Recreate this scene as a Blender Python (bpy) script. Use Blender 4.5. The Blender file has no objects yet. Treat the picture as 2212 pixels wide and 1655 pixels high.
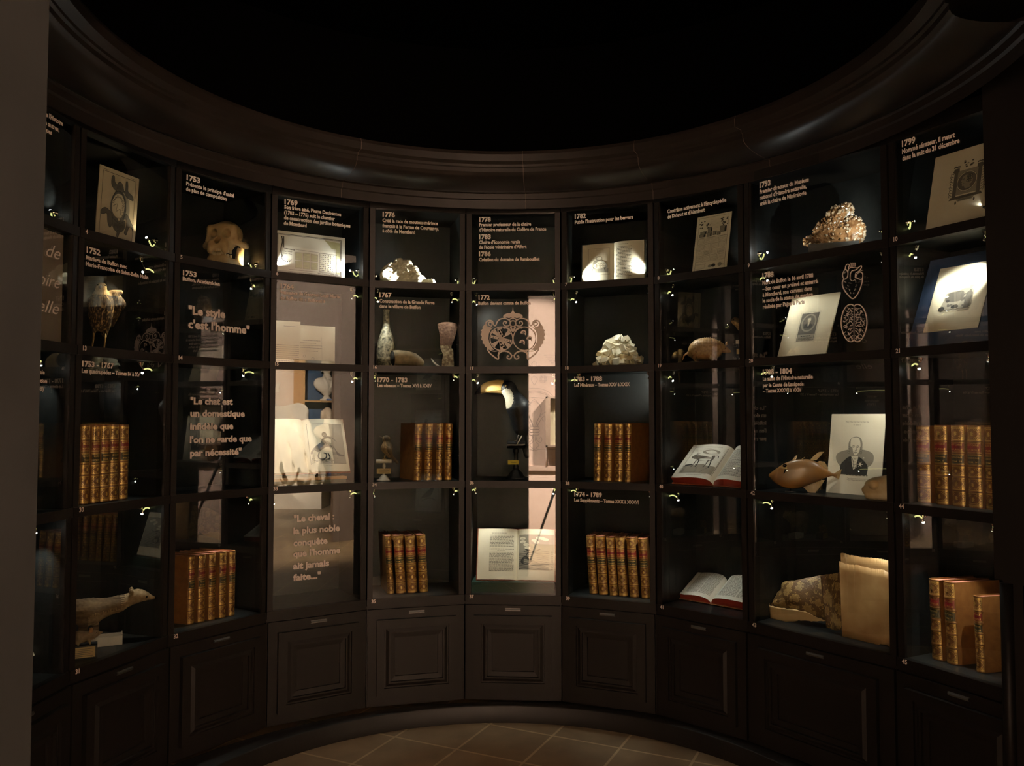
import bpy, math, random
import numpy as np
from mathutils import Vector, Matrix

R = math.radians
S = 0.53                       # one upper case row, in metres
F = 1750.0                     # focal length, 2212-pixel-wide frame
TILT = R(2.45)
HC = 2.62 * S                  # lens height above the tiles
scene = bpy.context.scene
col_main = scene.collection

# ------------------------------------------------------------------ camera, world, exposure
cam = bpy.data.cameras.new('camera')
cam_ob = bpy.data.objects.new('camera', cam)
col_main.objects.link(cam_ob)
cam.sensor_fit = 'HORIZONTAL'
cam.sensor_width = 36.0
cam.lens = F / 2212.0 * 36.0
cam.clip_start = 0.02
cam_ob.location = (0, 0, HC)
cam_ob.rotation_euler = (R(90) + TILT, 0, 0)
scene.camera = cam_ob
world = bpy.data.worlds.new('world')
scene.world = world
world.use_nodes = True
world.node_tree.nodes['Background'].inputs[0].default_value = (0.9, 0.8, 0.7, 1)
world.node_tree.nodes['Background'].inputs[1].default_value = 0.0
vs = scene.view_settings
vs.view_transform = 'Standard'
vs.look = 'None'
vs.exposure = 0.0
vs.gamma = 1.0
vs.use_curve_mapping = False
cy = scene.cycles
cy.use_denoising = True
cy.max_bounces = 8
cy.diffuse_bounces = 4
cy.glossy_bounces = 5
cy.transparent_max_bounces = 24
cy.caustics_reflective = False
cy.caustics_refractive = False
cy.sample_clamp_indirect = 6.0


def lamp(name, kind, loc, target, energy, color=(1, 1, 1), size=R(60), blend=0.6, radius=0.01, parent=None):
    l = bpy.data.lights.new(name, kind)
    l.energy = energy
    l.color = color
    if kind == 'SPOT':
        l.spot_size = size
        l.spot_blend = blend
        l.shadow_soft_size = radius
    elif kind == 'AREA':
        l.shape = 'DISK'
        l.size = radius
    else:
        l.shadow_soft_size = radius
    o = bpy.data.objects.new(name, l)
    col_main.objects.link(o)
    o.location = loc
    d = Vector(target) - Vector(loc)
    o.rotation_euler = d.to_track_quat('-Z', 'Y').to_euler()
    return o


WARM = (1.0, 0.88, 0.74)
LED = 2.8          # one dial for the little case lamps
STAT_W = 7500.0    # statue room lamps, watts
PORT_W = 1800.0     # passage lamps
# track lights of the rooms behind and beside the doorway (all on their ceilings)
lamp('room_spot', 'SPOT', (-0.55, -0.25, 2.95), (-0.42, -1.33, 1.25), 2200, WARM, R(95), 0.7, 0.05)
lamp('room_spot', 'SPOT', (0.9, -0.35, 2.95), (0.55, -1.33, 1.2), 6200, WARM, R(95), 0.7, 0.05)

# ------------------------------------------------------------------ picture -> place
def un(x, y):
    d = ((x - 1106.0) / F, 1.0, -(y - 827.5) / F)
    c, s = math.cos(TILT), math.sin(TILT)
    return Vector((d[0], d[1] * c - d[2] * s, d[1] * s + d[2] * c))


# corners of the bays in plan (rows of S), left to right, then two bays of the front wall
CN = [(-2.7871, 4.1885), (-2.7265, 5.0564), (-2.4671, 5.8764), (-1.9728, 6.5788), (-1.248, 7.0219),
      (-0.4163, 7.2316), (0.435, 7.1759), (1.2102, 6.865), (1.8139, 6.2923), (2.5181, 5.3685), (2.9177, 4.5844)]
BAYS = [(CN[i], CN[i + 1]) for i in range(10)] + [((2.45, 2.3), (1.83, 1.63)), ((1.83, 1.63), (1.2, 0.96))]
Z1, Z2, Z3, Z4 = [HC + k * S for k in (1.18, 0.438, -0.578, -1.578)]     # heights of the numerals on the shelves
ZTOP = HC + 1.84 * S
SHELF_UP, SHELF_DN = 0.018 * S, 0.042 * S
FLOORZ = {1: Z1 + SHELF_UP, 2: Z2 + SHELF_UP, 3: Z3 + SHELF_UP, 4: Z4 + SHELF_UP}   # where things stand, per row
ROOFZ = {1: ZTOP, 2: Z1 - SHELF_DN, 3: Z2 - SHELF_DN, 4: Z3 - SHELF_DN}
DEPTH = 0.30


class Bay:
    def __init__(self, a, b):
        self.c = Vector((a[0] * S, a[1] * S))
        e = Vector((b[0] * S, b[1] * S))
        self.L = (e - self.c).length
        self.t = (e - self.c).normalized()
        self.n = Vector((-self.t.y, self.t.x))
        self.a = math.atan2(self.t.y, self.t.x)

    def world(self, u, d, z):
        p = self.c + self.t * u + self.n * d
        return Vector((p.x, p.y, z))


BAY = [Bay(*b) for b in BAYS]


def at(c, x, y, dep):          # the point dep behind the glass seen at a pixel -> bay coordinates (u, d, z)
    b = BAY[c]; r = un(x, y); r2 = Vector((r.x, r.y))
    k = (dep + b.c.dot(b.n)) / r2.dot(b.n)
    return Vector(((r2 * k - b.c).dot(b.t), dep, HC + r.z * k))


def at_u(c, x, y, u):
    b = BAY[c]; r = un(x, y); r2 = Vector((r.x, r.y))
    k = (u + b.c.dot(b.t)) / r2.dot(b.t)
    return Vector((u, (r2 * k - b.c).dot(b.n), HC + r.z * k))


def at_z(c, x, y, z):
    b = BAY[c]; r = un(x, y)
    k = (z - HC) / r.z
    q = Vector((r.x * k, r.y * k)) - b.c
    return Vector((q.dot(b.t), q.dot(b.n), z))


def px_m(c, x, y, dep):        # metres per pixel there
    b = BAY[c]; p = at(c, x, y, dep); w = b.world(*p)
    return math.hypot(w.x, w.y) * 1.0 / F * math.cos(math.atan(abs(w.x / w.y)))


def mirror(c, p):              # image of a point in the glass of a bay
    b = BAY[c]
    k = 2 * ((Vector((p.x, p.y)) - b.c).dot(b.n))
    return Vector((p.x - k * b.n.x, p.y - k * b.n.y, p.z))


def seen_in(c, x, y, s):       # the place whose reflection in bay c shows at a pixel, s rows of path away
    r = un(x, y) * (s * S)
    return mirror(c, Vector((r.x, r.y, HC + r.z)))


# ------------------------------------------------------------------ mesh building
class MB:
    def __init__(self):
        self.v = []; self.f = []; self.m = []; self.T = None

    def add(self, vs_, fs, m=0):
        o = len(self.v)
        T = self.T
        self.v += [tuple(T(Vector(p))) if T else tuple(p) for p in vs_]
        self.f += [tuple(i + o for i in f) for f in fs]
        self.m += [m] * len(fs)
        return self

    def box(self, x0, x1, y0, y1, z0, z1, m=0):
        vs_ = [(x, y, z) for x in (x0, x1) for y in (y0, y1) for z in (z0, z1)]
        return self.add(vs_, [(0, 1, 3, 2), (4, 6, 7, 5), (0, 4, 5, 1), (2, 3, 7, 6), (0, 2, 6, 4), (1, 5, 7, 3)], m)

    def obox(self, c, ax, ay, az, m=0):      # box from centre and three half-axis vectors
        c, ax, ay, az = Vector(c), Vector(ax), Vector(ay), Vector(az)
        vs_ = [c + ax * i + ay * j + az * k for i in (-1, 1) for j in (-1, 1) for k in (-1, 1)]
        return self.add(vs_, [(0, 1, 3, 2), (4, 6, 7, 5), (0, 4, 5, 1), (2, 3, 7, 6), (0, 2, 6, 4), (1, 5, 7, 3)], m)

    def tube(self, pts, rad, n=8, m=0, cap=True):
        pts = [Vector(p) for p in pts]
        if not hasattr(rad, '__len__'):
            rad = [rad] * len(pts)
        vs_, fs = [], []
        up = Vector((0.13, 0.21, 1)).normalized()
        for i, p in enumerate(pts):
            d = (pts[min(i + 1, len(pts) - 1)] - pts[max(i - 1, 0)]).normalized()
            a = d.cross(up)
            if a.length < 0.15:
                a = d.cross(Vector((1, 0.1, 0)))
            a.normalize(); b = d.cross(a)
            for k in range(n):
                t = 2 * math.pi * k / n
                vs_.append(p + (a * math.cos(t) + b * math.sin(t)) * rad[i])
        for i in range(len(pts) - 1):
            for k in range(n):
                fs.append((i * n + k, i * n + (k + 1) % n, (i + 1) * n + (k + 1) % n, (i + 1) * n + k))
        if cap:
            fs.append(tuple(range(n - 1, -1, -1)))
            fs.append(tuple((len(pts) - 1) * n + k for k in range(n)))
        return self.add(vs_, fs, m)

    def lathe(self, prof, n=20, m=0, c=(0, 0, 0), cap=True, sx=1, sy=1):
        vs_, fs = [], []
        for r, z in prof:
            for k in range(n):
                t = 2 * math.pi * k / n
                vs_.append((c[0] + r * math.cos(t) * sx, c[1] + r * math.sin(t) * sy, c[2] + z))
        for i in range(len(prof) - 1):
            for k in range(n):
                fs.append((i * n + k, i * n + (k + 1) % n, (i + 1) * n + (k + 1) % n, (i + 1) * n + k))
        if cap:
            fs.append(tuple(range(n - 1, -1, -1)))
            fs.append(tuple((len(prof) - 1) * n + k for k in range(n)))
        return self.add(vs_, fs, m)

    def grid(self, fn, nu, nv, m=0):
        vs_ = [fn(i / nu, j / nv) for i in range(nu + 1) for j in range(nv + 1)]
        w = nv + 1
        fs = [(i * w + j, (i + 1) * w + j, (i + 1) * w + j + 1, i * w + j + 1) for i in range(nu) for j in range(nv)]
        return self.add(vs_, fs, m)

    def prism(self, pts, d0, d1, m=0):       # outline in (x, z), from y=d0 to y=d1
        n = len(pts)
        vs_ = [(p[0], d0, p[1]) for p in pts] + [(p[0], d1, p[1]) for p in pts]
        fs = [tuple(range(n)), tuple(range(2 * n - 1, n - 1, -1))]
        fs += [(i, (i + 1) % n, n + (i + 1) % n, n + i) for i in range(n)]
        return self.add(vs_, fs, m)

    def ball(self, c, r, m=0, n=10):
        if not hasattr(r, '__len__'):
            r = (r, r, r)
        vs_, fs = [], []
        h = n // 2 + 1
        for i in range(h + 1):
            a = math.pi * i / h
            for k in range(n):
                t = 2 * math.pi * k / n
                vs_.append((c[0] + r[0] * math.sin(a) * math.cos(t), c[1] + r[1] * math.sin(a) * math.sin(t), c[2] + r[2] * math.cos(a)))
        for i in range(h):
            for k in range(n):
                fs.append((i * n + k, i * n + (k + 1) % n, (i + 1) * n + (k + 1) % n, (i + 1) * n + k))
        return self.add(vs_, fs, m)

    # flat drawing on a surface: map M(u, v) -> point
    def dpoly(self, M, pts, m=0):
        return self.add([M(*p) for p in pts], [tuple(range(len(pts)))], m)

    def dline(self, M, pts, w, m=0, closed=False):
        pts = [Vector((p[0], p[1])) for p in pts]
        if closed:
            pts = pts + [pts[0], pts[1]]
        n = len(pts); L, Rr = [], []
        for i in range(n):
            d = pts[min(i + 1, n - 1)] - pts[max(i - 1, 0)]
            d = d.normalized() if d.length > 1e-9 else Vector((1, 0))
            q = Vector((-d.y, d.x)) * (w if not hasattr(w, '__len__') else w[i]) * 0.5
            L.append(M(*(pts[i] + q))); Rr.append(M(*(pts[i] - q)))
        return self.add(L + Rr, [(i, i + 1, n + i + 1, n + i) for i in range(n - 1)], m)

    def build(self, name, mats, parent=None, smooth=False, loc=None, kind=None):
        me = bpy.data.meshes.new(name)
        me.from_pydata(self.v, [], self.f)
        if not isinstance(mats, (list, tuple)):
            mats = [mats]
        for mt in mats:
            me.materials.append(mt)
        if len(mats) > 1:
            me.polygons.foreach_set('material_index', self.m)
        if smooth:
            me.polygons.foreach_set('use_smooth', [True] * len(self.f))
        me.update()
        fix_normals(me)
        o = bpy.data.objects.new(name, me)
        col_main.objects.link(o)
        if parent is not None:
            o.parent = parent
        if loc is not None:
            o.location = loc
        if kind:
            o['kind'] = kind
        return o


def fix_normals(me):
    import bmesh
    bm = bmesh.new(); bm.from_mesh(me)
    bmesh.ops.recalc_face_normals(bm, faces=bm.faces)
    bm.to_mesh(me); bm.free()


def arr(o, mats, parent=None):
    return o


def surfnet(fn, lo, hi, step):
    ax = [np.arange(lo[i], hi[i] + step, step) for i in range(3)]
    X, Y, Z = np.meshgrid(*ax, indexing='ij')
    V = fn(X, Y, Z)
    nx, ny, nz = V.shape
    offs = [(i, j, k) for i in (0, 1) for j in (0, 1) for k in (0, 1)]
    c = np.stack([V[i:nx - 1 + i, j:ny - 1 + j, k:nz - 1 + k] for i, j, k in offs])
    ins = c < 0
    mask = ins.any(0) & ~ins.all(0)
    idx = -np.ones(mask.shape, int)
    ii = np.argwhere(mask)
    idx[mask] = np.arange(len(ii))
    cm = c[:, mask]
    pos = np.zeros((len(ii), 3)); cnt = np.zeros(len(ii))
    O = np.array(offs, float)
    for a in range(8):
        for b in range(a + 1, 8):
            if np.abs(O[a] - O[b]).sum() == 1:
                va, vb = cm[a], cm[b]
                cr = (va < 0) != (vb < 0)
                t = np.where(cr, va / np.where(cr, va - vb, 1), 0)
                pos += np.where(cr[:, None], O[a] + t[:, None] * (O[b] - O[a]), 0); cnt += cr
    pos = (pos / cnt[:, None] + ii) * step + np.array(lo)
    faces = []
    for axis in range(3):
        sl0 = [slice(None)] * 3; sl1 = [slice(None)] * 3
        sl0[axis] = slice(0, -1); sl1[axis] = slice(1, None)
        e = (V[tuple(sl0)] < 0) != (V[tuple(sl1)] < 0)
        b, d = [q for q in range(3) if q != axis]
        P = np.argwhere(e)
        ok = (P[:, b] > 0) & (P[:, d] > 0) & (P[:, b] < V.shape[b] - 1) & (P[:, d] < V.shape[d] - 1)
        P = P[ok]
        def g(db, dd):
            q = P.copy(); q[:, b] += db; q[:, d] += dd
            return idx[q[:, 0], q[:, 1], q[:, 2]]
        faces.append(np.stack([g(-1, -1), g(0, -1), g(0, 0), g(-1, 0)], 1))
    Fc = np.concatenate(faces)
    Fc = Fc[(Fc >= 0).all(1)]
    return pos, Fc


def sdf_obj(name, fn, lo, hi, step, mat, parent=None, T=None, matfn=None, smooth=True):
    v, f = surfnet(fn, lo, hi, step)
    mb = MB()
    mb.v = [tuple(T(Vector(p))) for p in v] if T else [tuple(p) for p in v]
    mb.f = [tuple(int(i) for i in q) for q in f]
    if matfn:
        cc = v[f].mean(1)
        mb.m = [int(k) for k in matfn(cc)]
    else:
        mb.m = [0] * len(mb.f)
    return mb.build(name, mat, parent, smooth)


# signed distance pieces (numpy)
def sph(X, Y, Z, c, r):
    if not hasattr(r, '__len__'):
        return np.sqrt((X - c[0]) ** 2 + (Y - c[1]) ** 2 + (Z - c[2]) ** 2) - r
    k = np.sqrt(((X - c[0]) / r[0]) ** 2 + ((Y - c[1]) / r[1]) ** 2 + ((Z - c[2]) / r[2]) ** 2)
    return (k - 1) * min(r)


def cap(X, Y, Z, a, b, ra, rb=None):
    rb = ra if rb is None else rb
    a = np.array(a, float); b = np.array(b, float); d = b - a
    t = np.clip(((X - a[0]) * d[0] + (Y - a[1]) * d[1] + (Z - a[2]) * d[2]) / max(1e-12, (d * d).sum()), 0, 1)
    return np.sqrt((X - a[0] - t * d[0]) ** 2 + (Y - a[1] - t * d[1]) ** 2 + (Z - a[2] - t * d[2]) ** 2) - (ra + (rb - ra) * t)


def smin(a, b, k):
    h = np.clip(0.5 + 0.5 * (b - a) / k, 0, 1)
    return b + (a - b) * h - k * h * (1 - h)


def smax(a, b, k):
    return -smin(-a, -b, k)


def union(ds, k):
    r = ds[0]
    for d in ds[1:]:
        r = smin(r, d, k)
    return r


# ------------------------------------------------------------------ things, labels
def tag(o, label, cat, group=None):
    o['label'] = label; o['category'] = cat
    if group:
        o['group'] = group
    return o


def thing(name, label, cat, c, pos, yaw=0.0, group=None):
    o = bpy.data.objects.new(name, None)
    o.empty_display_size = 0.05
    col_main.objects.link(o)
    if c is None:
        o.location = pos; o.rotation_euler = (0, 0, yaw)
    else:
        o.location = BAY[c].world(*pos); o.rotation_euler = (0, 0, BAY[c].a + yaw)
    return tag(o, label, cat, group)


def dup(root, label):
    r = root.copy(); col_main.objects.link(r)
    r['label'] = label
    for ch in root.children:
        q = ch.copy(); col_main.objects.link(q); q.parent = r
        for g in ch.children:
            s = g.copy(); col_main.objects.link(s); s.parent = q
    return r


# ------------------------------------------------------------------ materials
def mat(name, col, rough=0.6, metal=0.0, emit=0.0, spec=0.5, var=None, scale=30.0, bump=0.0, detail=5.0, trans=0.0, coat=0.0, stretch=None, sheen=0.0, sss=0.0, rp=(.35, .65)):
    m = bpy.data.materials.new(name)
    m.use_nodes = True
    nt = m.node_tree
    b = nt.nodes['Principled BSDF']
    b.inputs['Base Color'].default_value = (*col, 1)
    b.inputs['Roughness'].default_value = rough
    b.inputs['Metallic'].default_value = metal
    b.inputs['Specular IOR Level'].default_value = spec
    b.inputs['Coat Weight'].default_value = coat
    if emit:
        b.inputs['Emission Color'].default_value = (*col, 1)
        b.inputs['Emission Strength'].default_value = emit
    if trans:
        b.inputs['Transmission Weight'].default_value = trans
    if sheen:
        b.inputs['Sheen Weight'].default_value = sheen
    if sss:
        b.inputs['Subsurface Weight'].default_value = sss
        b.inputs['Subsurface Scale'].default_value = 0.01
    if var or bump:
        tc = nt.nodes.new('ShaderNodeTexCoord')
        mp = nt.nodes.new('ShaderNodeMapping')
        nt.links.new(tc.outputs['Object'], mp.inputs['Vector'])
        if stretch:
            mp.inputs['Scale'].default_value = stretch
        nz = nt.nodes.new('ShaderNodeTexNoise')
        nz.inputs['Scale'].default_value = scale
        nz.inputs['Detail'].default_value = detail
        nt.links.new(mp.outputs['Vector'], nz.inputs['Vector'])
        if var:
            ra = nt.nodes.new('ShaderNodeValToRGB')
            ra.color_ramp.elements[0].position = rp[0]
            ra.color_ramp.elements[1].position = rp[1]
            ra.color_ramp.elements[0].color = (*col, 1)
            ra.color_ramp.elements[1].color = (*var, 1)
            nt.links.new(nz.outputs['Fac'], ra.inputs['Fac'])
            nt.links.new(ra.outputs['Color'], b.inputs['Base Color'])
        if bump:
            bp = nt.nodes.new('ShaderNodeBump')
            bp.inputs['Strength'].default_value = bump
            bp.inputs['Distance'].default_value = 0.004
            nt.links.new(nz.outputs['Fac'], bp.inputs['Height'])
            nt.links.new(bp.outputs['Normal'], b.inputs['Normal'])
    return m


def glass_mat(name, refl, tint, active=True):
    m = bpy.data.materials.new(name)
    m.use_nodes = True
    nt = m.node_tree
    nt.nodes.clear()
    out = nt.nodes.new('ShaderNodeOutputMaterial')
    tr = nt.nodes.new('ShaderNodeBsdfTransparent'); tr.inputs[0].default_value = (*tint, 1)
    if not active:
        nt.links.new(tr.outputs[0], out.inputs[0])
        return m
    gl = nt.nodes.new('ShaderNodeBsdfGlossy'); gl.inputs['Roughness'].default_value = 0.0
    gl.inputs[0].default_value = (1, 1, 1, 1)
    mx = nt.nodes.new('ShaderNodeMixShader')
    lw = nt.nodes.new('ShaderNodeLayerWeight'); lw.inputs['Blend'].default_value = 0.5
    pw = nt.nodes.new('ShaderNodeMath'); pw.operation = 'POWER'; pw.inputs[1].default_value = 5.0
    ml = nt.nodes.new('ShaderNodeMath'); ml.operation = 'MULTIPLY_ADD'; ml.inputs[1].default_value = 1 - refl; ml.inputs[2].default_value = refl
    nt.links.new(lw.outputs['Facing'], pw.inputs[0])
    nt.links.new(pw.outputs[0], ml.inputs[0])
    nt.links.new(ml.outputs[0], mx.inputs[0])
    nt.links.new(tr.outputs[0], mx.inputs[1])
    nt.links.new(gl.outputs[0], mx.inputs[2])
    nt.links.new(mx.outputs[0], out.inputs[0])
    return m


M = {}
M['frame'] = mat('dark_brown_paint', (0.0062, 0.0050, 0.0040), 0.48, spec=0.22, var=(0.0088, 0.0072, 0.0058), scale=9, bump=0.05, stretch=(1, 1, 0.15))
M['inner'] = mat('black_lining', (0.008, 0.009, 0.009), 0.40, spec=0.3, var=(0.012, 0.013, 0.013), scale=60, bump=0.04)
M['glass'] = glass_mat('showcase_glass', 0.115, (0.97, 0.985, 0.97))
M['glass_rim'] = glass_mat('showcase_glass_rim', 0.0, (0.93, 0.97, 0.94), False)
M['vinyl'] = mat('pinkish_vinyl', (0.86, 0.77, 0.70), 0.7)
M['steel'] = mat('brushed_steel', (0.30, 0.30, 0.29), 0.35, 1.0)
M['chrome'] = mat('chrome', (0.80, 0.72, 0.64), 0.12, 1.0)
M['lens'] = mat('lamp_lens', (1.0, 0.98, 0.92), 0.3, emit=60.0)
M['lens_dim'] = mat('lamp_lens_turned', (1.0, 0.95, 0.85), 0.3, emit=2.0)
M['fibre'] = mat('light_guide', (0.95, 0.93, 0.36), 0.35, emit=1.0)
M['cornice'] = mat('cornice_paint', (0.011, 0.009, 0.0075), 0.36, spec=0.3, var=(0.0165, 0.013, 0.011), scale=6)
M['pillar'] = mat('pillar_paint', (0.010, 0.0105, 0.0105), 0.65, spec=0.2, var=(0.0125, 0.013, 0.013), scale=14, bump=0.1)
M['black'] = mat('black_paint', (0.0016, 0.0016, 0.0016), 0.9, spec=0.0)
M['plaster'] = mat('pink_plaster', (0.62, 0.45, 0.36), 0.85, var=(0.66, 0.48, 0.385), scale=12, bump=0.1)
M['cream_wall'] = mat('cream_plaster', (0.68, 0.55, 0.42), 0.85, var=(0.72, 0.58, 0.45), scale=5)
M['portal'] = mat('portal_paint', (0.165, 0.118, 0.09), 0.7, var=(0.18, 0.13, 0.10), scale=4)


def tiles():
    m = bpy.data.materials.new('stone_tiles'); m.use_nodes = True
    nt = m.node_tree; b = nt.nodes['Principled BSDF']
    b.inputs['Roughness'].default_value = 0.55
    tc = nt.nodes.new('ShaderNodeTexCoord'); mp = nt.nodes.new('ShaderNodeMapping')
    mp.vector_type = 'POINT'
    nt.links.new(tc.outputs['Object'], mp.inputs['Vector'])
    br = nt.nodes.new('ShaderNodeTexBrick')
    br.offset = 0.0; br.squash = 1.0
    br.inputs['Scale'].default_value = 1.0
    br.inputs['Mortar Size'].default_value = 0.006
    br.inputs['Mortar Smooth'].default_value = 0.2
    br.inputs['Bias'].default_value = 0.0
    br.inputs['Brick Width'].default_value = TILE[0]
    br.inputs['Row Height'].default_value = TILE[1]
    br.inputs['Color1'].default_value = (0.175, 0.123, 0.070, 1)
    br.inputs['Color2'].default_value = (0.225, 0.163, 0.095, 1)
    br.inputs['Mortar'].default_value = (0.40, 0.30, 0.18, 1)
    mp.inputs['Rotation'].default_value = (0, 0, TILE[2])
    mp.inputs['Location'].default_value = (TILE[3], TILE[4], 0)
    nt.links.new(mp.outputs['Vector'], br.inputs['Vector'])
    nz = nt.nodes.new('ShaderNodeTexNoise'); nz.inputs['Scale'].default_value = 6; nz.inputs['Detail'].default_value = 8
    nt.links.new(tc.outputs['Object'], nz.inputs['Vector'])
    mx = nt.nodes.new('ShaderNodeMix'); mx.data_type = 'RGBA'; mx.blend_type = 'MULTIPLY'
    mx.inputs['Factor'].default_value = 0.7
    rp = nt.nodes.new('ShaderNodeValToRGB')
    rp.color_ramp.elements[0].position = 0.3; rp.color_ramp.elements[0].color = (0.55, 0.5, 0.45, 1)
    rp.color_ramp.elements[1].position = 0.7; rp.color_ramp.elements[1].color = (1.1, 1.1, 1.05, 1)
    nt.links.new(nz.outputs['Fac'], rp.inputs['Fac'])
    nt.links.new(br.outputs['Color'], mx.inputs['A']); nt.links.new(rp.outputs['Color'], mx.inputs['B'])
    nt.links.new(mx.outputs['Result'], b.inputs['Base Color'])
    bp = nt.nodes.new('ShaderNodeBump'); bp.inputs['Strength'].default_value = 0.25; bp.inputs['Distance'].default_value = 0.003
    nt.links.new(nz.outputs['Fac'], bp.inputs['Height']); nt.links.new(bp.outputs['Normal'], b.inputs['Normal'])
    return m


TILE = (0.307, 0.307, R(25.5), 1.698, -3.327)
M['tiles'] = tiles()

# ------------------------------------------------------------------ lettering (flat vinyl, one mesh per text)
_tmp = bpy.data.scenes.new('lettering_scratch')
_tc = {}


def text2d(s, bold=0.022, shear=0.0):
    k = (s, bold, shear)
    if k not in _tc:
        cu = bpy.data.curves.new('scratch', 'FONT')
        cu.body = s; cu.size = 1.0; cu.offset = bold; cu.shear = shear; cu.resolution_u = 2; cu.fill_mode = 'FRONT'
        o = bpy.data.objects.new('scratch', cu)
        _tmp.collection.objects.link(o)
        _tmp.view_layers[0].update()
        dg = _tmp.view_layers[0].depsgraph
        me = o.evaluated_get(dg).to_mesh()
        v = [(p.co.x, p.co.y) for p in me.vertices]
        f = [tuple(p.vertices) for p in me.polygons]
        o.evaluated_get(dg).to_mesh_clear()
        bpy.data.objects.remove(o); bpy.data.curves.remove(cu)
        x0 = min(p[0] for p in v); x1 = max(p[0] for p in v)
        _tc[k] = ([(p[0] - x0, p[1]) for p in v], f, x1 - x0)
    return _tc[k]


def put_text(mb, Mp, s, x, y, size, width=None, m=0, bold=0.022, shear=0.0, xs=0.85):
    v, f, w = text2d(s, bold, shear)
    kx = size * xs if width is None else width / w
    mb.add([Mp(x + p[0] * kx, y + p[1] * size) for p in v], f, m)


def glass_text(c, lines, parent, name='lettering', dep=-0.004, shear=0.0, bold=0.042, ksize=1.0):
    """lines: (text, left px, baseline px at the left end, right px or None, cap height px)"""
    for s, x, y, xr, cap_px in lines:
        mb = MB()
        p = at(c, x, y, 0.010 + dep)
        k = (at(c, x, y - 10, 0.01).z - p.z) / 10.0
        size = cap_px * k / 0.72 * ksize
        w = None
        if xr is not None:
            w = at(c, xr, y, 0.01).x - p.x
        put_text(mb, lambda a, b: Vector((a, 0.010 + dep, b)), s, p.x, p.z, size, w, bold=bold, shear=shear, xs=0.84)
        mb.build(name, M['vinyl'], parent)


# ------------------------------------------------------------------ plan curve of the rotunda
CEN = Vector((-0.067 * S, 4.373 * S))
_th, _rr = [], []
for p in CN[:11]:
    d = Vector((p[0] * S, p[1] * S)) - CEN
    _th.append(math.atan2(d.y, d.x)); _rr.append(d.length)
_coef = np.polyfit(np.array(_th), np.array(_rr), 5)


def rad(th):
    th = min(max(th, _th[10]), _th[0])
    return float(np.polyval(_coef, th))


def plan(th, off):
    r = rad(th) - off
    return CEN.x + r * math.cos(th), CEN.y + r * math.sin(th)


def sweep(name, prof, th0, th1, n, mt, kind='structure', smooth=True, seam=None):
    mb = MB()
    def fn(a, b):
        th = th0 + (th1 - th0) * a
        i = min(int(b * (len(prof) - 1) + 1e-6), len(prof) - 1)
        x, y = plan(th, prof[i][0] * S if not callable(prof[i][0]) else prof[i][0](th) * S)
        return (x, y, prof[i][1])
    mb.grid(fn, n, len(prof) - 1)
    return mb.build(name, mt, None, smooth, kind=kind)


# ------------------------------------------------------------------ the setting
mb = MB(); mb.box(-4.0, 9.5, -5.5, 4.6, -0.05, 0.0)
fl = mb.build('floor', M['tiles'], kind='structure')
mb = MB(); mb.box(-4.0, 9.5, -5.5, 4.6, 3.25, 3.3)
mb.build('ceiling', M['black'], kind='structure')

# ceiling cornice of the oval room: fascia, groove, swelling cove, two upper fillets
zc = lambda k: HC + k * S
prof = [(0.06, zc(1.83)), (0.06, zc(1.905)), (0.085, zc(1.91)), (0.085, zc(1.955)), (0.11, zc(1.958)), (0.11, zc(1.962))]
for i in range(9):
    a = math.pi / 2 * i / 8
    prof.append((0.13 + 0.30 * math.sin(a) ** 1.1, zc(1.955 + 0.085 * (1 - math.cos(a)))))
prof += [(0.435, zc(2.043)), (0.435, zc(2.075)), (0.455, zc(2.08)), (0.455, zc(2.10)), (0.53, zc(2.105)), (0.535, zc(2.16)), (0.52, zc(2.19)), (0.40, zc(2.20)), (-0.5, zc(2.2001))]
dup2 = []
for i, p in enumerate(prof):            # crisp arrises: double the points of the flat fillets
    dup2.append(p)
    if i < 6 or i > 14:
        dup2.append((p[0], p[1] + 1e-5))
sweep('trim_1', dup2, R(-10), R(206), 120, M['cornice'])
sweep('wall_drum', [(-0.5, zc(2.2)), (-0.5, 3.26)], R(-10), R(206), 60, M['black'])
mb = MB()
for th in (R(120.5), R(86), R(62), R(40)):           # the butt joints of the cornice lengths
    pts = [Vector((*plan(th, p[0] * S + 0.0006), p[1])) for p in prof[:-2]]
    mb.tube(pts, 0.0011, 5)
mb.build('trim_2', mat('joint_filler', (0.10, 0.075, 0.06), 0.7), kind='structure')
# curved plinth under the cupboards
pf = lambda th: 0.02 + 0.39 * min(1.0, abs(th - R(92)) / R(75)) ** 2
sweep('baseboard_rotunda', [(pf, 0.0), (pf, 0.074), (lambda th: pf(th) - 0.01, 0.079), (-0.06, 0.0795)], R(-2), R(200), 90, M['frame'])

# left jamb of the doorway (close to the lens), left and right walls of the front
W2 = lambda x, d: (x * S, d * S)


def wall(name, pts, z0, z1, thick, mt, closed=False):
    mb = MB()
    pts = [Vector(W2(*p)) for p in pts]
    for a, b in zip(pts[:-1], pts[1:]):
        t = (b - a).normalized(); n = Vector((-t.y, t.x)) * thick
        q = [a, b, b + n, a + n]
        mb.add([(p.x, p.y, z0) for p in q] + [(p.x, p.y, z1) for p in q],
               [(0, 1, 2, 3), (7, 6, 5, 4), (0, 4, 5, 1), (1, 5, 6, 2), (2, 6, 7, 3), (3, 7, 4, 0)])
    return mb.build(name, mt, kind='structure')


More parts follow.
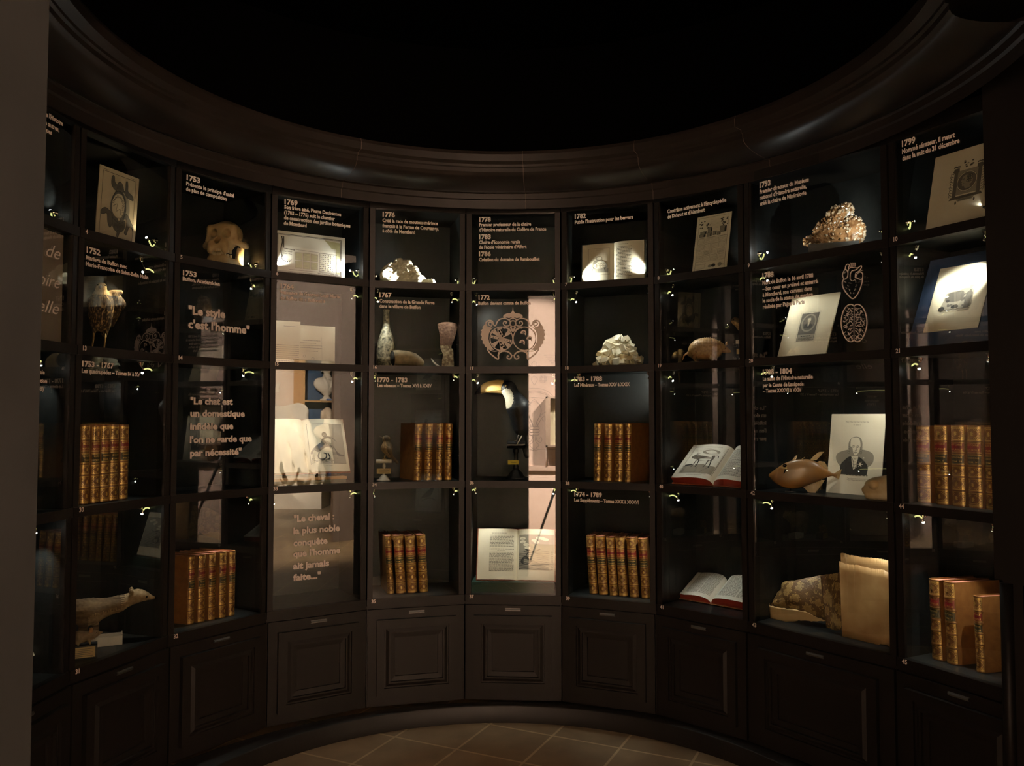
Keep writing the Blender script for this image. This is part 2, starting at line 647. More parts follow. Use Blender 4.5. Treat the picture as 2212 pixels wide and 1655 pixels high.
JX, JD = -0.560, 0.960
mb = MB()
mb.box((JX - 0.62) * S, JX * S, (JD - 0.17) * S, JD * S, 0, 3.25)
mb.build('trim_3', M['pillar'], kind='structure')
wall('wall_left', [(JX - 0.6, JD - 0.05), (-1.5, 1.75), (-2.25, 2.4), (-2.80, 3.4), (-2.84, 4.15)], 0, 3.25, -0.10, M['frame'])
wall('wall_right', [(2.80, 3.72), (3.45, 3.72)], 0, 3.25, 0.08, M['frame'])
# lintel over the doorway, wall above the front bays
mb = MB(); mb.box((JX - 0.1) * S, 1.3 * S, 0.62 * S, 0.93 * S, 2.47, 3.25)
mb.build('wall_front', M['frame'], kind='structure')
# fluted right jamb of the doorway
mb = MB()
jx0, jx1, jd = 0.80 * S, 1.09 * S, 0.90 * S
mb.box(jx0 + 0.004, jx1 + 0.10, jd - 0.10, jd - 0.006, 0, 2.5)
mb.box(jx0, jx1 + 0.10, jd - 0.10, jd, 1.02, 2.5)
for k in range(4):
    mb.box(jx0 + 0.004 + k * 0.024, jx0 + 0.018 + k * 0.024, jd - 0.02, jd, 0, 1.02)
mb.build('trim_4', M['pillar'], kind='structure')
wall('wall_front_right', [(2.46, 2.26), (3.5, 1.25)], 0, 3.25, -0.1, M['frame'])
wall('wall_over_bays', [(1.16, 0.90), (2.5, 2.33)], ZTOP + 0.02, 3.25, -0.1, M['frame'])

# right pilaster: a flat board above a fluted lower half
t = thing('pilaster', 'dark pilaster at the right edge with a flat upper board over a fluted base', 'pilaster', None, (2.672 * S, 4.53 * S, 0))
pd = Vector((0.62, -0.785)).normalized()      # along its face, towards the lens
pn = Vector((-pd.y, pd.x)) * -1               # into the room
if pn.dot(Vector((-1, 0))) < 0:
    pn = -pn
mb = MB()
PZ = 0.915


def pil(mb_, a0, a1, w0, w1, z0, z1):
    e = [pd * a + pn * w for a, w in ((a0, w0), (a1, w0), (a1, w1), (a0, w1))]
    mb_.add([(q.x, q.y, z0) for q in e] + [(q.x, q.y, z1) for q in e],
            [(0, 1, 2, 3), (7, 6, 5, 4), (0, 4, 5, 1), (1, 5, 6, 2), (2, 6, 7, 3), (3, 7, 4, 0)])


pil(mb, 0.0, 0.42, -0.10, 0.0, PZ, 3.2)
mb.build('upper_board', M['frame'], t)
mb = MB()
pil(mb, 0.012, 0.42, -0.10, -0.028, 0, PZ)
mb.build('core', M['frame'], t)
mb = MB()
for k in range(6):
    a = 0.022 + k * 0.062
    mb.tube([((pd * a + pn * -0.028).x, (pd * a + pn * -0.028).y, 0.0), ((pd * a + pn * -0.028).x, (pd * a + pn * -0.028).y, PZ - 0.012)], 0.018, 10)
mb.build('reeding', M['frame'], t, True)

# ------------------------------------------------------------------ showcases
CASE = {(0, 1): 'the top case by the left jamb', (0, 2): 'the script case by the left jamb', (0, 3): 'the case under the script lettering', (0, 4): 'the lowest case by the left jamb',
        (1, 1): 'the opened animal case', (1, 2): 'the hawk case', (1, 3): 'the quadrupeds volumes case', (1, 4): 'the marten case',
        (2, 1): 'the skull case', (2, 2): 'the style quotation case', (2, 3): 'the cat quotation case', (2, 4): 'the volumes case under the cat quotation',
        (3, 1): 'the garden plan case', (3, 2): 'the two letters case', (3, 3): 'the monkey plate case', (3, 4): 'the horse quotation case',
        (4, 1): 'the wool case', (4, 2): 'the bottle and axe case', (4, 3): 'the thrush case', (4, 4): 'the volumes case under the thrush',
        (5, 1): 'the case with lettering only', (5, 2): 'the coat of arms case', (5, 3): 'the toucan case', (5, 4): 'the stormy sea book case',
        (6, 1): 'the sheep book case', (6, 2): 'the white crystal case', (6, 3): 'the minerals volumes case', (6, 4): 'the supplement volumes case',
        (7, 1): 'the quarry plate case', (7, 2): 'the armadillo case', (7, 3): 'the goat book case', (7, 4): 'the two-column book case',
        (8, 1): 'the quartz case', (8, 2): 'the heart and brain case', (8, 3): 'the fish case', (8, 4): 'the snakeskin case',
        (9, 1): 'the medallion print case', (9, 2): 'the blue mount case', (9, 3): 'the five volumes case by the pilaster', (9, 4): 'the three volumes case by the pilaster',
        (11, 2): 'the top mirrored bird case', (11, 3): 'the mirrored bird book case', (11, 4): 'the lowest mirrored bird case'}
CABLABEL = ['dark showcase bay with pale script lettering, cut off by the left doorway jamb',
            'dark showcase bay numbered 4, 13, 30 and 31, second from the left',
            'dark showcase bay with the style and cat quotations, numbered 5 to 32',
            'dark showcase bay numbered 6, 15 and 33 with the horse quotation at the bottom',
            'dark showcase bay lettered 1776 at the top and numbered 16, 34 and 35',
            'dark showcase bay at the middle with a pink coat of arms on its glass',
            'dark showcase bay numbered 7, 18, 38 and 39, right of the coat of arms',
            'dark showcase bay numbered 8, 19, 40 and 41 with two open books low down',
            'widest dark showcase bay, with heart and brain drawings on its glass',
            'dark showcase bay numbered 10, 21, 44 and 45 beside the right pilaster',
            'unlit showcase bay of the front wall next to the side passage',
            'showcase bay of the front wall next to the doorway, seen only as a reflection']
NUM = {1: (4, 13, 30, 31), 2: (5, 14, None, 32), 3: (6, 15, 33, None), 4: (None, 16, 34, 35), 5: (None, 17, 36, 37),
       6: (7, 18, 38, 39), 7: (8, 19, 40, 41), 8: (9, 20, 42, 43), 9: (10, 21, 44, 45)}
ZS = {1: Z1, 2: Z2, 3: Z3, 4: Z4}
PANES = {}
CAB = []
ST = 0.025
BASEZ = 0.079


def cabinet(c):
    b = BAY[c]; L = b.L
    root = thing('display_cabinet', CABLABEL[c], 'showcase', c, (0, 0, 0), group='bays of the curved showcase wall')
    CAB.append(root)
    F_, I_ = M['frame'], M['inner']
    for k, (u0, u1) in enumerate(((0.0035, ST), (L - ST, L - 0.0035))):
        mb = MB(); mb.box(u0, u1, 0.002, 0.045, Z4 - 0.03, ZTOP)
        e = u1 if k == 0 else u0
        mb.box(e - 0.0025, e + 0.0025, 0.004, 0.02, Z4 + 0.01, ZTOP)     # glazing bead
        mb.build('stile', F_, root)
    for u0, u1 in ((ST - 0.006, ST), (L - ST, L - ST + 0.006)):
        mb = MB(); mb.box(u0, u1, 0.045, DEPTH, Z4, ZTOP); mb.build('side_panel', I_, root)
    mb = MB(); mb.box(0.01, L - 0.01, DEPTH, DEPTH + 0.012, Z4 - 0.02, ZTOP + 0.02); mb.build('back_panel', I_, root)
    for r in (1, 2, 3, 4):
        z = ZS[r]
        mb = MB()
        mb.box(0.002, L - 0.002, -0.004, 0.022, z - SHELF_DN, z + SHELF_UP, 0)
        mb.box(ST - 0.004, L - ST + 0.004, 0.022, DEPTH, z - SHELF_DN * 0.8, z + SHELF_UP - 0.0006, 1)
        sh = mb.build('shelf', [F_, I_], root)
        n = NUM.get(c, (None,) * 4)[r - 1]
        if n is not None:
            mb = MB()
            h = 0.0155
            put_text(mb, lambda x_, y_: Vector((x_, -0.0046, y_)), str(n), 0.0225, z - h * 0.42, h / 0.72, bold=0.03, xs=0.92)
            mb.build('case_number', M['vinyl'], sh)
    mb = MB(); mb.box(0.002, L - 0.002, -0.004, DEPTH, ZTOP - 0.002, ZTOP + 0.05); mb.build('top_rail', F_, root)
    for r in (1, 2, 3, 4):
        z0 = FLOORZ[r]; z1 = ROOFZ[r]
        mb = MB()
        x0, x1, y0, y1 = ST - 0.001, L - ST + 0.001, 0.010, 0.015
        mb.add([(x0, y0, z0), (x1, y0, z0), (x1, y0, z1), (x0, y0, z1)], [(0, 1, 2, 3)], 0)
        mb.add([(x0, y1, z0), (x1, y1, z0), (x1, y1, z1), (x0, y1, z1)], [(0, 1, 2, 3)], 1)
        PANES[c, r] = mb.build('glass_pane', [M['glass'], M['glass_rim']], root)
    # cupboard below: carcass front, door with stepped square panel, finger pull
    zt = Z4 - SHELF_DN
    mb = MB(); mb.box(0.002, L - 0.002, 0.004, DEPTH, BASEZ - 0.002, zt); mb.box(0.0, L, 0.0, 0.006, zt - 0.012, zt + 0.0005); mb.build('carcass', F_, root)
    dz0, dz1 = BASEZ + 0.006, zt - 0.014
    mb = MB()
    mb.box(0.006, L - 0.006, -0.012, 0.004, dz0, dz1)
    pw = L * 0.80; ph = (dz1 - dz0) * 0.79
    cx, cz = L / 2, dz0 + (dz1 - dz0) * 0.503

    def frame_ring(w0, h0, w1, h1, ya, yb):
        a = [(cx - w0, cz - h0), (cx + w0, cz - h0), (cx + w0, cz + h0), (cx - w0, cz + h0)]
        d = [(cx - w1, cz - h1), (cx + w1, cz - h1), (cx + w1, cz + h1), (cx - w1, cz + h1)]
        mb.add([(p[0], ya, p[1]) for p in a] + [(p[0], yb, p[1]) for p in d],
               [(i, (i + 1) % 4, 4 + (i + 1) % 4, 4 + i) for i in range(4)])

    w, h = pw / 2, ph / 2
    steps = [(0, -0.012), (0, -0.032), (.100, -0.032), (.103, -0.024), (.122, -0.024), (.160, -0.031), (.180, -0.031), (.184, -0.021), (.245, -0.019), (.249, -0.013)]
    steps = [(s_ * min(pw, ph), y_) for s_, y_ in steps]
    for (i0, y0), (i1, y1) in zip(steps[:-1], steps[1:]):
        frame_ring(w - i0, h - i0, w - i1, h - i1, y0, y1)
    i = steps[-1][0]; yl = steps[-1][1]
    mb.add([(cx - w + i, yl, cz - h + i), (cx + w - i, yl, cz - h + i), (cx + w - i, yl, cz + h - i), (cx - w + i, yl, cz + h - i)], [(0, 1, 2, 3)])
    door = mb.build('door', F_, root)
    mb = MB()
    hz = dz1 - 0.018
    mb.box(L / 2 - 0.036, L / 2 + 0.036, -0.0165, -0.012, hz - 0.006, hz - 0.003)
    mb.box(L / 2 - 0.036, L / 2 + 0.036, -0.0165, -0.012, hz + 0.003, hz + 0.006)
    mb.tube([(L / 2 - 0.035, -0.015, hz), (L / 2 + 0.035, -0.015, hz)], 0.0045, 8)
    mb.build('finger_pull', M['steel'], door)
    return root


for c_ in range(12):
    cabinet(c_)
for k_, c_ in enumerate((10, 11)):
    b_ = BAY[c_]
    mb = MB(); q_ = [b_.world(0, -0.03, 0), b_.world(b_.L, -0.03, 0), b_.world(b_.L, 0.2, 0), b_.world(0, 0.2, 0)]
    mb.add([(p.x, p.y, 0) for p in q_] + [(p.x, p.y, BASEZ) for p in q_], [(0, 1, 2, 3), (7, 6, 5, 4), (0, 4, 5, 1), (1, 5, 6, 2), (2, 6, 7, 3), (3, 7, 4, 0)])
    mb.build('baseboard_front', M['frame'], kind='structure')

# lettering on the panes: (text, left px, baseline px, right px, cap height px)
GT = {
 (0, 1): [("e l'Histoire", 99, 251, 134, 9), ("e autres,", 97, 268, 126, 9), ("ques", 96, 283, 110, 9)],
 (0, 3): [("g\u00e9n\u00e9rale", 66, 806, 94, 9), ("description", 60, 825, 99, 9), ("1788)", 70, 843, 92, 9)],
 (1, 2): [("1752", 187, 545, 215, 12), ("Mariage de Buffon avec", 186, 560, 273, 8.5), ("Marie-Fran\u00e7oise de Saint-Belin Malin", 185, 573.5, 319, 8.5)],
 (1, 3): [("1753 - 1767", 177.5, 791, 244, 11.5), ("Les quadrup\u00e8des \u2013 Tomes IV \u00e0 XV", 176.5, 805, 301, 9)],
 (2, 1): [("1753", 403, 388, 431, 10.5), ("Pr\u00e9sente le principe d'unit\u00e9", 402, 400, 505, 8), ("de plan de composition", 401.5, 411.5, 489, 8)],
 (2, 2): [("1753", 395, 594, 423.5, 10.5), ("Buffon, Academicien", 394.5, 605.5, 474, 8), ('"Le style', 407, 678, 485.5, 17.5), ("c'est l'homme\"", 406.5, 708, 538, 17.5)],
 (2, 3): [('"Le chat est', 411, 873, 501.5, 14.5), ("un domestique", 411, 900, 527.5, 14.5), ("infid\u00e8le que", 410.5, 928, 503, 14.5), ("l'on ne garde que", 410, 957, 542.5, 14.5), ("par n\u00e9cessit\u00e9\"", 410.5, 986, 520.5, 14.5)],
 (3, 1): [("1769", 614.5, 440.5, 642.5, 10.5), ("Son fr\u00e8re ain\u00e9, Pierre Daubenton", 614, 450.5, 736, 7.5), ("(1703 \u2013 1776) suit le chantier", 614, 462, 723, 7.5), ("de construction des jardins botaniques", 613.5, 473.5, 756.5, 7.5), ("de Montbard", 613, 485, 662, 7.5)],
 (3, 2): [("1764", 606, 623, 634, 10.5), ("Naissance de Georges-Louis Marie", 605.5, 634.5, 733, 7.5), ("de Buffon dit \u00ab Buffonet \u00bb", 605.5, 647, 702.5, 7.5)],
 (3, 4): [('"Le cheval :', 634, 1127.5, 721.5, 14.5), ("la plus noble", 633.5, 1154, 733.5, 14.5), ("conqu\u00eate", 633.5, 1180, 707, 14.5), ("que l'homme", 633, 1203.5, 734.5, 14.5), ("ait jamais", 633, 1230, 710.5, 14.5), ('faite..."', 633, 1255, 692.5, 14.5)],
 (4, 1): [("1776", 826.5, 467.7, 853, 9.8), ("Cr\u00e9\u00e9 la race de moutons m\u00e9rinos", 826.3, 479.5, 945.5, 7.3), ("fran\u00e7ais \u00e0 la Ferme de Courtangy,", 826, 490.8, 947.5, 7.3), ("\u00e0 c\u00f4t\u00e9 de Montbard", 826, 501.5, 896.5, 7.3)],
 (4, 2): [("1767", 819.5, 641.5, 846, 9.8), ("Construction de la Grande Forge", 819.5, 653.5, 938.5, 7.3), ("dans le village de Buffon", 819.3, 664.5, 908.5, 7.3)],
 (4, 3): [("1770 - 1783", 815, 825, 880, 9.8), ("Les oiseaux \u2013 Tomes XVI \u00e0 XXIV", 815, 836, 932.5, 7.5)],
 (5, 1): [("1778", 1035.4, 479, 1060.5, 9.4), ("Premier professeur de la chaire", 1035, 489, 1147.5, 7), ("d'Histoire naturelle du Coll\u00e8ge de France", 1035, 500, 1180, 7),
          ("1783", 1035, 516.3, 1060.5, 9.4), ("Chaire d'\u00e9conomie rurale", 1034.7, 526.8, 1124, 7), ("de l'\u00e9cole v\u00e9t\u00e9rinaire d'Alfort", 1034.6, 537.5, 1137.5, 7),
          ("1786", 1034.6, 553.3, 1060.5, 9.4), ("Cr\u00e9ation du domaine de Rambouillet", 1034.5, 564.3, 1165.7, 7)],
 (5, 2): [("1772", 1033.7, 647.5, 1058, 9.4), ("Buffon devient comte de Buffon", 1033, 658.7, 1146.3, 7)],
 (6, 1): [("1782", 1241.6, 472.7, 1266.3, 9.6), ("Publie l'Instruction pour les bergers", 1241.6, 484, 1368, 7.3)],
 (6, 3): [("1783 - 1788", 1240.5, 824, 1301, 9.8), ("Les Min\u00e9raux \u2013 Tomes XXV \u00e0 XXIX", 1240.5, 835.5, 1361, 7.5)],
 (6, 4): [("1774 - 1789", 1240.5, 1072, 1300.5, 9.8), ("Les Suppl\u00e9ments \u2013 Tomes XXX \u00e0 XXXVI", 1240.5, 1083.5, 1380, 7.5)],
 (7, 1): [("Contribue activement \u00e0 l'Encyclop\u00e9die", 1441.5, 461, 1570, 7.8), ("de Diderot et d'Alembert", 1442, 472.5, 1523.5, 7.8)],
 (8, 1): [("1793", 1641, 406, 1666, 11.3), ("Premier directeur du Mus\u00e9um", 1641, 419, 1749, 8.3), ("national d'Histoire naturelle,", 1641, 431.5, 1744, 8.3), ("cr\u00e9\u00e9 la chaire de Min\u00e9ralogie", 1641.5, 444.5, 1743.5, 8.3)],
 (8, 2): [("1788", 1647, 601, 1672.5, 10.5), ("Mort de Buffon le 16 avril 1788", 1647, 615.5, 1758.3, 8.3), ("\u2013 Son c\u0153ur est pr\u00e9lev\u00e9 et enterr\u00e9", 1647, 628.5, 1768, 8.3), ("\u00e0 Montbard, son cerveau dans", 1647.3, 641.5, 1755.5, 8.3), ("le socle de la statue de marbre", 1647.5, 654, 1757.5, 8.3), ("r\u00e9alis\u00e9e par Pajou \u00e0 Paris", 1648, 667, 1739.5, 8.3)],
 (8, 3): [("1788 - 1804", 1647.8, 809.5, 1712, 11), ("La suite de l'Histoire naturelle", 1647.8, 822.5, 1757.3, 8.3), ("par le Conte de Lac\u00e9pede", 1648, 836.3, 1737.3, 8.3), ("\u2013 Tomes XXXVII \u00e0 VXIV", 1648, 848.5, 1732.7, 8.3)],
 (9, 1): [("1799", 1948.3, 317.5, 1979.3, 12.2), ("Nomm\u00e9 s\u00e9nateur, il meurt", 1948.6, 332.8, 2065.3, 9.6), ("dans la nuit du 31 d\u00e9cembre", 1949.3, 347.3, 2075.5, 9.6)],
}
for (c_, r_), ls in GT.items():
    glass_text(c_, ls, PANES[c_, r_])
glass_text(0, [("de", 100, 553, 128, 27), ("oire", 84, 613, 126.5, 27), ("elle", 82, 671, 124.5, 27)], PANES[0, 2], shear=0.35, bold=0.0)
# ------------------------------------------------------------------ the small spotlights of the cases
# (bay, row, side, head px, head py, looks into the room?, aim px, aim py, aim depth, watts, cone degrees)
COOL = (1.0, 0.97, 0.88)
WARMLED = (1.0, 0.80, 0.52)
SP = [
 (0, 1, 'R', 109, 456, 1, 60, 330, .25, .3, 60), (0, 2, 'L', 97, 523, 1, 110, 650, .10, .5, 90), (0, 3, 'L', 88, 788, 1, 80, 980, .15, .5, 60), (0, 4, 'L', 77, 1150, 1, 75, 1400, .15, 0.8, 70),
 (1, 1, 'R', 317, 514, 1, 250, 440, .10, 0.77, 70), (1, 2, 'R', 309, 587, 1, 222, 670, .14, 1.3, 60), (1, 3, 'R', 308, 805, 1, 222, 1000, .08, 1.50, 60), (1, 4, 'R', 307, 1108, 1, 240, 1320, .14, 0.84, 60),
 (2, 1, 'R', 538, 570, 1, 498, 545, .20, .8, 75), (2, 2, 'R', 543, 623, 1, 450, 760, .25, .2, 50), (2, 3, 'R', 526, 808, 1, 410, 1000, .28, .4, 50), (2, 4, 'R', 537, 1088, 0, 460, 1280, .08, 2.28, 60),
 (3, 1, 'L', 594, 573, 0, 640, 540, .12, 1.2, 85), (3, 1, 'R', 757, 585, 1, 650, 545, .10, 2.2, 80), (3, 2, 'L', 592, 618, 0, 625, 730, .12, .45, 70), (3, 2, 'R', 760, 645, 0, 680, 750, .12, .35, 70),
 (3, 3, 'L', 590, 812, 0, 620, 960, .12, 0.90, 75), (3, 3, 'R', 761, 824, 1, 690, 960, .12, 0.68, 75), (3, 4, 'L', 591, 1088, 1, 620, 1250, .2, .1, 50), (3, 4, 'R', 756, 1074, 0, 700, 1250, .2, .1, 50),
 (4, 1, 'L', 809, 597, 0, 880, 575, .05, 2.6, 85), (4, 1, 'R', 984, 606, 0, 895, 585, .10, 4.0, 80), (4, 2, 'L', 816, 651, 1, 845, 740, .10, 1.1, 60), (4, 2, 'R', 976, 653, 0, 955, 740, .10, .9, 60),
 (4, 3, 'L', 808, 823, 0, 832, 980, .08, 0.63, 50), (4, 3, 'R', 980, 820, 0, 930, 980, .06, 1.62, 60), (4, 4, 'L', 807, 1073, 0, 850, 1220, .08, 1.14, 55), (4, 4, 'R', 980, 1068, 0, 900, 1220, .06, 1.52, 60),
 (5, 1, 'L', 1029, 603, 0, 1120, 470, .29, .35, 70), (5, 1, 'R', 1195, 602, 0, 1180, 460, .29, .35, 70), (5, 2, 'L', 1029, 657, 1, 1080, 720, .29, .35, 80), (5, 2, 'R', 1197, 652, 0, 1150, 760, .29, .15, 60),
 (5, 3, 'L', 1031, 827, 1, 1090, 870, .13, 1.0, 70), (5, 3, 'R', 1194, 828, 1, 1110, 900, .13, .6, 60), (5, 4, 'L', 1028, 1066, 0, 1070, 1200, .10, 1.2, 65), (5, 4, 'R', 1196, 1066, 1, 1150, 1200, .10, 1.2, 65),
 (6, 1, 'L', 1240, 599, 0, 1290, 590, .10, 1.9, 75), (6, 1, 'R', 1402, 589, 0, 1365, 570, .11, 2.2, 70), (6, 2, 'L', 1244, 652, 1, 1330, 750, .12, 1.6, 55), (6, 2, 'R', 1402, 627, 0, 1335, 740, .12, .9, 50),
 (6, 3, 'L', 1250, 828, 0, 1330, 990, .05, 1.36, 60), (6, 3, 'R', 1401, 806, 0, 1375, 830, .29, 1.87, 75), (6, 4, 'L', 1246, 1068, 0, 1300, 1220, .05, 1.98, 60), (6, 4, 'R', 1405, 1069, 0, 1360, 1220, .05, 2.20, 60),
 (7, 1, 'L', 1455, 582, 0, 1508, 555, .10, 1.54, 70), (7, 2, 'L', 1452, 637, 1, 1530, 750, .13, 1.65, 60), (7, 3, 'L', 1453, 822, 1, 1530, 990, .12, 1.0, 60), (7, 4, 'L', 1465, 1080, 1, 1540, 1250, .12, 1.1, 60),
 (8, 1, 'L', 1657, 546, 1, 1800, 490, .16, 1.5, 65), (8, 1, 'R', 1901, 499, 0, 1840, 480, .16, 2.0, 60), (8, 2, 'L', 1657, 606, 1, 1745, 690, .10, .9, 70), (8, 2, 'R', 1905, 566, 0, 1745, 680, .10, .5, 40),
 (8, 3, 'L', 1667, 813, 1, 1720, 1000, .12, .9, 55), (8, 3, 'R', 1914, 790, 0, 1845, 930, .16, 1.5, 75), (8, 4, 'L', 1667, 1097, 1, 1720, 1290, .12, 1.45, 55), (8, 4, 'R', 1916, 1100, 0, 1860, 1290, .12, 1.57, 60),
 (9, 1, 'L', 1975, 478, 0, 2040, 470, .12, 2.40, 90), (9, 1, 'R', 2125, 447, 0, 2060, 400, .12, 0.80, 70), (9, 2, 'L', 1977, 556, 1, 2070, 640, .14, .6, 60), (9, 2, 'R', 2126, 512, 0, 2090, 610, .14, 2.8, 55),
 (9, 3, 'L', 1985, 796, 1, 2050, 990, .07, 1.44, 60), (9, 3, 'R', 2134, 768, 0, 2090, 990, .07, 0.72, 55), (9, 4, 'L', 1994, 1126, 1, 2050, 1330, .10, 2.11, 60), (9, 4, 'R', 2143, 1138, 0, 2100, 1330, .10, 1.30, 55),
 (11, 2, 'L', None, 0, 0, None, 0, .16, 1.2, 60), (11, 3, 'L', None, 0, 0, None, 0, .16, 1.6, 70), (11, 4, 'L', None, 0, 0, None, 0, .16, 1.2, 60),
]
for c, r, sd, hx, hy, star, tx, ty, td, watts, cone in SP:
    b = BAY[c]; L = b.L
    if hx is None:
        h = Vector((0.09, 0.06, ROOFZ[r] - 0.055)); tg = Vector((L * 0.5, 0.2, FLOORZ[r] + 0.12))
    else:
        h = at(c, hx, hy, 0.055); tg = at(c, tx, ty, td)
    if r == 1:
        h.z = max(h.z, FLOORZ[1] + 0.02)
    else:
        h.z = min(h.z, ROOFZ[r] - 0.03)
    h.x = min(max(h.x, ST + 0.012), L - ST - 0.012)
    sg = 1 if sd == 'L' else -1
    wallu = ST if sd == 'L' else L - ST
    where = CASE[c, r]
    corner = {'L': 'left', 'R': 'right'}[sd]
    lab = 'small chrome spotlight at %s %s in %s' % ('lower' if r == 1 else 'upper', corner, where)
    if r == 1:
        base = Vector((wallu, h.y + 0.012, h.z + 0.004)); ax = Vector((sg, 0, 0))
    else:
        base = Vector((h.x, h.y + 0.008, ROOFZ[r])); ax = Vector((0, 0, -1))
    t = thing('spotlight', lab, 'spotlight', c, base, 0, 'chrome spotlights in the showcases')
    o = lambda p: Vector(p) - base
    dirv = (tg - h).normalized()
    mb = MB()
    mb.tube([ax * 0, ax * 0.003, ax * 0.004, ax * 0.012, ax * 0.013, ax * 0.017], [0.011, 0.011, 0.0075, 0.0075, 0.005, 0.003], 14)
    mb.build('mount', M['chrome'], t, True)
    mb = MB()
    jt = o(h) - dirv * 0.012
    mb.tube([ax * 0.016, ax * 0.016 * 0.4 + jt * 0.6, jt], [0.0016, 0.0016, 0.0022], 8)
    mb.build('stem', M['chrome'], t, True)
    mb = MB()
    mb.tube([jt, o(h) - dirv * 0.008, o(h) - dirv * 0.002, o(h)], [0.0028, 0.0045, 0.005, 0.0048], 12)
    hd = mb.build('head', M['chrome'], t, True)
    mb = MB()
    rr = 0.0042 if star else 0.0034
    mb.ball(o(h) + dirv * (0.001 if star else -0.0005), rr, 0, 10)
    mb.build('lens', M['lens'] if star else M['lens_dim'], hd, True)
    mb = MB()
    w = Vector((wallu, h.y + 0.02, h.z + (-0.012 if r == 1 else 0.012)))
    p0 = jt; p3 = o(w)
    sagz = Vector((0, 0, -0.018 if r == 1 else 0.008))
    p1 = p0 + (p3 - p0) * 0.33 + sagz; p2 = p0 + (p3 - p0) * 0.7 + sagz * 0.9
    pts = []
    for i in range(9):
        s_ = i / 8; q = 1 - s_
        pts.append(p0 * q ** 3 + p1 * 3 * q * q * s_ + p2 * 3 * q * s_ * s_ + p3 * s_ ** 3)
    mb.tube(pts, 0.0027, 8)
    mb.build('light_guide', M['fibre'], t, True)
    wl = b.world(*(h + dirv * 0.010)); wt = b.world(*tg)
    if star and r == 1 and c in (3, 8):       # the bare tip also throws light sideways and up
        lamp('spill', 'POINT', b.world(*(h + dirv * 0.012 + Vector((0, -0.012, 0.008)))), wt, 0.16 * LED, (1, 1, 1), radius=0.004)
    lamp('spot_light', 'SPOT', wl, wt, watts * LED, WARMLED if (c, r) in ((1, 1), (1, 2), (2, 1)) else COOL, R(cone), 0.75, 0.004)
# ------------------------------------------------------------------ the lit rooms that the panes mirror
YB = -1.30                                           # pink wall behind the doorway
mb = MB(); mb.box(-3.6, 2.3, YB - 0.1, YB, 0, 3.25)
mb.build('wall_back', M['plaster'], kind='structure')


def on_back(c, x, y, off=0.0):
    r = un(x, y); b = BAY[c]; n = b.n
    k = b.c.dot(n) / (r.x * n.x + r.y * n.y)
    q = Vector((r.x * k, r.y * k)); w = Vector((r.x, r.y)); w = w - n * (2 * w.dot(n))
    m = (YB + off - q.y) / w.y
    return Vector((q.x + w.x * m, YB + off, HC + r.z * (k + m)))


ink_wall = mat('grey_wall_print', (0.20, 0.145, 0.12), 0.9)


def wall_px(pts):
    out = []
    for x, y in pts:
        p = on_back(5, x, y); out.append((p.x, p.z))
    return out


def smooth(pts, n=6, closed=False):
    P = [Vector(p) for p in pts]
    out = []
    N = len(P)
    rng = N if closed else N - 1
    for i in range(rng):
        p0 = P[(i - 1) % N] if closed or i > 0 else P[i]
        p1 = P[i]; p2 = P[(i + 1) % N]
        p3 = P[(i + 2) % N] if closed or i + 2 < N else p2
        for k in range(n):
            t = k / n
            out.append(0.5 * ((2 * p1) + (p2 - p0) * t + (2 * p0 - 5 * p1 + 4 * p2 - p3) * t * t + (3 * p1 - p0 - 3 * p2 + p3) * t ** 3))
    if not closed:
        out.append(P[-1])
    return [tuple(p) for p in out]


Mw = lambda u, v: Vector((u, YB + 0.0015, v))
mb = MB()
fx = 1154.0
LW = 0.0042


def wl(pts, sm=True, closed=False):
    q = [(2 * fx - a, b_) for a, b_ in pts]
    for P in (pts, q):
        w = wall_px(P)
        mb.dline(Mw, smooth(w, 5, closed) if sm else w, LW, 0, False)


for o_ in (0, 5):      # big fleur-de-lis, drawn in outline
    wl([(1154, 862 + o_), (1143, 874), (1139, 888), (1144, 902), (1150, 915), (1151, 922)])
wl([(1151, 922), (1147, 908), (1136, 894), (1128, 890)])
wl([(1148, 922), (1143, 912), (1134, 900), (1130, 904), (1133, 910), (1137, 906)])
for yy in (922, 928, 934):
    wl([(1154, yy), (1146, yy), (1143, yy + 3), (1146, yy + 6), (1154, yy + 6)])
wl([(1150, 941), (1149, 950), (1141, 956), (1137, 950), (1140, 945), (1144, 949)])
wl([(1152, 941), (1151, 955), (1144, 962), (1154, 972)])
wl([(1105, 972), (1140, 971), (1154, 974)])
wl([(1105, 862), (1140, 860), (1154, 858)])
for o_ in (0, 6, 9):   # crown band over it
    wl([(1154, 838 + o_), (1168, 840 + o_), (1182, 845 + o_), (1194, 855 + o_)])
wl([(1154, 812), (1147, 818), (1149, 824), (1154, 832)])
for k in range(8):
    a = k * math.pi / 4
    cx_, cy_ = 1173 + 6 * math.cos(a), 819 + 6 * math.sin(a)
    w = wall_px([(cx_ + 2.5 * math.cos(t * .8), cy_ + 2.5 * math.sin(t * .8)) for t in range(9)])
    mb.dline(Mw, w, LW)
wl([(1154, 780), (1148, 786), (1152, 794), (1154, 800)]); wl([(1150, 794), (1143, 788), (1142, 796), (1148, 797)])
wl([(1144, 800), (1164, 800)])
p = mb.build('wall_ornament', ink_wall); tag(p, 'fleur-de-lis outline drawn in grey on the mirrored pink wall', 'wall decoration')
mb = MB()
TXT = ['que les plantes et les animaux', "l'histoire naturelle du royaume", 'jardins et cabinets du roi', 'depuis la nature et ses', 'observations']
pa = on_back(5, 1163, 764); pb = on_back(5, 1208, 764)
ph = (on_back(5, 1180, 764).z - on_back(5, 1180, 769).z) * 0.75
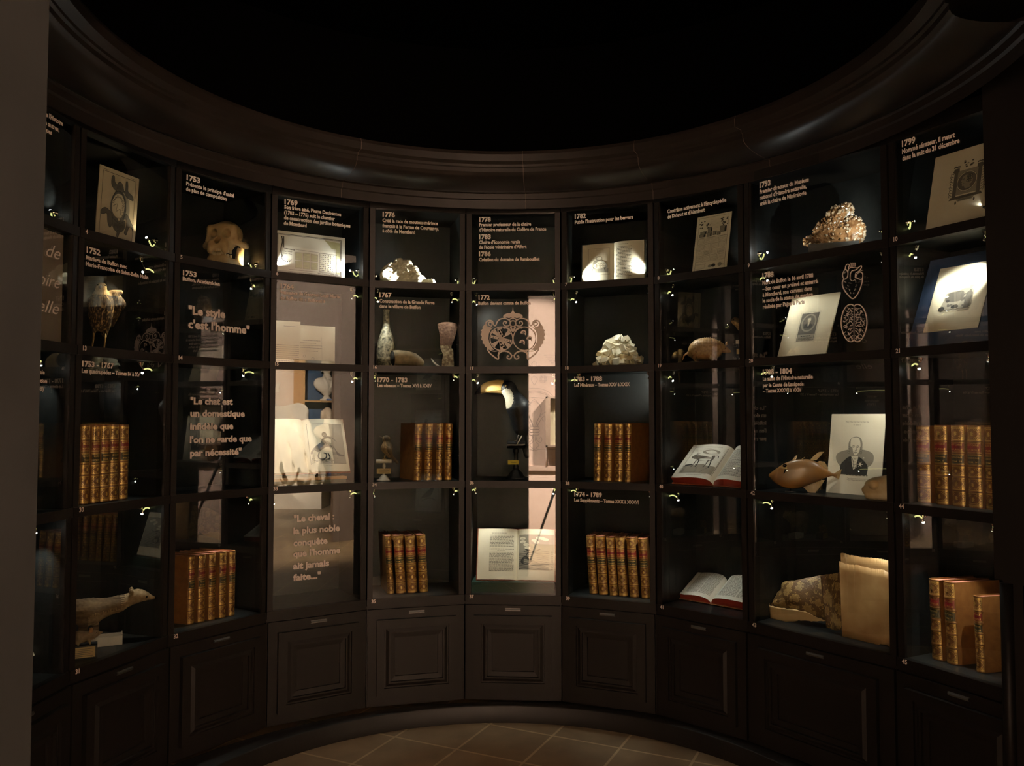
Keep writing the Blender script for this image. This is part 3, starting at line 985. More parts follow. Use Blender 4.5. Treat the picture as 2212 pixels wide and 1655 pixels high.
for i, s_ in enumerate(TXT):
    z = on_back(5, 1180, 768 + i * 4.2).z
    # as one reads it from inside that room, the text runs towards -x
    put_text(mb, lambda a, b_: Vector((pb.x + 0.16 - a, YB + 0.0015, b_)), s_, 0, z, ph * 1.25, (pb.x - pa.x) * 1.0 + 0.1 - 0.02 * i, bold=0.01)
tag(mb.build('wall_text', ink_wall), 'small grey text block printed on the mirrored pink wall', 'lettering')
za, zb = on_back(5, 1170, 1006.5).z, on_back(5, 1170, 1017).z
mb = MB(); mb.box(-3.6, 2.3, YB, YB + 0.022, zb, za)
mb.build('trim_5', mat('rail_paint', (0.36, 0.25, 0.19), 0.7), kind='structure')
# wall display case next to the ornament
p0 = on_back(5, 1178.5, 857, 0.11); p1 = on_back(5, 1178.5, 966, 0.11)
t = thing('wall_case', 'shallow brown wall case with a pale interior, mirrored in the glass of case 36', 'display case', None, (p0.x, YB, p1.z))
mb = MB(); W_ = 0.55; Hh = p0.z - p1.z
mb.box(0, W_, 0, 0.012, 0, Hh); mb.box(0, 0.022, 0, 0.11, 0, Hh); mb.box(W_ - 0.022, W_, 0, 0.11, 0, Hh); mb.box(0, W_, 0, 0.11, 0, 0.018); mb.box(0, W_, 0, 0.11, Hh - 0.018, Hh)
mb.box(0.022, 0.05, 0.085, 0.11, 0.018, Hh - 0.018); mb.box(W_ - 0.05, W_ - 0.022, 0.085, 0.11, 0.018, Hh - 0.018)
mb.build('box_frame', mat('case_brown', (0.17, 0.115, 0.08), 0.6), t)
mb = MB(); mb.box(0.024, W_ - 0.024, 0.012, 0.016, 0.02, Hh - 0.02); mb.build('lining', mat('case_cream', (0.68, 0.60, 0.40), 0.8), t)
q0 = on_back(5, 1181, 968); q1 = on_back(5, 1181, 1007)
mb = MB(); mb.tube([(q0.x, YB + 0.018, q0.z), (q1.x, YB + 0.018, q1.z)], 0.011, 10)
tag(mb.build('cable_duct', mat('duct_white', (0.7, 0.55, 0.46), 0.6), None, True), 'thin pale cable duct under the mirrored wall case', 'pipe')

# camera tripod standing where the picture is taken from
t = thing('tripod', 'black camera tripod standing in the doorway, mirrored in the glass of case 37', 'tripod', None, (0.02, -0.10, 0))
bk = mat('tripod_black', (0.02, 0.02, 0.02), 0.5)
for k in range(3):
    a = R(205 + 120 * k)
    mb = MB(); e = Vector((0.42 * math.cos(a), 0.42 * math.sin(a), 0.0)); top = Vector((0.03 * math.cos(a), 0.03 * math.sin(a), 0.98))
    mb.tube([top, top.lerp(e, .35)], 0.016, 8); mb.tube([top.lerp(e, .33), top.lerp(e, .68)], 0.012, 8); mb.tube([top.lerp(e, .66), top.lerp(e, .985)], 0.009, 8); mb.ball(top.lerp(e, .985), 0.012)
    mb.build('leg', bk, t, True)
mb = MB(); mb.tube([(0, 0, .78), (0, 0, 1.16)], 0.014, 10); mb.ball((0, 0, 1.0), (.045, .045, .03)); mb.build('centre_column', bk, t, True)
mb = MB(); mb.tube([(0, 0, 1.15), (0, 0, 1.22)], [0.025, 0.03], 12); mb.box(-.035, .035, -.035, .035, 1.22, 1.245); mb.tube([(0, -.02, 1.2), (0.05, -.22, 1.12)], 0.008, 8); mb.build('tripod_head', bk, t)
t2 = thing('camera', 'black camera body mounted on the tripod', 'camera', None, (0.02, -0.10, 1.245))
mb = MB(); mb.box(-.07, .07, -.035, .03, 0, .095); mb.box(-.03, .03, -.03, .02, .095, .125); mb.build('body', bk, t2)
mb = MB(); mb.tube([(0, .03, .05), (0, .065, .05)], [.036, .038], 16); mb.build('lens', bk, t2, True)

# ---- portal, statue room
def side(x, y, s):
    return seen_in(3, x, y, s)


PORT_S = 17.0
A1 = side(720, 1174, PORT_S); A0 = side(590, 1174, PORT_S - 0.9); A2 = side(786, 1174, PORT_S + .3)
ZH = side(660, 777, PORT_S - .3).z
pdir = Vector((A1.x - A0.x, A1.y - A0.y)).normalized()
pnrm = Vector((-pdir.y, pdir.x))
bk3 = side(660, 900, 30); c3 = Vector((bk3.x - A1.x, bk3.y - A1.y))
if pnrm.dot(c3) < 0:
    pnrm = -pnrm
P2 = lambda a, d: Vector((A1.x, A1.y)) + pdir * a + pnrm * d


def pbox(mb, a0, a1, d0, d1, z0, z1, m=0):
    q = [P2(a0, d0), P2(a1, d0), P2(a1, d1), P2(a0, d1)]
    mb.add([(p.x, p.y, z0) for p in q] + [(p.x, p.y, z1) for p in q],
           [(0, 1, 2, 3), (7, 6, 5, 4), (0, 4, 5, 1), (1, 5, 6, 2), (2, 6, 7, 3), (3, 7, 4, 0)], m)


mb = MB()
pbox(mb, 0, 1.6, 0, 0.05, 0, 3.25); pbox(mb, -1.75, 0, 0, 0.05, ZH, 3.25); pbox(mb, -2.6, -1.75, 0, 0.05, 0, 3.25)
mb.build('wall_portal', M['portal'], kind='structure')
# back wall of the statue room, shelves with busts in front of it
D_SH = ((side(700, 900, 26.6) - A1).xy.dot(pnrm))
mb = MB(); pbox(mb, -3.6, 2.2, D_SH + 0.36, D_SH + 0.46, 0, 3.25)
mb.build('wall_statue_room', M['cream_wall'], kind='structure')


def sh_a(x, y, extra=0.0):         # along-wall position and height of a mirrored pixel, on the shelf front
    r = un(x, y); b = BAY[3]; n = b.n
    k = b.c.dot(n) / (r.x * n.x + r.y * n.y)
    q = Vector((r.x * k, r.y * k)); w = Vector((r.x, r.y)); w = w - n * (2 * w.dot(n))
    a1 = A1.xy
    m = (D_SH + extra - (q - a1).dot(pnrm)) / w.dot(pnrm)
    p = q + w * m
    return (p - a1).dot(pdir), HC + r.z * (k + m)


wood = mat('oak_shelf', (0.50, 0.28, 0.11), 0.5, var=(0.56, 0.33, 0.14), scale=14, stretch=(1, 1, .2))
blue = mat('blue_panel', (0.045, 0.085, 0.15), 0.7)
aL, _ = sh_a(657, 880); aR = aL + 1.9
_, zs1 = sh_a(700, 865); _, zs2 = sh_a(700, 971.5)
t0 = P2(aL, D_SH)
t = thing('bookcase', 'oak shelving with a dark blue back, mirrored in the glass of case 33', 'shelving', None, (t0.x, t0.y, 0), math.atan2(pdir.y, pdir.x))
flip = 1 if abs((Vector((-pdir.y, pdir.x)) - pnrm).length) < 1e-3 else -1
zt_ = zs1 + 0.84
mb = MB()
for u in (0, 0.95, 1.9):
    mb.box(u - 0.02, u + 0.02, 0, flip * 0.34, 0, zt_)
mb.build('uprights', wood, t)
for z in (zs1, zs2, zt_, zs2 - 0.85):
    mb = MB(); mb.box(0.02, 1.88, 0.002, flip * 0.33, z - 0.032, z); mb.build('shelf', wood, t)
mb = MB(); mb.box(0.02, 1.88, flip * 0.33, flip * 0.34, 0.02, zt_ - 0.02); mb.build('back_panel', blue, t)

plasterw = mat('white_plaster', (0.74, 0.64, 0.49), 0.6, var=(0.78, 0.68, 0.53), scale=10)
plastert = mat('aged_plaster', (0.62, 0.47, 0.31), 0.6, var=(0.68, 0.53, 0.36), scale=10)


def bust(lab, a, z, hgt, mt, bald):
    p = P2(a, D_SH + 0.15)
    t = thing('portrait_bust', lab, 'bust', None, (p.x, p.y, z), math.atan2(pdir.y, pdir.x))
    k = hgt / 0.72
    s = -flip        # towards the viewer in y
    mb = MB()
    mb.box(-.085 * k, .085 * k, -.07 * k, .07 * k, 0, .03 * k)
    mb.lathe([(.075 * k, .03 * k), (.07 * k, .05 * k), (.045 * k, .075 * k), (.045 * k, .10 * k), (.065 * k, .115 * k), (.07 * k, .135 * k)], 16)
    mb.build('socle', mt, t, False)

    def fn(X, Y, Z):
        X, Y, Z = X / k, Y / k * s, Z / k
        d = union([sph(X, Y, Z, (0, 0, .27), (.20, .11, .15)), sph(X, Y, Z, (-.15, -.005, .30), (.085, .075, .085)), sph(X, Y, Z, (.15, -.005, .30), (.085, .075, .085)),
                   cap(X, Y, Z, (0, -.01, .36), (0, .012, .50), .062, .055)], .05)
        d = smin(d, cap(X, Y, Z, (0, 0, .13), (0, 0, .2), .06, .10), .05)
        hd = union([sph(X, Y, Z, (0, 0, .60), (.078, .095, .105)), sph(X, Y, Z, (0, .03, .54), (.06, .07, .065)), cap(X, Y, Z, (0, .088, .60), (0, .108, .565), .010, .016),
                    sph(X, Y, Z, (0, .085, .505), (.022, .02, .016)), sph(X, Y, Z, (0, .082, .525), (.028, .016, .009))], .02)
        hd = smax(hd, -sph(X, Y, Z, (-.033, .095, .605), (.018, .012, .011)), .006)
        hd = smax(hd, -sph(X, Y, Z, (.033, .095, .605), (.018, .012, .011)), .006)
        hd = smin(hd, sph(X, Y, Z, (-.033, .086, .603), .011), .003); hd = smin(hd, sph(X, Y, Z, (.033, .086, .603), .011), .003)
        for sg in (-1, 1):
            hd = smin(hd, cap(X, Y, Z, (sg * .085, -.01, .62), (sg * .088, -.02, .53), .03, .03), .02)
            if not bald:
                hd = smin(hd, cap(X, Y, Z, (sg * .03, -.02, .69), (sg * .075, -.02, .65), .035, .03), .02)
        d = smin(d, hd, .02)
        for sg in (-1, 1):       # lapels and cravat
            d = smin(d, cap(X, Y, Z, (sg * .085, .07, .41), (sg * .03, .115, .24), .022, .018), .012)
        for i in range(3):
            d = smin(d, cap(X, Y, Z, (-.03, .075 + .012 * i, .43 - .035 * i), (.03, .075 + .012 * i, .43 - .035 * i), .014), .008)
        return d * k
    sdf_obj('figure', fn, (-.27 * k, -.16 * k, .09 * k), (.27 * k, .16 * k, .76 * k), .0105 * k, mt, t)
    return t


a1_, z_ = sh_a(706, 865, .15); a2_, z2_ = sh_a(707, 971, .15)
hb = (lambda y0, y1, x: sh_a(x, y0, .15)[1] - sh_a(x, y1, .15)[1])
bust('white plaster bust of a man with rolled curls, on the upper mirrored shelf', a1_, zs1, hb(776, 865, 706), plasterw, False)
bust('tan plaster bust of a balding man, on the lower mirrored shelf', a2_, zs2, hb(878, 971, 707), plastert, True)
mb = MB(); mb.box(-.05, .05, -.004, .004, 0, .03)
q = P2(a1_ - .02, D_SH + .03)
o = mb.build('shelf_label', mat('label_blue', (.12, .2, .42), .6)); o.location = (q.x, q.y, zs1); o.rotation_euler = (0, 0, math.atan2(pdir.y, pdir.x))
tag(o, 'small blue label standing before the upper mirrored bust', 'label')

# seated draped figure on its plinth
ST_S = 23.6
sp = side(640, 1094, ST_S)
er = (side(660, 1094, ST_S) - side(620, 1094, ST_S)); er.z = 0
pxs = er.length / 40.0
er.normalize()
ed = side(640, 1094, ST_S + 1) - sp; ed.z = 0
ed = (ed - er * ed.dot(er)).normalized()
MT = Matrix(((er.x, ed.x), (er.y, ed.y)))


def stT(p):      # p = (pixels right, pixels deep, pixels up) from the plinth foot
    v = er * (p.x * pxs) + ed * (p.y * pxs)
    return Vector((v.x, v.y, p.z * pxs))


t = thing('statue', 'white draped seated statue on a low plinth, mirrored in the glass of case 33', 'statue', None, (sp.x, sp.y, 0))
mb = MB(); mb.T = stT
mb.box(-125, 62, -30, 48, 0, 54); mb.box(-128, 65, -33, 51, 48, 56)
mb.build('plinth', plasterw, t)


def fig(X, Y, Z):
    d = union([sph(X, Y, Z, (-95, 18, 175), (34, 26, 62)), sph(X, Y, Z, (-95, 14, 225), (40, 22, 24)), cap(X, Y, Z, (-95, 12, 240), (-92, 8, 258), 12, 11),
               sph(X, Y, Z, (-90, 4, 275), (17, 19, 22)), sph(X, Y, Z, (-92, 10, 280), (21, 20, 20)), cap(X, Y, Z, (-90, -12, 276), (-88, -17, 268), 3, 4)], 12)
    d = smin(d, union([cap(X, Y, Z, (-92, 10, 180), (6, -14, 204), 30, 20), cap(X, Y, Z, (6, -14, 202), (40, -18, 74), 19, 14),       # near thigh and shin
                       cap(X, Y, Z, (-88, 28, 128), (-20, 12, 165), 32, 25), cap(X, Y, Z, (-20, 12, 163), (-14, 0, 74), 23, 15),
                       cap(X, Y, Z, (34, -18, 66), (52, -30, 63), 10, 8), cap(X, Y, Z, (-14, -4, 66), (2, -22, 63), 10, 8)], 14), 14)
    d = smin(d, union([cap(X, Y, Z, (-128, 12, 222), (-120, -12, 172), 13, 11), cap(X, Y, Z, (-120, -12, 172), (-72, -24, 205), 10, 8),
                       cap(X, Y, Z, (-64, 8, 222), (-58, -14, 232), 13, 11), cap(X, Y, Z, (-58, -14, 232), (-44, -22, 258), 10, 7)], 6), 5)
    for i in range(4):           # hand fingers
        d = smin(d, cap(X, Y, Z, (-44, -22, 258), (-31 - i * 1.5, -26 + i * 3, 268 - i * 6), 3.6, 2.6), 2)
    # draped cloth hanging from the knee: a sheet with folds
    d = smin(d, cap(X, Y, Z, (16, -16, 196), (50, -20, 70), 13, 20), 10)
    d = smin(d, cap(X, Y, Z, (-30, -8, 180), (-20, -16, 75), 28, 32), 16)
    for i in range(8):           # raised folds falling from the lap and knee
        x0, x1 = -78 + 13 * i, -66 + 17 * i
        d = smin(d, union([cap(X, Y, Z, (x0 - 8, -18, 214 - (7 - i) * 2), (x0 + 4, -33 - 2 * (i % 2), 170), 4, 6), cap(X, Y, Z, (x0 + 4, -33 - 2 * (i % 2), 170), (x1, -40 - 5 * (i % 2), 66), 6, 8)], 4), 5)
    for i in range(4):
        d = smin(d, cap(X, Y, Z, (-70 + 22 * i, -28, 216 - 3 * i), (-52 + 20 * i, 16, 222 - 4 * i), 4, 3), 4)
    f = 5.5 * (np.abs(np.sin((X * .8 + Z * .42) * .11 + .8 * np.sin(Z * .03))) - .6) + 3.0 * (np.abs(np.sin((X * .9 - Z * .25) * .17 + Y * .05)) - .6)
    w = np.clip((226 - Z) / 30, 0, 1)
    d = d + f * w
    d = smin(d, np.maximum(np.maximum(np.abs(X + 95) - 42, np.abs(Y - 20) - 34), np.abs(Z - 84) - 32), 6)   # seat
    return d


sdf_obj('figure', fig, (-146, -52, 52), (92, 62, 306), 3.0, plasterw, t, T=stT)
mb = MB(); mb.T = stT
mb.tube([(50, -8, 70), (58, -8, 62), (56, -8, 56)], [10, 9, 8], 10); mb.build('scroll', plasterw, t, True)
# spots of the statue room
lamp('room_spot', 'SPOT', (*(P2(-0.75, 0.45)), 3.1), (*(P2(-0.35, D_SH)), 1.35), STAT_W, WARM, R(78), 0.6, 0.05)
lamp('room_spot', 'SPOT', (*(P2(-2.2, 0.5)), 3.1), (sp.x, sp.y, 0.8), STAT_W * .55, WARM, R(60), 0.6, 0.05)
lamp('room_spot', 'SPOT', (*(P2(-0.6, -2.4)), 3.1), (*(P2(0.1, 0.0)), 1.6), PORT_W, WARM, R(85), 0.7, 0.05)
lamp('room_spot', 'SPOT', (*(P2(-0.9, -1.0)), 3.1), (*(P2(-0.75, 0.3)), 0.0), PORT_W * 0.7, (1.0, 0.72, 0.42), R(60), 0.7, 0.05)
# ------------------------------------------------------------------ printed and written paper
rnd = random.Random(7)
M['paper'] = mat('old_paper', (0.78, 0.71, 0.56), 0.85, var=(0.72, 0.64, 0.48), scale=9, detail=6)
M['white_paper'] = mat('white_paper', (0.82, 0.80, 0.72), 0.85, var=(0.78, 0.75, 0.66), scale=9)
M['cream_card'] = mat('cream_card', (0.78, 0.70, 0.52), 0.8, var=(0.75, 0.67, 0.49), scale=6)
M['tan_paper'] = mat('tan_paper', (0.60, 0.50, 0.35), 0.8, var=(0.55, 0.45, 0.31), scale=5)
M['ink'] = mat('ink_black', (0.035, 0.033, 0.03), 0.8)
M['ink2'] = mat('ink_grey', (0.12, 0.108, 0.09), 0.85)
M['ink3'] = mat('ink_light', (0.31, 0.28, 0.22), 0.85)
M['green_wash'] = mat('green_wash', (0.58, 0.57, 0.34), 0.85, var=(0.52, 0.52, 0.30), scale=60)
INKS = [M['ink'], M['ink2'], M['ink3']]      # slots 1, 2, 3 on a sheet


class Sheet:
    """drawing in unit coordinates on any surface: P(u, v) -> local point"""
    def __init__(self, mb, P, ax):
        self.mb = mb; self.P = P; self.ax = ax       # ax: height / width

    def poly(self, pts, m=1):
        self.mb.dpoly(self.P, pts, m)

    def line(self, pts, w=0.006, m=1, sm=0, closed=False):
        if sm:
            pts = smooth(pts, sm, closed)
        pts = [Vector((p[0], p[1] * self.ax)) for p in pts]
        if closed:
            pts = pts + [pts[0]]
        n = len(pts); A, B = [], []
        for i in range(n):
            d = pts[min(i + 1, n - 1)] - pts[max(i - 1, 0)]
            d = d.normalized() if d.length > 1e-9 else Vector((1, 0))
            q = Vector((-d.y, d.x)) * w * 0.5
            a, b = pts[i] + q, pts[i] - q
            A.append(self.P(a.x, a.y / self.ax)); B.append(self.P(b.x, b.y / self.ax))
        self.mb.add(A + B, [(i, i + 1, n + i + 1, n + i) for i in range(n - 1)], m)

    def rect(self, x0, y0, x1, y1, w=0.006, m=1):
        for a, b in (((x0, y0), (x1, y0)), ((x1, y0), (x1, y1)), ((x1, y1), (x0, y1)), ((x0, y1), (x0, y0))):
            q = 6
            self.line([(a[0] + (b[0] - a[0]) * i / q, a[1] + (b[1] - a[1]) * i / q) for i in range(q + 1)], w, m)

    def ell(self, cx_, cy_, rx, ry, m=1, n=20, a0=0.0):
        self.poly([(cx_ + rx * math.cos(2 * math.pi * k / n + a0), cy_ + ry * math.sin(2 * math.pi * k / n + a0)) for k in range(n)], m)

    def ring(self, cx_, cy_, rx, ry, w=0.006, m=1, n=24, a0=0, a1=2 * math.pi):
        self.line([(cx_ + rx * math.cos(a0 + (a1 - a0) * k / n), cy_ + ry * math.sin(a0 + (a1 - a0) * k / n)) for k in range(n + 1)], w, m)

    def hatch(self, x0, y0, x1, y1, n, w=0.004, m=2, slope=0.0):
        for i in range(n):
            y = y0 + (y1 - y0) * (i + .5) / n
            self.line([(x0, y), ((x0 + x1) / 2, y + slope / 2), (x1, y + slope)], w * rnd.uniform(.6, 1.3), m)

    def text(self, x0, y0, x1, y1, n, m=2, th=0.45, ragged=0.1, hand=False):
        for i in range(n):
            y = y1 - (y1 - y0) * (i + .5) / n
            h = (y1 - y0) / n * th * self.ax
            x = x0; e = x1 - (rnd.random() * ragged * (x1 - x0) if (ragged and rnd.random() < .35) else 0)
            while x < e - .01:
                w = min(rnd.uniform(.02, .075), e - x)
                if hand:
                    self.line([(x, y), (x + w * .3, y + .004), (x + w * .6, y - .003), (x + w, y + .002)], h * .5, m)
                else:
                    self.line([(x, y), (x + w / 2, y), (x + w, y)], h, m)
                x += w + .012


def d_portrait(s, cx_, cy_, k, bald=False, dark=1, facing=1):
    f = facing
    X = lambda a, b: (cx_ + a * k * f, cy_ + b * k / s.ax)
    pl = lambda pts, m: s.poly([X(*p) for p in pts], m)
    ln = lambda pts, w, m, sm=3: s.line([X(*p) for p in pts], w * k, m, sm)
    pl(smooth([(-.62, -.95), (-.66, -.55), (-.45, -.28), (-.22, -.12), (.18, -.12), (.46, -.3), (.66, -.58), (.62, -.95)], 4), dark)       # coat
    pl([(-.16, -.1), (.18, -.1), (.12, -.62), (-.02, -.72), (-.1, -.5)], 4)                                                            # shirt front
    for i in range(4):
        ln([(-.06 - .02 * i, -.18 - i * .13), (.03, -.24 - i * .13), (.09 - .01 * i, -.19 - i * .13)], .018, 2)
    pl(smooth([(-.3, .18), (-.33, .48), (-.2, .72), (.03, .79), (.24, .72), (.34, .46), (.3, .16), (.2, -.02), (-.2, -.02)], 4), 3)       # hair
    fc = smooth([(-.23, .30), (-.22, .56 if not bald else .66), (-.05, .66 if not bald else .74), (.14, .64 if not bald else .72), (.24, .50), (.24, .24), (.15, .02), (.03, -.07), (-.12, .02)], 4)
    pl(fc, 4)
    pl(smooth([(-.23, .34), (-.22, .12), (-.12, .0), (-.02, -.06), (-.08, .08), (-.13, .3)], 3), 3)                                     # cheek shade
    for e in (-.08, .12):
        ln([(e - .06, .345), (e, .37), (e + .06, .345)], .022, 2)
        s.ell(*X(e, .30), .022 * k, .017 * k / s.ax, 1, 8)
        ln([(e - .045, .30), (e, .325), (e + .045, .30)], .012, 1)
    ln([(.04, .32), (.08, .18), (.03, .155), (-.01, .17)], .02, 2)
    ln([(-.05, .07), (.03, .085), (.1, .07)], .022, 1)
    ln([(-.02, .035), (.06, .035)], .018, 3, 0)
    for sg in (-1, 1):
        for j in range(3):
            s.ring(*X(sg * .29, .28 - j * .11), .055 * k, .05 * k / s.ax, .014 * k, 2, 10)
    ln([(-.18, -.12), (-.06, -.3), (-.02, -.66)], .022, 2); ln([(.2, -.12), (.15, -.34), (.06, -.7)], .022, 2)


def border(s, i=0.06, j=None, w=0.008, m=1):
    j = i / s.ax if j is None else j
    s.rect(i, j, 1 - i, 1 - j, w, m)


def d_dissection(s):
    border(s, .085, .058, .009); s.text(.08, .955, .22, .97, 1, 2); s.text(.78, .955, .93, .97, 1, 2)
    s.poly(smooth([(.34, .62), (.31, .52), (.33, .38), (.42, .30), (.55, .28), (.66, .33), (.72, .45), (.71, .58), (.66, .68), (.55, .75), (.42, .72)], 5), 2)
    s.poly(smooth([(.70, .70), (.78, .6), (.80, .45), (.72, .38), (.70, .5)], 4), 3)
    for a in ([(.43, .72), (.36, .74), (.30, .80), (.31, .90), (.36, .91), (.38, .84), (.44, .80), (.47, .78)], [(.62, .74), (.66, .78), (.66, .88), (.70, .90), (.72, .83), (.73, .76), (.85, .72), (.88, .66), (.80, .66), (.70, .68)],
              [(.34, .40), (.24, .44), (.17, .44), (.10, .40), (.09, .35), (.15, .35), (.24, .37), (.27, .26), (.33, .19), (.38, .24), (.40, .33)],
              [(.66, .36), (.74, .36), (.74, .26), (.70, .17), (.76, .15), (.80, .24), (.86, .28), (.93, .22), (.92, .29), (.86, .34), (.80, .40), (.72, .44)],
              [(.44, .80), (.50, .86), (.58, .83), (.62, .74), (.55, .72), (.46, .73)], [(.38, .34), (.40, .22), (.50, .16), (.62, .17), (.70, .24), (.70, .34), (.56, .28)], [(.52, .18), (.51, .10), (.55, .09), (.58, .17)]):
        s.poly(smooth(a, 4, True), 2)
        s.line(a + [a[0]], .010, 1, 3)
    s.poly(smooth([(.37, .60), (.35, .50), (.37, .42), (.45, .36), (.55, .35), (.63, .41), (.66, .50), (.65, .60), (.58, .68), (.46, .68)], 5, True), 4)
    s.line([(.35, .58), (.42, .70), (.55, .72), (.66, .62), (.70, .48), (.64, .36)], .02, 1, 5)
    s.line([(.38, .56), (.45, .63), (.55, .64), (.60, .58)], .012, 2, 5); s.line([(.38, .50), (.48, .54), (.46, .44), (.56, .48), (.58, .40)], .010, 2, 5)
    for k in range(14):
        a = .2 + k * .2
        s.line([(.51 + .12 * math.cos(a), .50 + .13 * math.sin(a)), (.51 + .165 * math.cos(a + .1), .50 + .17 * math.sin(a + .1))], .008, 1)
    for k in range(10):
        s.line([(.60, .40 + k * .024), (.645, .405 + k * .024)], .008, 1)
    s.ell(.54, .335, .03, .02, 4); s.ring(.54, .335, .03, .02, .006, 1)
    for k in range(10):
        s.line([(.44 + k * .025, .20 + .03 * math.sin(k)), (.45 + k * .024, .27)], .008, 1)
    for k in range(6):
        s.line([(.46 + k * .022, .75), (.48 + k * .02, .82)], .008, 1)


def d_plan(s):
    s.rect(.035, .07, .945, .93, .007); s.rect(.045, .09, .935, .91, .004)
    s.poly([(.70, .89), (.93, .86), (.93, .13), (.88, .14), (.87, .70), (.80, .71), (.76, .80)], 5)
    for k in range(15):
        s.ell(.095 + .01 * math.sin(k * .5), .86 - k * .031, .011, .018, 1, 6)
        s.ell(.12, .86 - k * .026, .010, .016, 1, 6) if k < 10 else None
    for k in range(10):
        a = math.pi + k * .33
        s.ell(.17 + .075 * math.cos(a), .40 + .09 * math.sin(a), .010, .016, 1, 6)
    for k in range(8):
        s.ell(.14 + k * .018, .60 - k * .002, .009, .014, 2, 6)
    s.text(.12, .46, .24, .56, 2, 2, hand=True)
    s.poly([(.27, .57), (.61, .57), (.61, .14), (.19, .14)], 4)
    for j in range(2):
        for i in range(3):
            x0 = .285 + i * .11 - (1 - j) * 0; y0 = .18 + j * .19
            s.poly([(x0, y0), (x0 + .095, y0), (x0 + .095, y0 + .165), (x0, y0 + .165)], 5)
            for q in range(5):
                s.line([(x0, y0 + .02 + q * .03), (x0 + .095, y0 + .02 + q * .03)], .003, 3)
            s.rect(x0, y0, x0 + .095, y0 + .165, .003, 2)
    for j in range(9):
        for i in range(9):
            s.ell(.64 + i * .025 - j * .001, .18 + j * .044, .0075, .012, 2 if (i + j) % 3 else 5, 6)
    s.rect(.625, .15, .865, .57, .004, 2)
    s.line([(.20, .13), (.86, .13)], .006, 3); s.line([(.27, .60), (.64, .58), (.88, .56)], .004, 2)
    s.text(.6, .095, .9, .115, 1, 2)


def d_quarry(s):
    border(s, .07, .035, .006)
    s.line([(.10, .60), (.92, .60)], .006)
    for k in range(36):
        x = rnd.choice([rnd.uniform(.10, .42), rnd.uniform(.72, .92)]); y = rnd.uniform(.78, .93) - (.03 if .25 < x < .42 else 0)
        s.ell(x, y, rnd.uniform(.015, .03), rnd.uniform(.008, .016), rnd.choice([1, 2, 2]), 7)
    for x0, y0, w, h in ((.12, .62, .18, .05), (.14, .67, .18, .05), (.34, .615, .14, .07), (.36, .69, .12, .09), (.52, .63, .1, .07), (.64, .62, .1, .06), (.72, .66, .18, .11)):
        s.poly([(x0, y0), (x0 + w, y0), (x0 + w, y0 + h), (x0, y0 + h)], 3)
        s.poly([(x0 + w * .7, y0), (x0 + w, y0 + h * .2), (x0 + w, y0 + h), (x0 + w * .7, y0 + h * .8)], 1)
        s.rect(x0, y0, x0 + w, y0 + h, .006, 1); s.hatch(x0, y0, x0 + w * .7, y0 + h, 4, .004, 2, .01)
    s.hatch(.42, .74, .72, .92, 8, .003, 3)
    for gy in range(4):
        for gx in range(4):
            x0 = .10 + gx * .20 + (.02 if gx > 1 else 0); y0 = .19 + gy * .098 + (.01 if gy > 1 else 0)
            s.rect(x0, y0, x0 + .18, y0 + .085, .006, 2)
            if (gx + gy) % 2:
                for q in range(7):
                    s.line([(x0 + .02 + q * .023, y0 + .012), (x0 + .02 + q * .023, y0 + .074)], .006, 3)
            else:
                s.hatch(x0 + .015, y0 + .01, x0 + .165, y0 + .075, 5, .007, 3 if gy != 1 else 2)
    s.rect(.08, .175, .50, .60, .004, 2); s.rect(.52, .175, .93, .60, .004, 2)
    s.line([(.09, .14), (.4, .14)], .004, 2); s.rect(.10, .06, .36, .13, .004, 2)
    s.ell(.52, .09, .06, .024, 3); s.ell(.62, .095, .06, .028, 1); s.ell(.80, .10, .055, .03, 3); s.ring(.80, .10, .055, .03, .006, 2)


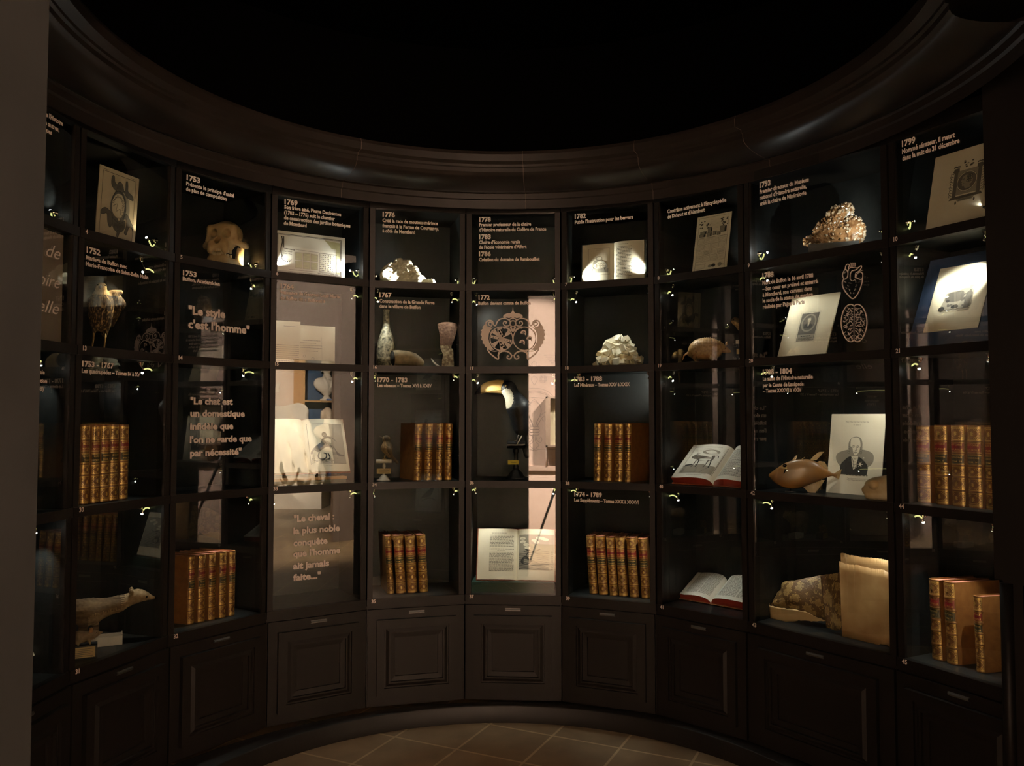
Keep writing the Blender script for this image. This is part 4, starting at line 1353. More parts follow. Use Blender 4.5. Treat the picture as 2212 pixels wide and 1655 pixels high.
def d_medallion(s):
    cx_, cy_ = .60, .56
    A = 1 / s.ax
    base = s.P
    s.P = lambda u, v: base(cx_ + (u - cx_) * .74, cy_ + (v - cy_) * .74)
    fr = [(-.27, -.32), (.27, -.32), (.27, .28), (-.27, .28)]
    s.poly([(cx_ + a, cy_ + b * A) for a, b in ((-.24, -.27), (.24, -.27), (.24, .27), (-.24, .27))], 3)
    for sg in (-1, 1):
        s.poly([(cx_ + sg * a, cy_ + b * A) for a, b in ((.22, -.32), (.30, -.32), (.30, .24), (.34, .27), (.30, .34), (.20, .34), (.19, .27), (.22, .24))], 2)
        for k in range(9):
            s.line([(cx_ + sg * .31, cy_ + (.22 - k * .06) * A), (cx_ + sg * (.37 + .02 * (k % 2)), cy_ + (.25 - k * .06) * A), (cx_ + sg * .36, cy_ + (.19 - k * .06) * A)], .012, 2, 3)
        for k in range(5):
            s.ell(cx_ + sg * (.20 + k * .028), cy_ + (.37 + .008 * (k % 2)) * A, .018, .02 * A, 2, 8)
        s.ell(cx_ + sg * .20, cy_ - .44 * A, .02, .04 * A, 2, 8)
    s.poly([(cx_ + a, cy_ + b * A) for a, b in ((-.36, -.36), (.36, -.36), (.33, -.30), (-.33, -.30))], 2)
    s.poly([(cx_ + a, cy_ + b * A) for a, b in ((-.16, -.42), (.16, -.42), (.2, -.36), (-.2, -.36))], 3)
    s.hatch(cx_ - .14, cy_ - .41 * A, cx_ + .14, cy_ - .37 * A, 3, .006, 1)
    for k in range(12):
        s.ell(cx_ + rnd.uniform(-.10, .10), cy_ + rnd.uniform(.33, .47) * A, .025, .02 * A, rnd.choice([1, 2, 2, 3]), 7)
    s.ell(cx_, cy_, .225, .225 * A, 2, 32); s.ring(cx_, cy_, .21, .21 * A, .012, 4, 32); s.ell(cx_, cy_, .195, .195 * A, 2, 32)
    prof = [(-.02, -.16), (-.05, -.10), (-.08, -.10), (-.10, -.075), (-.095, -.045), (-.115, -.03), (-.10, -.005), (-.135, .015), (-.105, .06), (-.10, .10), (-.05, .135), (.04, .14), (.10, .11), (.12, .05), (.13, -.02), (.10, -.07), (.07, -.09), (.08, -.15)]
    s.poly([(cx_ + a, cy_ + b * A) for a, b in smooth(prof, 3, True)], 3)
    for k in range(9):
        s.ring(cx_ + .02 + .035 * (k % 3), cy_ + (.11 - .055 * (k // 3)) * A, .026, .024 * A, .012, 1, 10)
    s.line([(cx_ - .09, cy_ + .055 * A), (cx_ - .05, cy_ + .06 * A)], .012, 1); s.line([(cx_ - .08, cy_ - .045 * A), (cx_ - .05, cy_ - .045 * A)], .010, 1)


def d_allegory(s):
    cx_, cy_, A = .5, .47, 1 / s.ax
    G = lambda a, b: (cx_ + a, cy_ + b * A)
    s.poly([G(*p) for p in smooth([(-.28, -.16), (-.25, .02), (-.22, .14), (.0, .17), (.1, .2), (.25, .16), (.27, -.05), (.24, -.18), (-.1, -.2)], 4, True)], 3)
    s.poly([G(*p) for p in smooth([(-.22, -.02), (-.2, .12), (-.05, .15), (.08, .14), (.1, .0), (.0, -.05)], 4, True)], 2)
    for k in range(18):
        s.ell(*G(rnd.uniform(-.24, .22), rnd.uniform(-.18, .12)), rnd.uniform(.02, .05), rnd.uniform(.015, .03) * A, rnd.choice([1, 2, 2, 3, 4]), 9)
    for fx_ in (.19,):
        s.poly([G(*p) for p in ((fx_ - .05, -.2), (fx_ + .05, -.2), (fx_ + .07, .08), (fx_ + .02, .16), (fx_ - .05, .1))], 2)
        s.ell(*G(fx_ + .02, .22), .035, .04 * A, 3, 12); s.line([G(fx_ - .03, .1), G(fx_ - .12, .04)], .02, 2)
    s.hatch(.22, cy_ - .24 * A, .76, cy_ - .19 * A, 4, .006, 2)
    s.ell(*G(-.26, -.17), .06, .045 * A, 1, 12); s.ell(*G(-.02, -.15), .07, .04 * A, 1, 10)


def d_sitter(s):       # oval portrait plate in the middle of a wide card
    s.poly([(.32, .235), (.68, .235), (.68, .70), (.32, .70)], 2)
    s.poly([(.33, .24), (.67, .24), (.67, .345), (.33, .345)], 3)
    s.ell(.5, .535, .155, .150, 3, 30); s.ell(.5, .535, .125, .125, 2, 30)
    d_portrait(s, .5, .545, .125, False, 1)
    s.text(.40, .30, .60, .33, 1, 1); s.text(.36, .252, .64, .295, 3, 2); s.rect(.30, .225, .70, .715, .004, 3)


def d_lacepede(s):
    s.text(.28, .885, .72, .915, 1, 3, hand=True); s.text(.43, .855, .56, .868, 1, 3)
    s.poly(smooth([(.17, .50), (.15, .42), (.25, .33), (.40, .285), (.56, .30), (.78, .36), (.84, .44), (.80, .52), (.60, .56), (.36, .55)], 5, True), 3)
    d_portrait(s, .49, .50, .385, True, 1)
    for k in range(6):
        a = k * math.pi / 3
        s.line([(.60, .375), (.60 + .05 * math.cos(a), .375 + .05 * math.sin(a) / s.ax)], .012, 4)
    s.ell(.60, .375, .022, .022 / s.ax, 4, 10); s.ell(.66, .455, .012, .012 / s.ax, 4, 8)
    s.text(.36, .225, .78, .25, 1, 2); s.text(.38, .165, .76, .205, 2, 3, hand=True)


def d_letter(s):
    s.text(.40, .86, .86, .90, 1, 2, .5, hand=True); s.text(.05, .04, .95, .46, 9, 2, .42, 0, hand=True)


def d_letter2(s):
    s.text(.15, .58, .62, .66, 1, 2, .3, hand=True); s.text(.05, .40, .66, .58, 3, 2, .3, .3, hand=True); s.text(.25, .32, .6, .38, 1, 2, .3, hand=True)
    s.line([(.64, .72), (.66, .15)], .004, 3); s.ring(.2, .22, .03, .03, .005, 2); s.ring(.42, .16, .04, .03, .005, 2)


def d_birdprint(s):
    border(s, .13, .12, .012, 3)
    s.poly(smooth([(.22, .74), (.34, .72), (.46, .60), (.62, .50), (.80, .34), (.72, .36), (.52, .38), (.38, .46), (.32, .60)], 4, True), 2)
    s.ell(.33, .70, .07, .06, 1); s.line([(.20, .30), (.45, .36), (.75, .28)], .03, 3, 3); s.line([(.46, .42), (.44, .34)], .012, 1)


def card(c, bl, br, tl, dep, name, label, cat, draw, paper='paper', thick=0.003, zb=None, group=None, part='sheet', extra=None, lean=True):
    zb = zb
    a = at(c, bl[0], bl[1], dep); u1 = min(at(c, br[0], br[1], dep).x, BAY[c].L - ST - .004)
    a.x = max(a.x, ST + .004)
    z0 = a.z if zb is None else zb
    top = at_u(c, tl[0], tl[1], a.x) if lean else at(c, tl[0], tl[1], dep)
    W = u1 - a.x
    V = Vector((0, top.y - dep, top.z - a.z))
    if lean and not (-0.05 < V.y < 0.28):
        V.y = min(max(V.y, 0.01), 0.2)
    k = (a.z - z0)
    org = Vector((a.x, dep - V.y / V.z * k, z0))
    V = V * ((V.z + k) / V.z)
    Hh = V.length
    N = Vector((0, -V.z, V.y)).normalized()
    t = thing(name, label, cat, c, org, 0, group)
    mb = MB()
    P0 = lambda u, v, o: Vector((u * W, 0, 0)) + V * v + N * o
    c8 = [P0(u, v, o) for o in (0, thick) for u, v in ((0, 0), (1, 0), (1, 1), (0, 1))]
    mb.add(c8, [(3, 2, 1, 0), (4, 5, 6, 7), (0, 1, 5, 4), (1, 2, 6, 5), (2, 3, 7, 6), (3, 0, 4, 7)], 0)
    lift = [0.0004]

    def P(u, v):
        return P0(u, v, thick + lift[0])
    s = Sheet(mb, P, Hh / W)
    s._lift = lift
    op = s.poly

    def poly2(pts, m=1):
        lift[0] += 0.00004
        op(pts, m)
    s.poly = poly2
    ol = s.line

    def line2(*a_, **k_):
        lift[0] += 0.000002
        ol(*a_, **k_)
    s.line = line2
    if draw:
        draw(s)
    mats = [M[paper]] + INKS + [M[paper], M['green_wash']]
    mb.build(part, mats, t)
    if extra:
        extra(t, P0, W, Hh, thick)
    return t


card(1, (204.5, 502), (289.7, 527.3), (215, 354.7), 0.07, 'engraving', 'tall engraving of an opened animal lying on its back, leaning in case 4', 'print', d_dissection, 'tan_paper', zb=FLOORZ[1])
card(3, (592, 587), (743.5, 601), (593, 497), 0.07, 'garden_plan', 'wide drawn garden plan with green plots on a white board in case 6', 'drawing', d_plan, 'white_paper', 0.006, zb=FLOORZ[1], lean=False)
card(7, (1495.5, 590), (1570, 578.8), (1507.8, 471), 0.05, 'engraving', 'tall engraved plate with a quarry scene and rows of small panels in case 8', 'print', d_quarry, 'paper', zb=FLOORZ[1])
card(9, (2001, 496), (2135, 463), (2022, 342), 0.05, 'engraving', 'engraved medallion portrait in an ornate frame, on pale paper in case 10', 'print', d_medallion, 'paper', zb=FLOORZ[1])
card(8, (1681.6, 770), (1786, 762), (1713, 646), 0.05, 'portrait_card', 'cream card with a small oval portrait engraving, leaning in case 20', 'print', d_sitter, 'cream_card', 0.006, zb=FLOORZ[2])


def matted(t, P0, W, Hh, th):
    mb = MB()
    iw = 0.135
    q = [(.17, .17), (.80, .17), (.80, .86), (.17, .86)]
    Pq = lambda u, v, o: P0(.17 + .66 * u, .155 + .72 * v, th + 0.0008 + o)
    c8 = [Pq(u, v, o) for o in (0, .0012) for u, v in ((0, 0), (1, 0), (1, 1), (0, 1))]
    mb.add(c8, [(3, 2, 1, 0), (4, 5, 6, 7), (0, 1, 5, 4), (1, 2, 6, 5), (2, 3, 7, 6), (3, 0, 4, 7)], 0)
    l = [.0016]

    def P(u, v):
        return Pq(u, v, l[0])
    s = Sheet(mb, P, Hh * .72 / (W * .66))
    op = s.poly

    def p2(pts, m=1):
        l[0] += .00004
        op(pts, m)
    s.poly = p2
    d_allegory(s)
    mb.build('print', [M['cream_card']] + INKS + [M['cream_card']], t)


M['navy'] = mat('navy_mount', (0.022, 0.042, 0.095), 0.7, var=(0.026, 0.05, 0.11), scale=20)
card(9, (1950, 750), (2140, 712), (2011.5, 564.7), 0.05, 'mounted_print', 'allegorical print on a dark blue mount, leaning in case 21', 'print', None, 'navy', 0.004, zb=FLOORZ[2], part='mount', extra=matted)
card(8, (1785.5, 1062), (1903, 1069), (1797.8, 895), 0.17, 'portrait_print', 'tall lithograph of a balding man in a dark coat behind the fish in case 42', 'print', d_lacepede, 'paper', zb=FLOORZ[3])
card(3, (587, 786), (648, 781), (588, 691.6), 0.10, 'manuscript', 'left handwritten letter sheet with a full block of lines in case 15', 'letter', d_letter, 'paper', 0.0015, zb=FLOORZ[2], lean=False, group=None)
card(3, (640, 790), (723, 787), (640.6, 701.7), 0.13, 'manuscript', 'right handwritten letter sheet with a short address in case 15', 'letter', d_letter2, 'paper', 0.0015, zb=FLOORZ[2], lean=False)
card(0, (40, 1018), (86.5, 1020), (40, 905), 0.15, 'engraving', 'pale print mostly hidden behind the left doorway jamb', 'print', d_letter, 'paper', zb=FLOORZ[3], lean=False)
# script panel behind the glass of the left bay
mb = MB(); L0 = BAY[0].L
mb.box(ST + .002, L0 - ST - .002, 0.036, 0.042, FLOORZ[2], ROOFZ[2] - .002)
t = thing('backing_panel', 'taupe panel behind the script lettering beside the left doorway jamb', 'panel', 0, (0, 0, 0))
mb.build('panel', mat('taupe_panel', (0.32, 0.255, 0.22), 0.8), t)

# ------------------------------------------------------------------ bound volumes
M['calf'] = mat('brown_calf', (0.19, 0.072, 0.019), 0.38, var=(0.25, 0.105, 0.029), scale=35, bump=0.1, coat=0.15)
M['gilt'] = mat('gilt_tooling', (0.80, 0.52, 0.17), 0.36, 0.85)
M['red_label'] = mat('red_morocco', (0.20, 0.014, 0.012), 0.4)
M['dark_label'] = mat('green_morocco', (0.055, 0.040, 0.016), 0.45)
M['pink_edge'] = mat('pink_edges', (0.56, 0.21, 0.15), 0.75, var=(0.48, 0.17, 0.12), scale=200, stretch=(1, .02, 1))
BW, BH, BD, BUL = 0.046, 0.270, 0.205, 0.009
COMP = [(0.815, 0.985), (0.665, 0.795), (0.515, 0.645), (0.375, 0.495), (0.205, 0.355), (0.02, 0.185)]   # bottom/top of each compartment
BANDS = [0.805, 0.655, 0.505, 0.365, 0.195]


def sp_pt(a, z, o=0.0):      # a in -1..1 across the spine
    th = a * 1.25
    return Vector(((BW / 2 + o) * math.sin(th) / math.sin(1.25), 0.012 - (BUL + .006 + o) * (math.cos(th) - math.cos(1.25)) / (1 - math.cos(1.25)), z * BH))


def make_book():
    t = thing('leather_book', 'x', 'book', None, (0, 0, -5))
    mb = MB()
    nz, na = 72, 12
    zs = [k / nz for k in range(nz + 1)]

    def fn(i, j):
        z = zs[int(round(i * nz))]
        o = sum(0.0024 * math.exp(-((z - b) * BH / 0.0026) ** 2) for b in BANDS)
        o += 0.0012 * (math.exp(-((z - .995) / .008) ** 2) + math.exp(-((z - .005) / .008) ** 2))
        return sp_pt(j * 2 - 1, z, o)
    mb.grid(fn, nz, na)
    mb.dpoly(lambda a, b: sp_pt(a, b), [(k / 6 - 1, 1.0) for k in range(13)])
    G = lambda a, z: sp_pt(a, z, 0.0011)

    def gl(pts, w=.0008):
        w = w * 1.55
        n = len(pts); A, B = [], []
        for i in range(n):
            p0, p1 = pts[max(i - 1, 0)], pts[min(i + 1, n - 1)]
            d = Vector(((p1[0] - p0[0]) * BW / 2, (p1[1] - p0[1]) * BH)); d = d.normalized() if d.length else Vector((1, 0))
            q = Vector((-d.y, d.x)) * w / 2
            A.append(G(pts[i][0] + q.x / (BW / 2), pts[i][1] + q.y / BH)); B.append(G(pts[i][0] - q.x / (BW / 2), pts[i][1] - q.y / BH))
        mb.add(A + B, [(i, i + 1, n + i + 1, n + i) for i in range(n - 1)], 1)

    def dot(a, z, r=.0009):
        r = r * 1.45
        mb.add([G(a + r * math.cos(k * 1.047) / (BW / 2), z + r * math.sin(k * 1.047) / BH) for k in range(6)], [tuple(range(6))], 1)
    hz = lambda z, w=.0008, e=.86: gl([(-e + 2 * e * k / 8, z) for k in range(9)], w)
    for ci, (z0, z1) in enumerate(COMP):
        hz(z0 + .004); hz(z1 - .004)
        if ci in (1, 2):
            continue
        hz(z0 + .010, .0005); hz(z1 - .010, .0005)
        gl([(-.84, z0), (-.84, z1)], .0009); gl([(.84, z0), (.84, z1)], .0009)
        zm = (z0 + z1) / 2; hh = (z1 - z0) / 2
        for k in range(6):
            a = k * math.pi / 3 + .3
            gl([(0, zm), (.16 * math.cos(a), zm + hh * .34 * math.sin(a))], .0016)
        dot(0, zm, .0016)
        for sg in (-1, 1):
            for sz in (-1, 1):
                gl(smooth([(sg * .78, zm + sz * hh * .30), (sg * .50, zm + sz * hh * .40), (sg * .30, zm + sz * hh * .84)], 4), .0007)
                gl(smooth([(sg * .78, zm + sz * hh * .62), (sg * .66, zm + sz * hh * .52), (sg * .54, zm + sz * hh * .62), (sg * .60, zm + sz * hh * .76), (sg * .70, zm + sz * hh * .72)], 4), .0009)
                for k in range(5):
                    dot(sg * (.22 + .12 * k), zm + sz * hh * (.62 - .14 * k), .0008)
                    dot(sg * (.40 + .09 * k), zm + sz * hh * (.90 - .03 * k), .0006)
                dot(sg * .74, zm + sz * hh * .84, .0012); dot(sg * .45, zm + sz * hh * .82, .001)
    for k in range(16):
        dot(-.8 + k * .107, .035, .0011); dot(-.8 + k * .107, .052, .0008); gl([(-.8 + k * .107, .012), (-.77 + k * .107, .026)], .0009)
        dot(-.8 + k * .107, .962, .0009)
    for b in BANDS:
        gl([(-.9 + 1.8 * k / 10, b) for k in range(11)], .0004)
    mb.build('spine', [M['calf'], M['gilt']], t, True)
    mb = MB()
    for sg in (-1, 1):
        x = sg * BW / 2
        mb.box(min(x, x - sg * .003), max(x, x - sg * .003), .010, BD, 0, BH)
    mb.build('cover', M['calf'], t)
    mb = MB(); mb.box(-BW / 2 + .003, BW / 2 - .003, .009, BD - .005, .004, BH - .0045)
    mb.build('page_block', M['pink_edge'], t)

    def label(z0, z1, m, lines, name, sz):
        mb = MB()
        Lb = lambda a, z: sp_pt(a, z, .0013)
        mb.grid(lambda i, j: Lb(-.80 + 1.6 * i, z0 + (z1 - z0) * j), 10, 1, 0)
        Lt = lambda a, z: sp_pt(a, z, .0017)
        for s_, zz, w in lines:
            v, f, wd = text2d(s_, .012)
            kx = w / wd
            mb.add([Lt(-w / 2 + p[0] * kx, zz + p[1] * sz / BH) for p in v], f, 1)
        for zz in (z0 + .006, z1 - .006):
            n_ = 9
            mb.add([Lt(-.76 + 1.52 * k / 8, zz - .0016) for k in range(n_)] + [Lt(-.76 + 1.52 * k / 8, zz + .0016) for k in range(n_)], [(i, i + 1, n_ + i + 1, n_ + i) for i in range(n_ - 1)], 1)
        return mb.build(name, [m, M['gilt']], t)
    label(*(COMP[1][0] + .008, COMP[1][1] - .008), M['red_label'], [('HISTOIRE', .750, 1.25), ('NATURELLE', .690, 1.35)], 'title_label', .0085)
    label(*(COMP[2][0] + .008, COMP[2][1] - .008), M['dark_label'], [('OISEAUX', .595, 1.1), ('TOM. I', .545, .8)], 'volume_label', .0075)
    return t


_book = make_book()
ORD = ['first', 'second', 'third', 'fourth', 'fifth', 'sixth']
_volmesh = {}


def vol_mesh(a, b_):
    if (a, b_) not in _volmesh:
        src = [ch for ch in _book.children if ch.name.startswith('volume_label')][0]
        mb = MB()
        z0, z1 = COMP[2][0] + .008, COMP[2][1] - .008
        mb.grid(lambda i, j: sp_pt(-.80 + 1.6 * i, z0 + (z1 - z0) * j, .0013), 10, 1, 0)
        for s_, zz, w in ((a, .595, min(1.25, .16 * len(a))), (b_, .545, min(1.25, .15 * len(b_)))):
            v, f, wd = text2d(s_, .012)
            mb.add([sp_pt(-w / 2 + p[0] * w / wd, zz + p[1] * .0075 / BH, .0017) for p in v], f, 1)
        for zz in (z0 + .006, z1 - .006):
            mb.add([sp_pt(-.76 + 1.52 * k / 8, zz - .0016, .0017) for k in range(9)] + [sp_pt(-.76 + 1.52 * k / 8, zz + .0016, .0017) for k in range(9)], [(i, i + 1, 10 + i, 9 + i) for i in range(8)], 1)
        me = bpy.data.meshes.new('volume_label')
        me.from_pydata(mb.v, [], mb.f)
        me.materials.append(M['dark_label']); me.materials.append(M['gilt'])
        me.polygons.foreach_set('material_index', mb.m)
        me.update(); fix_normals(me)
        _volmesh[a, b_] = me
    return _volmesh[a, b_]


BOOKSETS = [   # bay, row, yaw, lean (deg, + = top to the right), subject, first tome, height px check, [(left, right, base y) of each spine]
 (1, 3, 0, 0, 'QUADRUP', ['IV', 'V', 'VI', 'VII', 'VIII', 'IX'], [(158, 174, 1091), (176, 194, 1088), (199, 217, 1086), (219, 238, 1083), (239, 257, 1081), (261, 279, 1078)]),
 (2, 4, 16, 0, 'QUADRUP', ['XI', 'XII', 'XIII', 'XIV', 'XV'], [(406.5, 423, 1348), (428, 447, 1343.6), (451, 469, 1339), (474, 492, 1334.5), (495, 511, 1330)]),
 (4, 3, 14, 1.0, 'OISEAUX', ['XVI', 'XVII', 'XVIII', 'XIX'], [(895, 912, 1036), (918, 935, 1036), (942, 957.5, 1036), (962, 978, 1035.5)]),
 (4, 4, 4, -3.2, 'OISEAUX', ['XX', 'XXI', 'XXII', 'XXIII'], [(837.5, 852.5, 1280), (857, 878, 1279), (881, 903, 1278.5), (907, 926, 1278)]),
 (6, 3, -16, 1.2, 'MINERAUX', ['XXV', 'XXVI', 'XXVII', 'XXVIII'], [(1279, 1296, 1037.5), (1301, 1319.5, 1038), (1324, 1343, 1038.5), (1346.5, 1361, 1039)]),
 (6, 4, 2, -3.4, 'SUPPLEM', ['XXX', 'XXXI', 'XXXII', 'XXXIII', 'XXXIV', 'XXXV'], [(1272.5, 1290, 1283.5), (1293, 1313, 1284), (1316, 1334, 1285), (1336, 1355.5, 1287), (1359.5, 1380, 1288.5), (1385, 1404, 1290)]),
 (9, 3, -6, 0, 'POISSONS', ['I', 'II', 'III', 'IV', 'V'], [(1976, 2008.6, 1084), (2016, 2047, 1086.7), (2052.5, 2084, 1090), (2087, 2121, 1093.6), (2125, 2157, 1097)]),
 (9, 4, -14, -1.5, 'SERPENS', ['I', 'II', 'III'], [(2007, 2034.5, 1418), (2039, 2068, 1427), (2104, 2126, 1443)]),
]
first = True
NUMW = {3: 'three', 4: 'four', 5: 'five', 6: 'six'}
for c, r, yaw, lean, subj, toms, sp_ in BOOKSETS:
    for i, (x0, x1, yb) in enumerate(sp_):
        lab = '%s from left of %s gilt leather volumes in %s' % (ORD[i], NUMW[len(sp_)], CASE[c, r])
        if first:
            o = _book; o['label'] = lab; first = False
        else:
            o = dup(_book, lab)
        o['group'] = 'gilt leather volumes in %s' % CASE[c, r]
        if yb > 1060 or r == 4:
            p = at_z(c, (x0 + x1) / 2, yb, FLOORZ[r])
            p.y = min(max(p.y, 0.03), 0.085)
        else:
            p = at(c, (x0 + x1) / 2, yb, 0.06)
        if r == 3 and c != 9:
            p.y = 0.05
        q0 = at(c, x0, yb, p.y); q1 = at(c, x1, yb, p.y)
        p.x = (q0.x + q1.x) / 2
        w = (q1.x - q0.x) * 0.985
        p.z = FLOORZ[r] + abs(math.sin(R(lean))) * w * .5 + 0.0003
        o.location = BAY[c].world(*p)
        o.rotation_euler = Matrix.Rotation(BAY[c].a, 3, 'Z') @ Matrix.Rotation(R(lean), 3, 'Y') @ Matrix.Rotation(R(yaw), 3, 'Z') and (Matrix.Rotation(BAY[c].a, 3, 'Z') @ Matrix.Rotation(R(lean), 3, 'Y') @ Matrix.Rotation(R(yaw), 3, 'Z')).to_euler()
        hs = 1.0 + rnd.uniform(-.006, .006)
        if (c, r, i) == (9, 4, 2):
            hs = .90
        o.scale = (w / BW, 0.92 if c != 4 else 0.98, hs)
        for ch in o.children:
            if ch.name.startswith('volume_label'):
                ch.data = vol_mesh(subj, 'TOM. ' + toms[i])

# ------------------------------------------------------------------ open books
M['red_edge'] = mat('red_page_edges', (0.33, 0.035, 0.018), 0.6, var=(0.25, 0.03, 0.015), scale=250, stretch=(.02, .02, 1))
M['cream_edge'] = mat('cream_page_edges', (0.55, 0.46, 0.32), 0.8, var=(0.44, 0.35, 0.22), scale=250, stretch=(.02, .02, 1))
M['red_leather'] = mat('red_leather', (0.24, 0.055, 0.02), 0.45, var=(0.3, 0.08, 0.03), scale=25)
M['blue_board'] = mat('blue_marbled_board', (0.05, 0.075, 0.085), 0.6, var=(0.12, 0.15, 0.15), scale=45)
M['marbled'] = mat('marbled_board', (0.30, 0.12, 0.05), 0.5, var=(0.45, 0.36, 0.22), scale=70)


def open_book(name, label, c, pos, pitch, Wl, Wr, Hh, tl, tr, cover, edge, dl, dr, paper='paper', yaw=0.0, tap=(0, 0)):
    t = thing(name, label, 'book', c, pos, yaw)
    cp, sn = math.cos(pitch), math.sin(pitch)
    TR = lambda x, v, h: Vector((x, v * cp - h * sn, v * sn + h * cp))
    ct = 0.0035
    mb = MB()
    for x0, x1 in ((-Wl - .006, -.004), (.004, Wr + .006)):
        c8 = [TR(x, v, h) for x in (x0, x1) for v in (-.004, Hh + .004) for h in (0, ct)]
        mb.add(c8, [(0, 1, 3, 2), (4, 6, 7, 5), (0, 4, 5, 1), (2, 3, 7, 6), (0, 2, 6, 4), (1, 5, 7, 3)])
    c8 = [TR(x, v, h) for x in (-.006, .006) for v in (-.004, Hh + .004) for h in (-.0015, ct - .001)]
    mb.add(c8, [(0, 1, 3, 2), (4, 6, 7, 5), (0, 4, 5, 1), (2, 3, 7, 6), (0, 2, 6, 4), (1, 5, 7, 3)])
    mb.build('cover', M[cover], t)
    for side_, W, th, dw in (('left_pages', Wl, tl, dl), ('right_pages', Wr, tr, dr)):
        sg = -1 if side_[0] == 'l' else 1
        hf = lambda x: ct + th * (1 - math.exp(-x * W / .011)) + .007 * math.sin(math.pi * min(x * 1.15, 1)) * (1 if th > .004 else .5)
        mb = MB()
        n = 22
        xs = [(k / n) ** 1.6 for k in range(n + 1)]
        topv = [TR(sg * x * W, v, hf(x)) for x in xs for v in (0, Hh)]
        bot = [TR(sg * x * W, v, ct) for x in xs for v in (0, Hh)]
        N2 = 2 * (n + 1)
        fs = [(2 * i, 2 * i + 2, 2 * i + 3, 2 * i + 1) for i in range(n)]
        mb.add(topv, fs, 0)
        ef = []
        for i in range(n):
            ef.append((2 * i, 2 * i + 2, N2 + 2 * i + 2, N2 + 2 * i)); ef.append((2 * i + 1, 2 * i + 3, N2 + 2 * i + 3, N2 + 2 * i + 1))
        ef.append((2 * n, 2 * n + 1, N2 + 2 * n + 1, N2 + 2 * n))
        mb.add(topv + bot, ef, 5)
        lift = [.0004]

        def P(u, v, sg=sg, W=W, hf=hf):
            x = (1 - u) if sg < 0 else u
            x = min(max(x, 0), 1)
            return TR(sg * x * W, v * Hh, hf(x) + lift[0])
        s = Sheet(mb, P, Hh / W)
        op, ol = s.poly, s.line

        def p2(pts, m=1):
            lift[0] += .00003
            # cut large fills into strips so that they follow the curved page
            op(pts, m)

        def l2(*a_, **k_):
            lift[0] += .000001
            ol(*a_, **k_)
        s.poly = p2; s.line = l2
        if dw:
            dw(s)
        mb.build(side_, [M[paper]] + INKS + [M[paper], M[edge], M['green_wash']], t)
    return t


def fill(s, x0, y0, x1, y1, m, n=14):
    for k in range(n):
        a, b = x0 + (x1 - x0) * k / n, x0 + (x1 - x0) * (k + 1) / n
        s.poly([(a, y0), (b, y0), (b, y1), (a, y1)], m)


def page_text(n, head=True, x0=.14, x1=.90, y0=.10, y1=.88):
    def d(s):
        if head:
            s.text((x0 + x1) / 2 - .15, .92, (x0 + x1) / 2 + .15, .94, 1, 2, .5)
        s.text(x0, y0, x1, y1, n, 2, .42)
    return d


def two_cols(s):
    s.text(.35, .925, .65, .94, 1, 2, .5); s.text(.12, .10, .50, .89, 34, 2, .42, 0); s.text(.53, .10, .90, .89, 34, 2, .42, 0)


def petrel_page(s):
    s.text(.35, .905, .75, .92, 1, 2, .5); s.text(.30, .64, .92, .88, 10, 2, .42, .05); s.line([(.30, .625), (.92, .625)], .004, 2)
    s.text(.30, .585, .92, .605, 1, 2, .6, 0); s.text(.5, .555, .72, .57, 1, 2, .5); s.text(.30, .16, .92, .54, 17, 2, .42, .05)


def storm_plate(s):
    fill(s, .06, .20, .97, .885, 3, 16)
    for k in range(12):
        y = .22 + .03 * k
        s.line([(.06 + i * .09, y + .012 * math.sin(i * 1.1 + k)) for i in range(11)], .012, 2 if k % 2 else 1, 3)
    for k in range(9):
        s.ell(.14 + rnd.random() * .76, .62 + rnd.random() * .22, .08, .03, 4, 12)
    s.poly(smooth([(.10, .36), (.16, .44), (.26, .46), (.34, .40), (.40, .36), (.30, .30), (.16, .31)], 4, True), 1)
    s.line([(.24, .46), (.30, .56), (.22, .60), (.44, .56), (.62, .60)], .02, 1, 4); s.line([(.2, .56), (.46, .55)], .016, 1)
    s.rect(.06, .20, .97, .885, .005, 1)


def monkey_plate(s):
    s.rect(.08, .14, .93, .90, .006, 1)
    fill(s, .62, .14, .93, .90, 3, 6)
    s.poly(smooth([(.20, .42), (.34, .52), (.42, .62), (.55, .66), (.68, .62), (.76, .55), (.88, .40), (.90, .28), (.74, .30), (.66, .44), (.52, .46), (.40, .42), (.28, .36)], 4, True), 2)
    s.ell(.47, .69, .060, .052, 2, 16); s.poly(smooth([(.435, .70), (.45, .72), (.47, .705), (.49, .72), (.505, .70), (.50, .675), (.47, .655), (.44, .675)], 3, True), 3)
    for e in (-.018, .018):
        s.ell(.47 + e, .697, .008, .007, 1, 8)
    s.line([(.47, .69), (.468, .675), (.474, .672)], .006, 1); s.line([(.455, .663), (.47, .660), (.485, .663)], .005, 1)
    for q in range(18):
        s.line([(.36 + .02 * q, .63 - .008 * q), (.40 + .02 * q, .55 - .008 * q), (.42 + .021 * q, .49 - .007 * q)], .005, 1 if q % 3 else 3)
    s.poly([(.62, .5), (.93, .62), (.93, .3), (.78, .32)], 3)
    s.line([(.36, .52), (.24, .46), (.14, .38), (.12, .33)], .045, 2, 4)
    s.line([(.30, .36), (.26, .27), (.34, .22), (.44, .25), (.46, .32), (.40, .34)], .03, 1, 4)
    s.line([(.5, .34), (.54, .26), (.5, .22)], .03, 1, 4)
    for k in range(14):
        s.line([(.10 + rnd.random() * .3, .17 + rnd.random() * .08), (.25 + rnd.random() * .5, .17 + rnd.random() * .08)], .008, 2)
    s.hatch(.10, .15, .60, .24, 6, .006, 2); s.hatch(.62, .30, .9, .36, 4, .008, 1); s.text(.4, .09, .6, .105, 1, 2, .5)


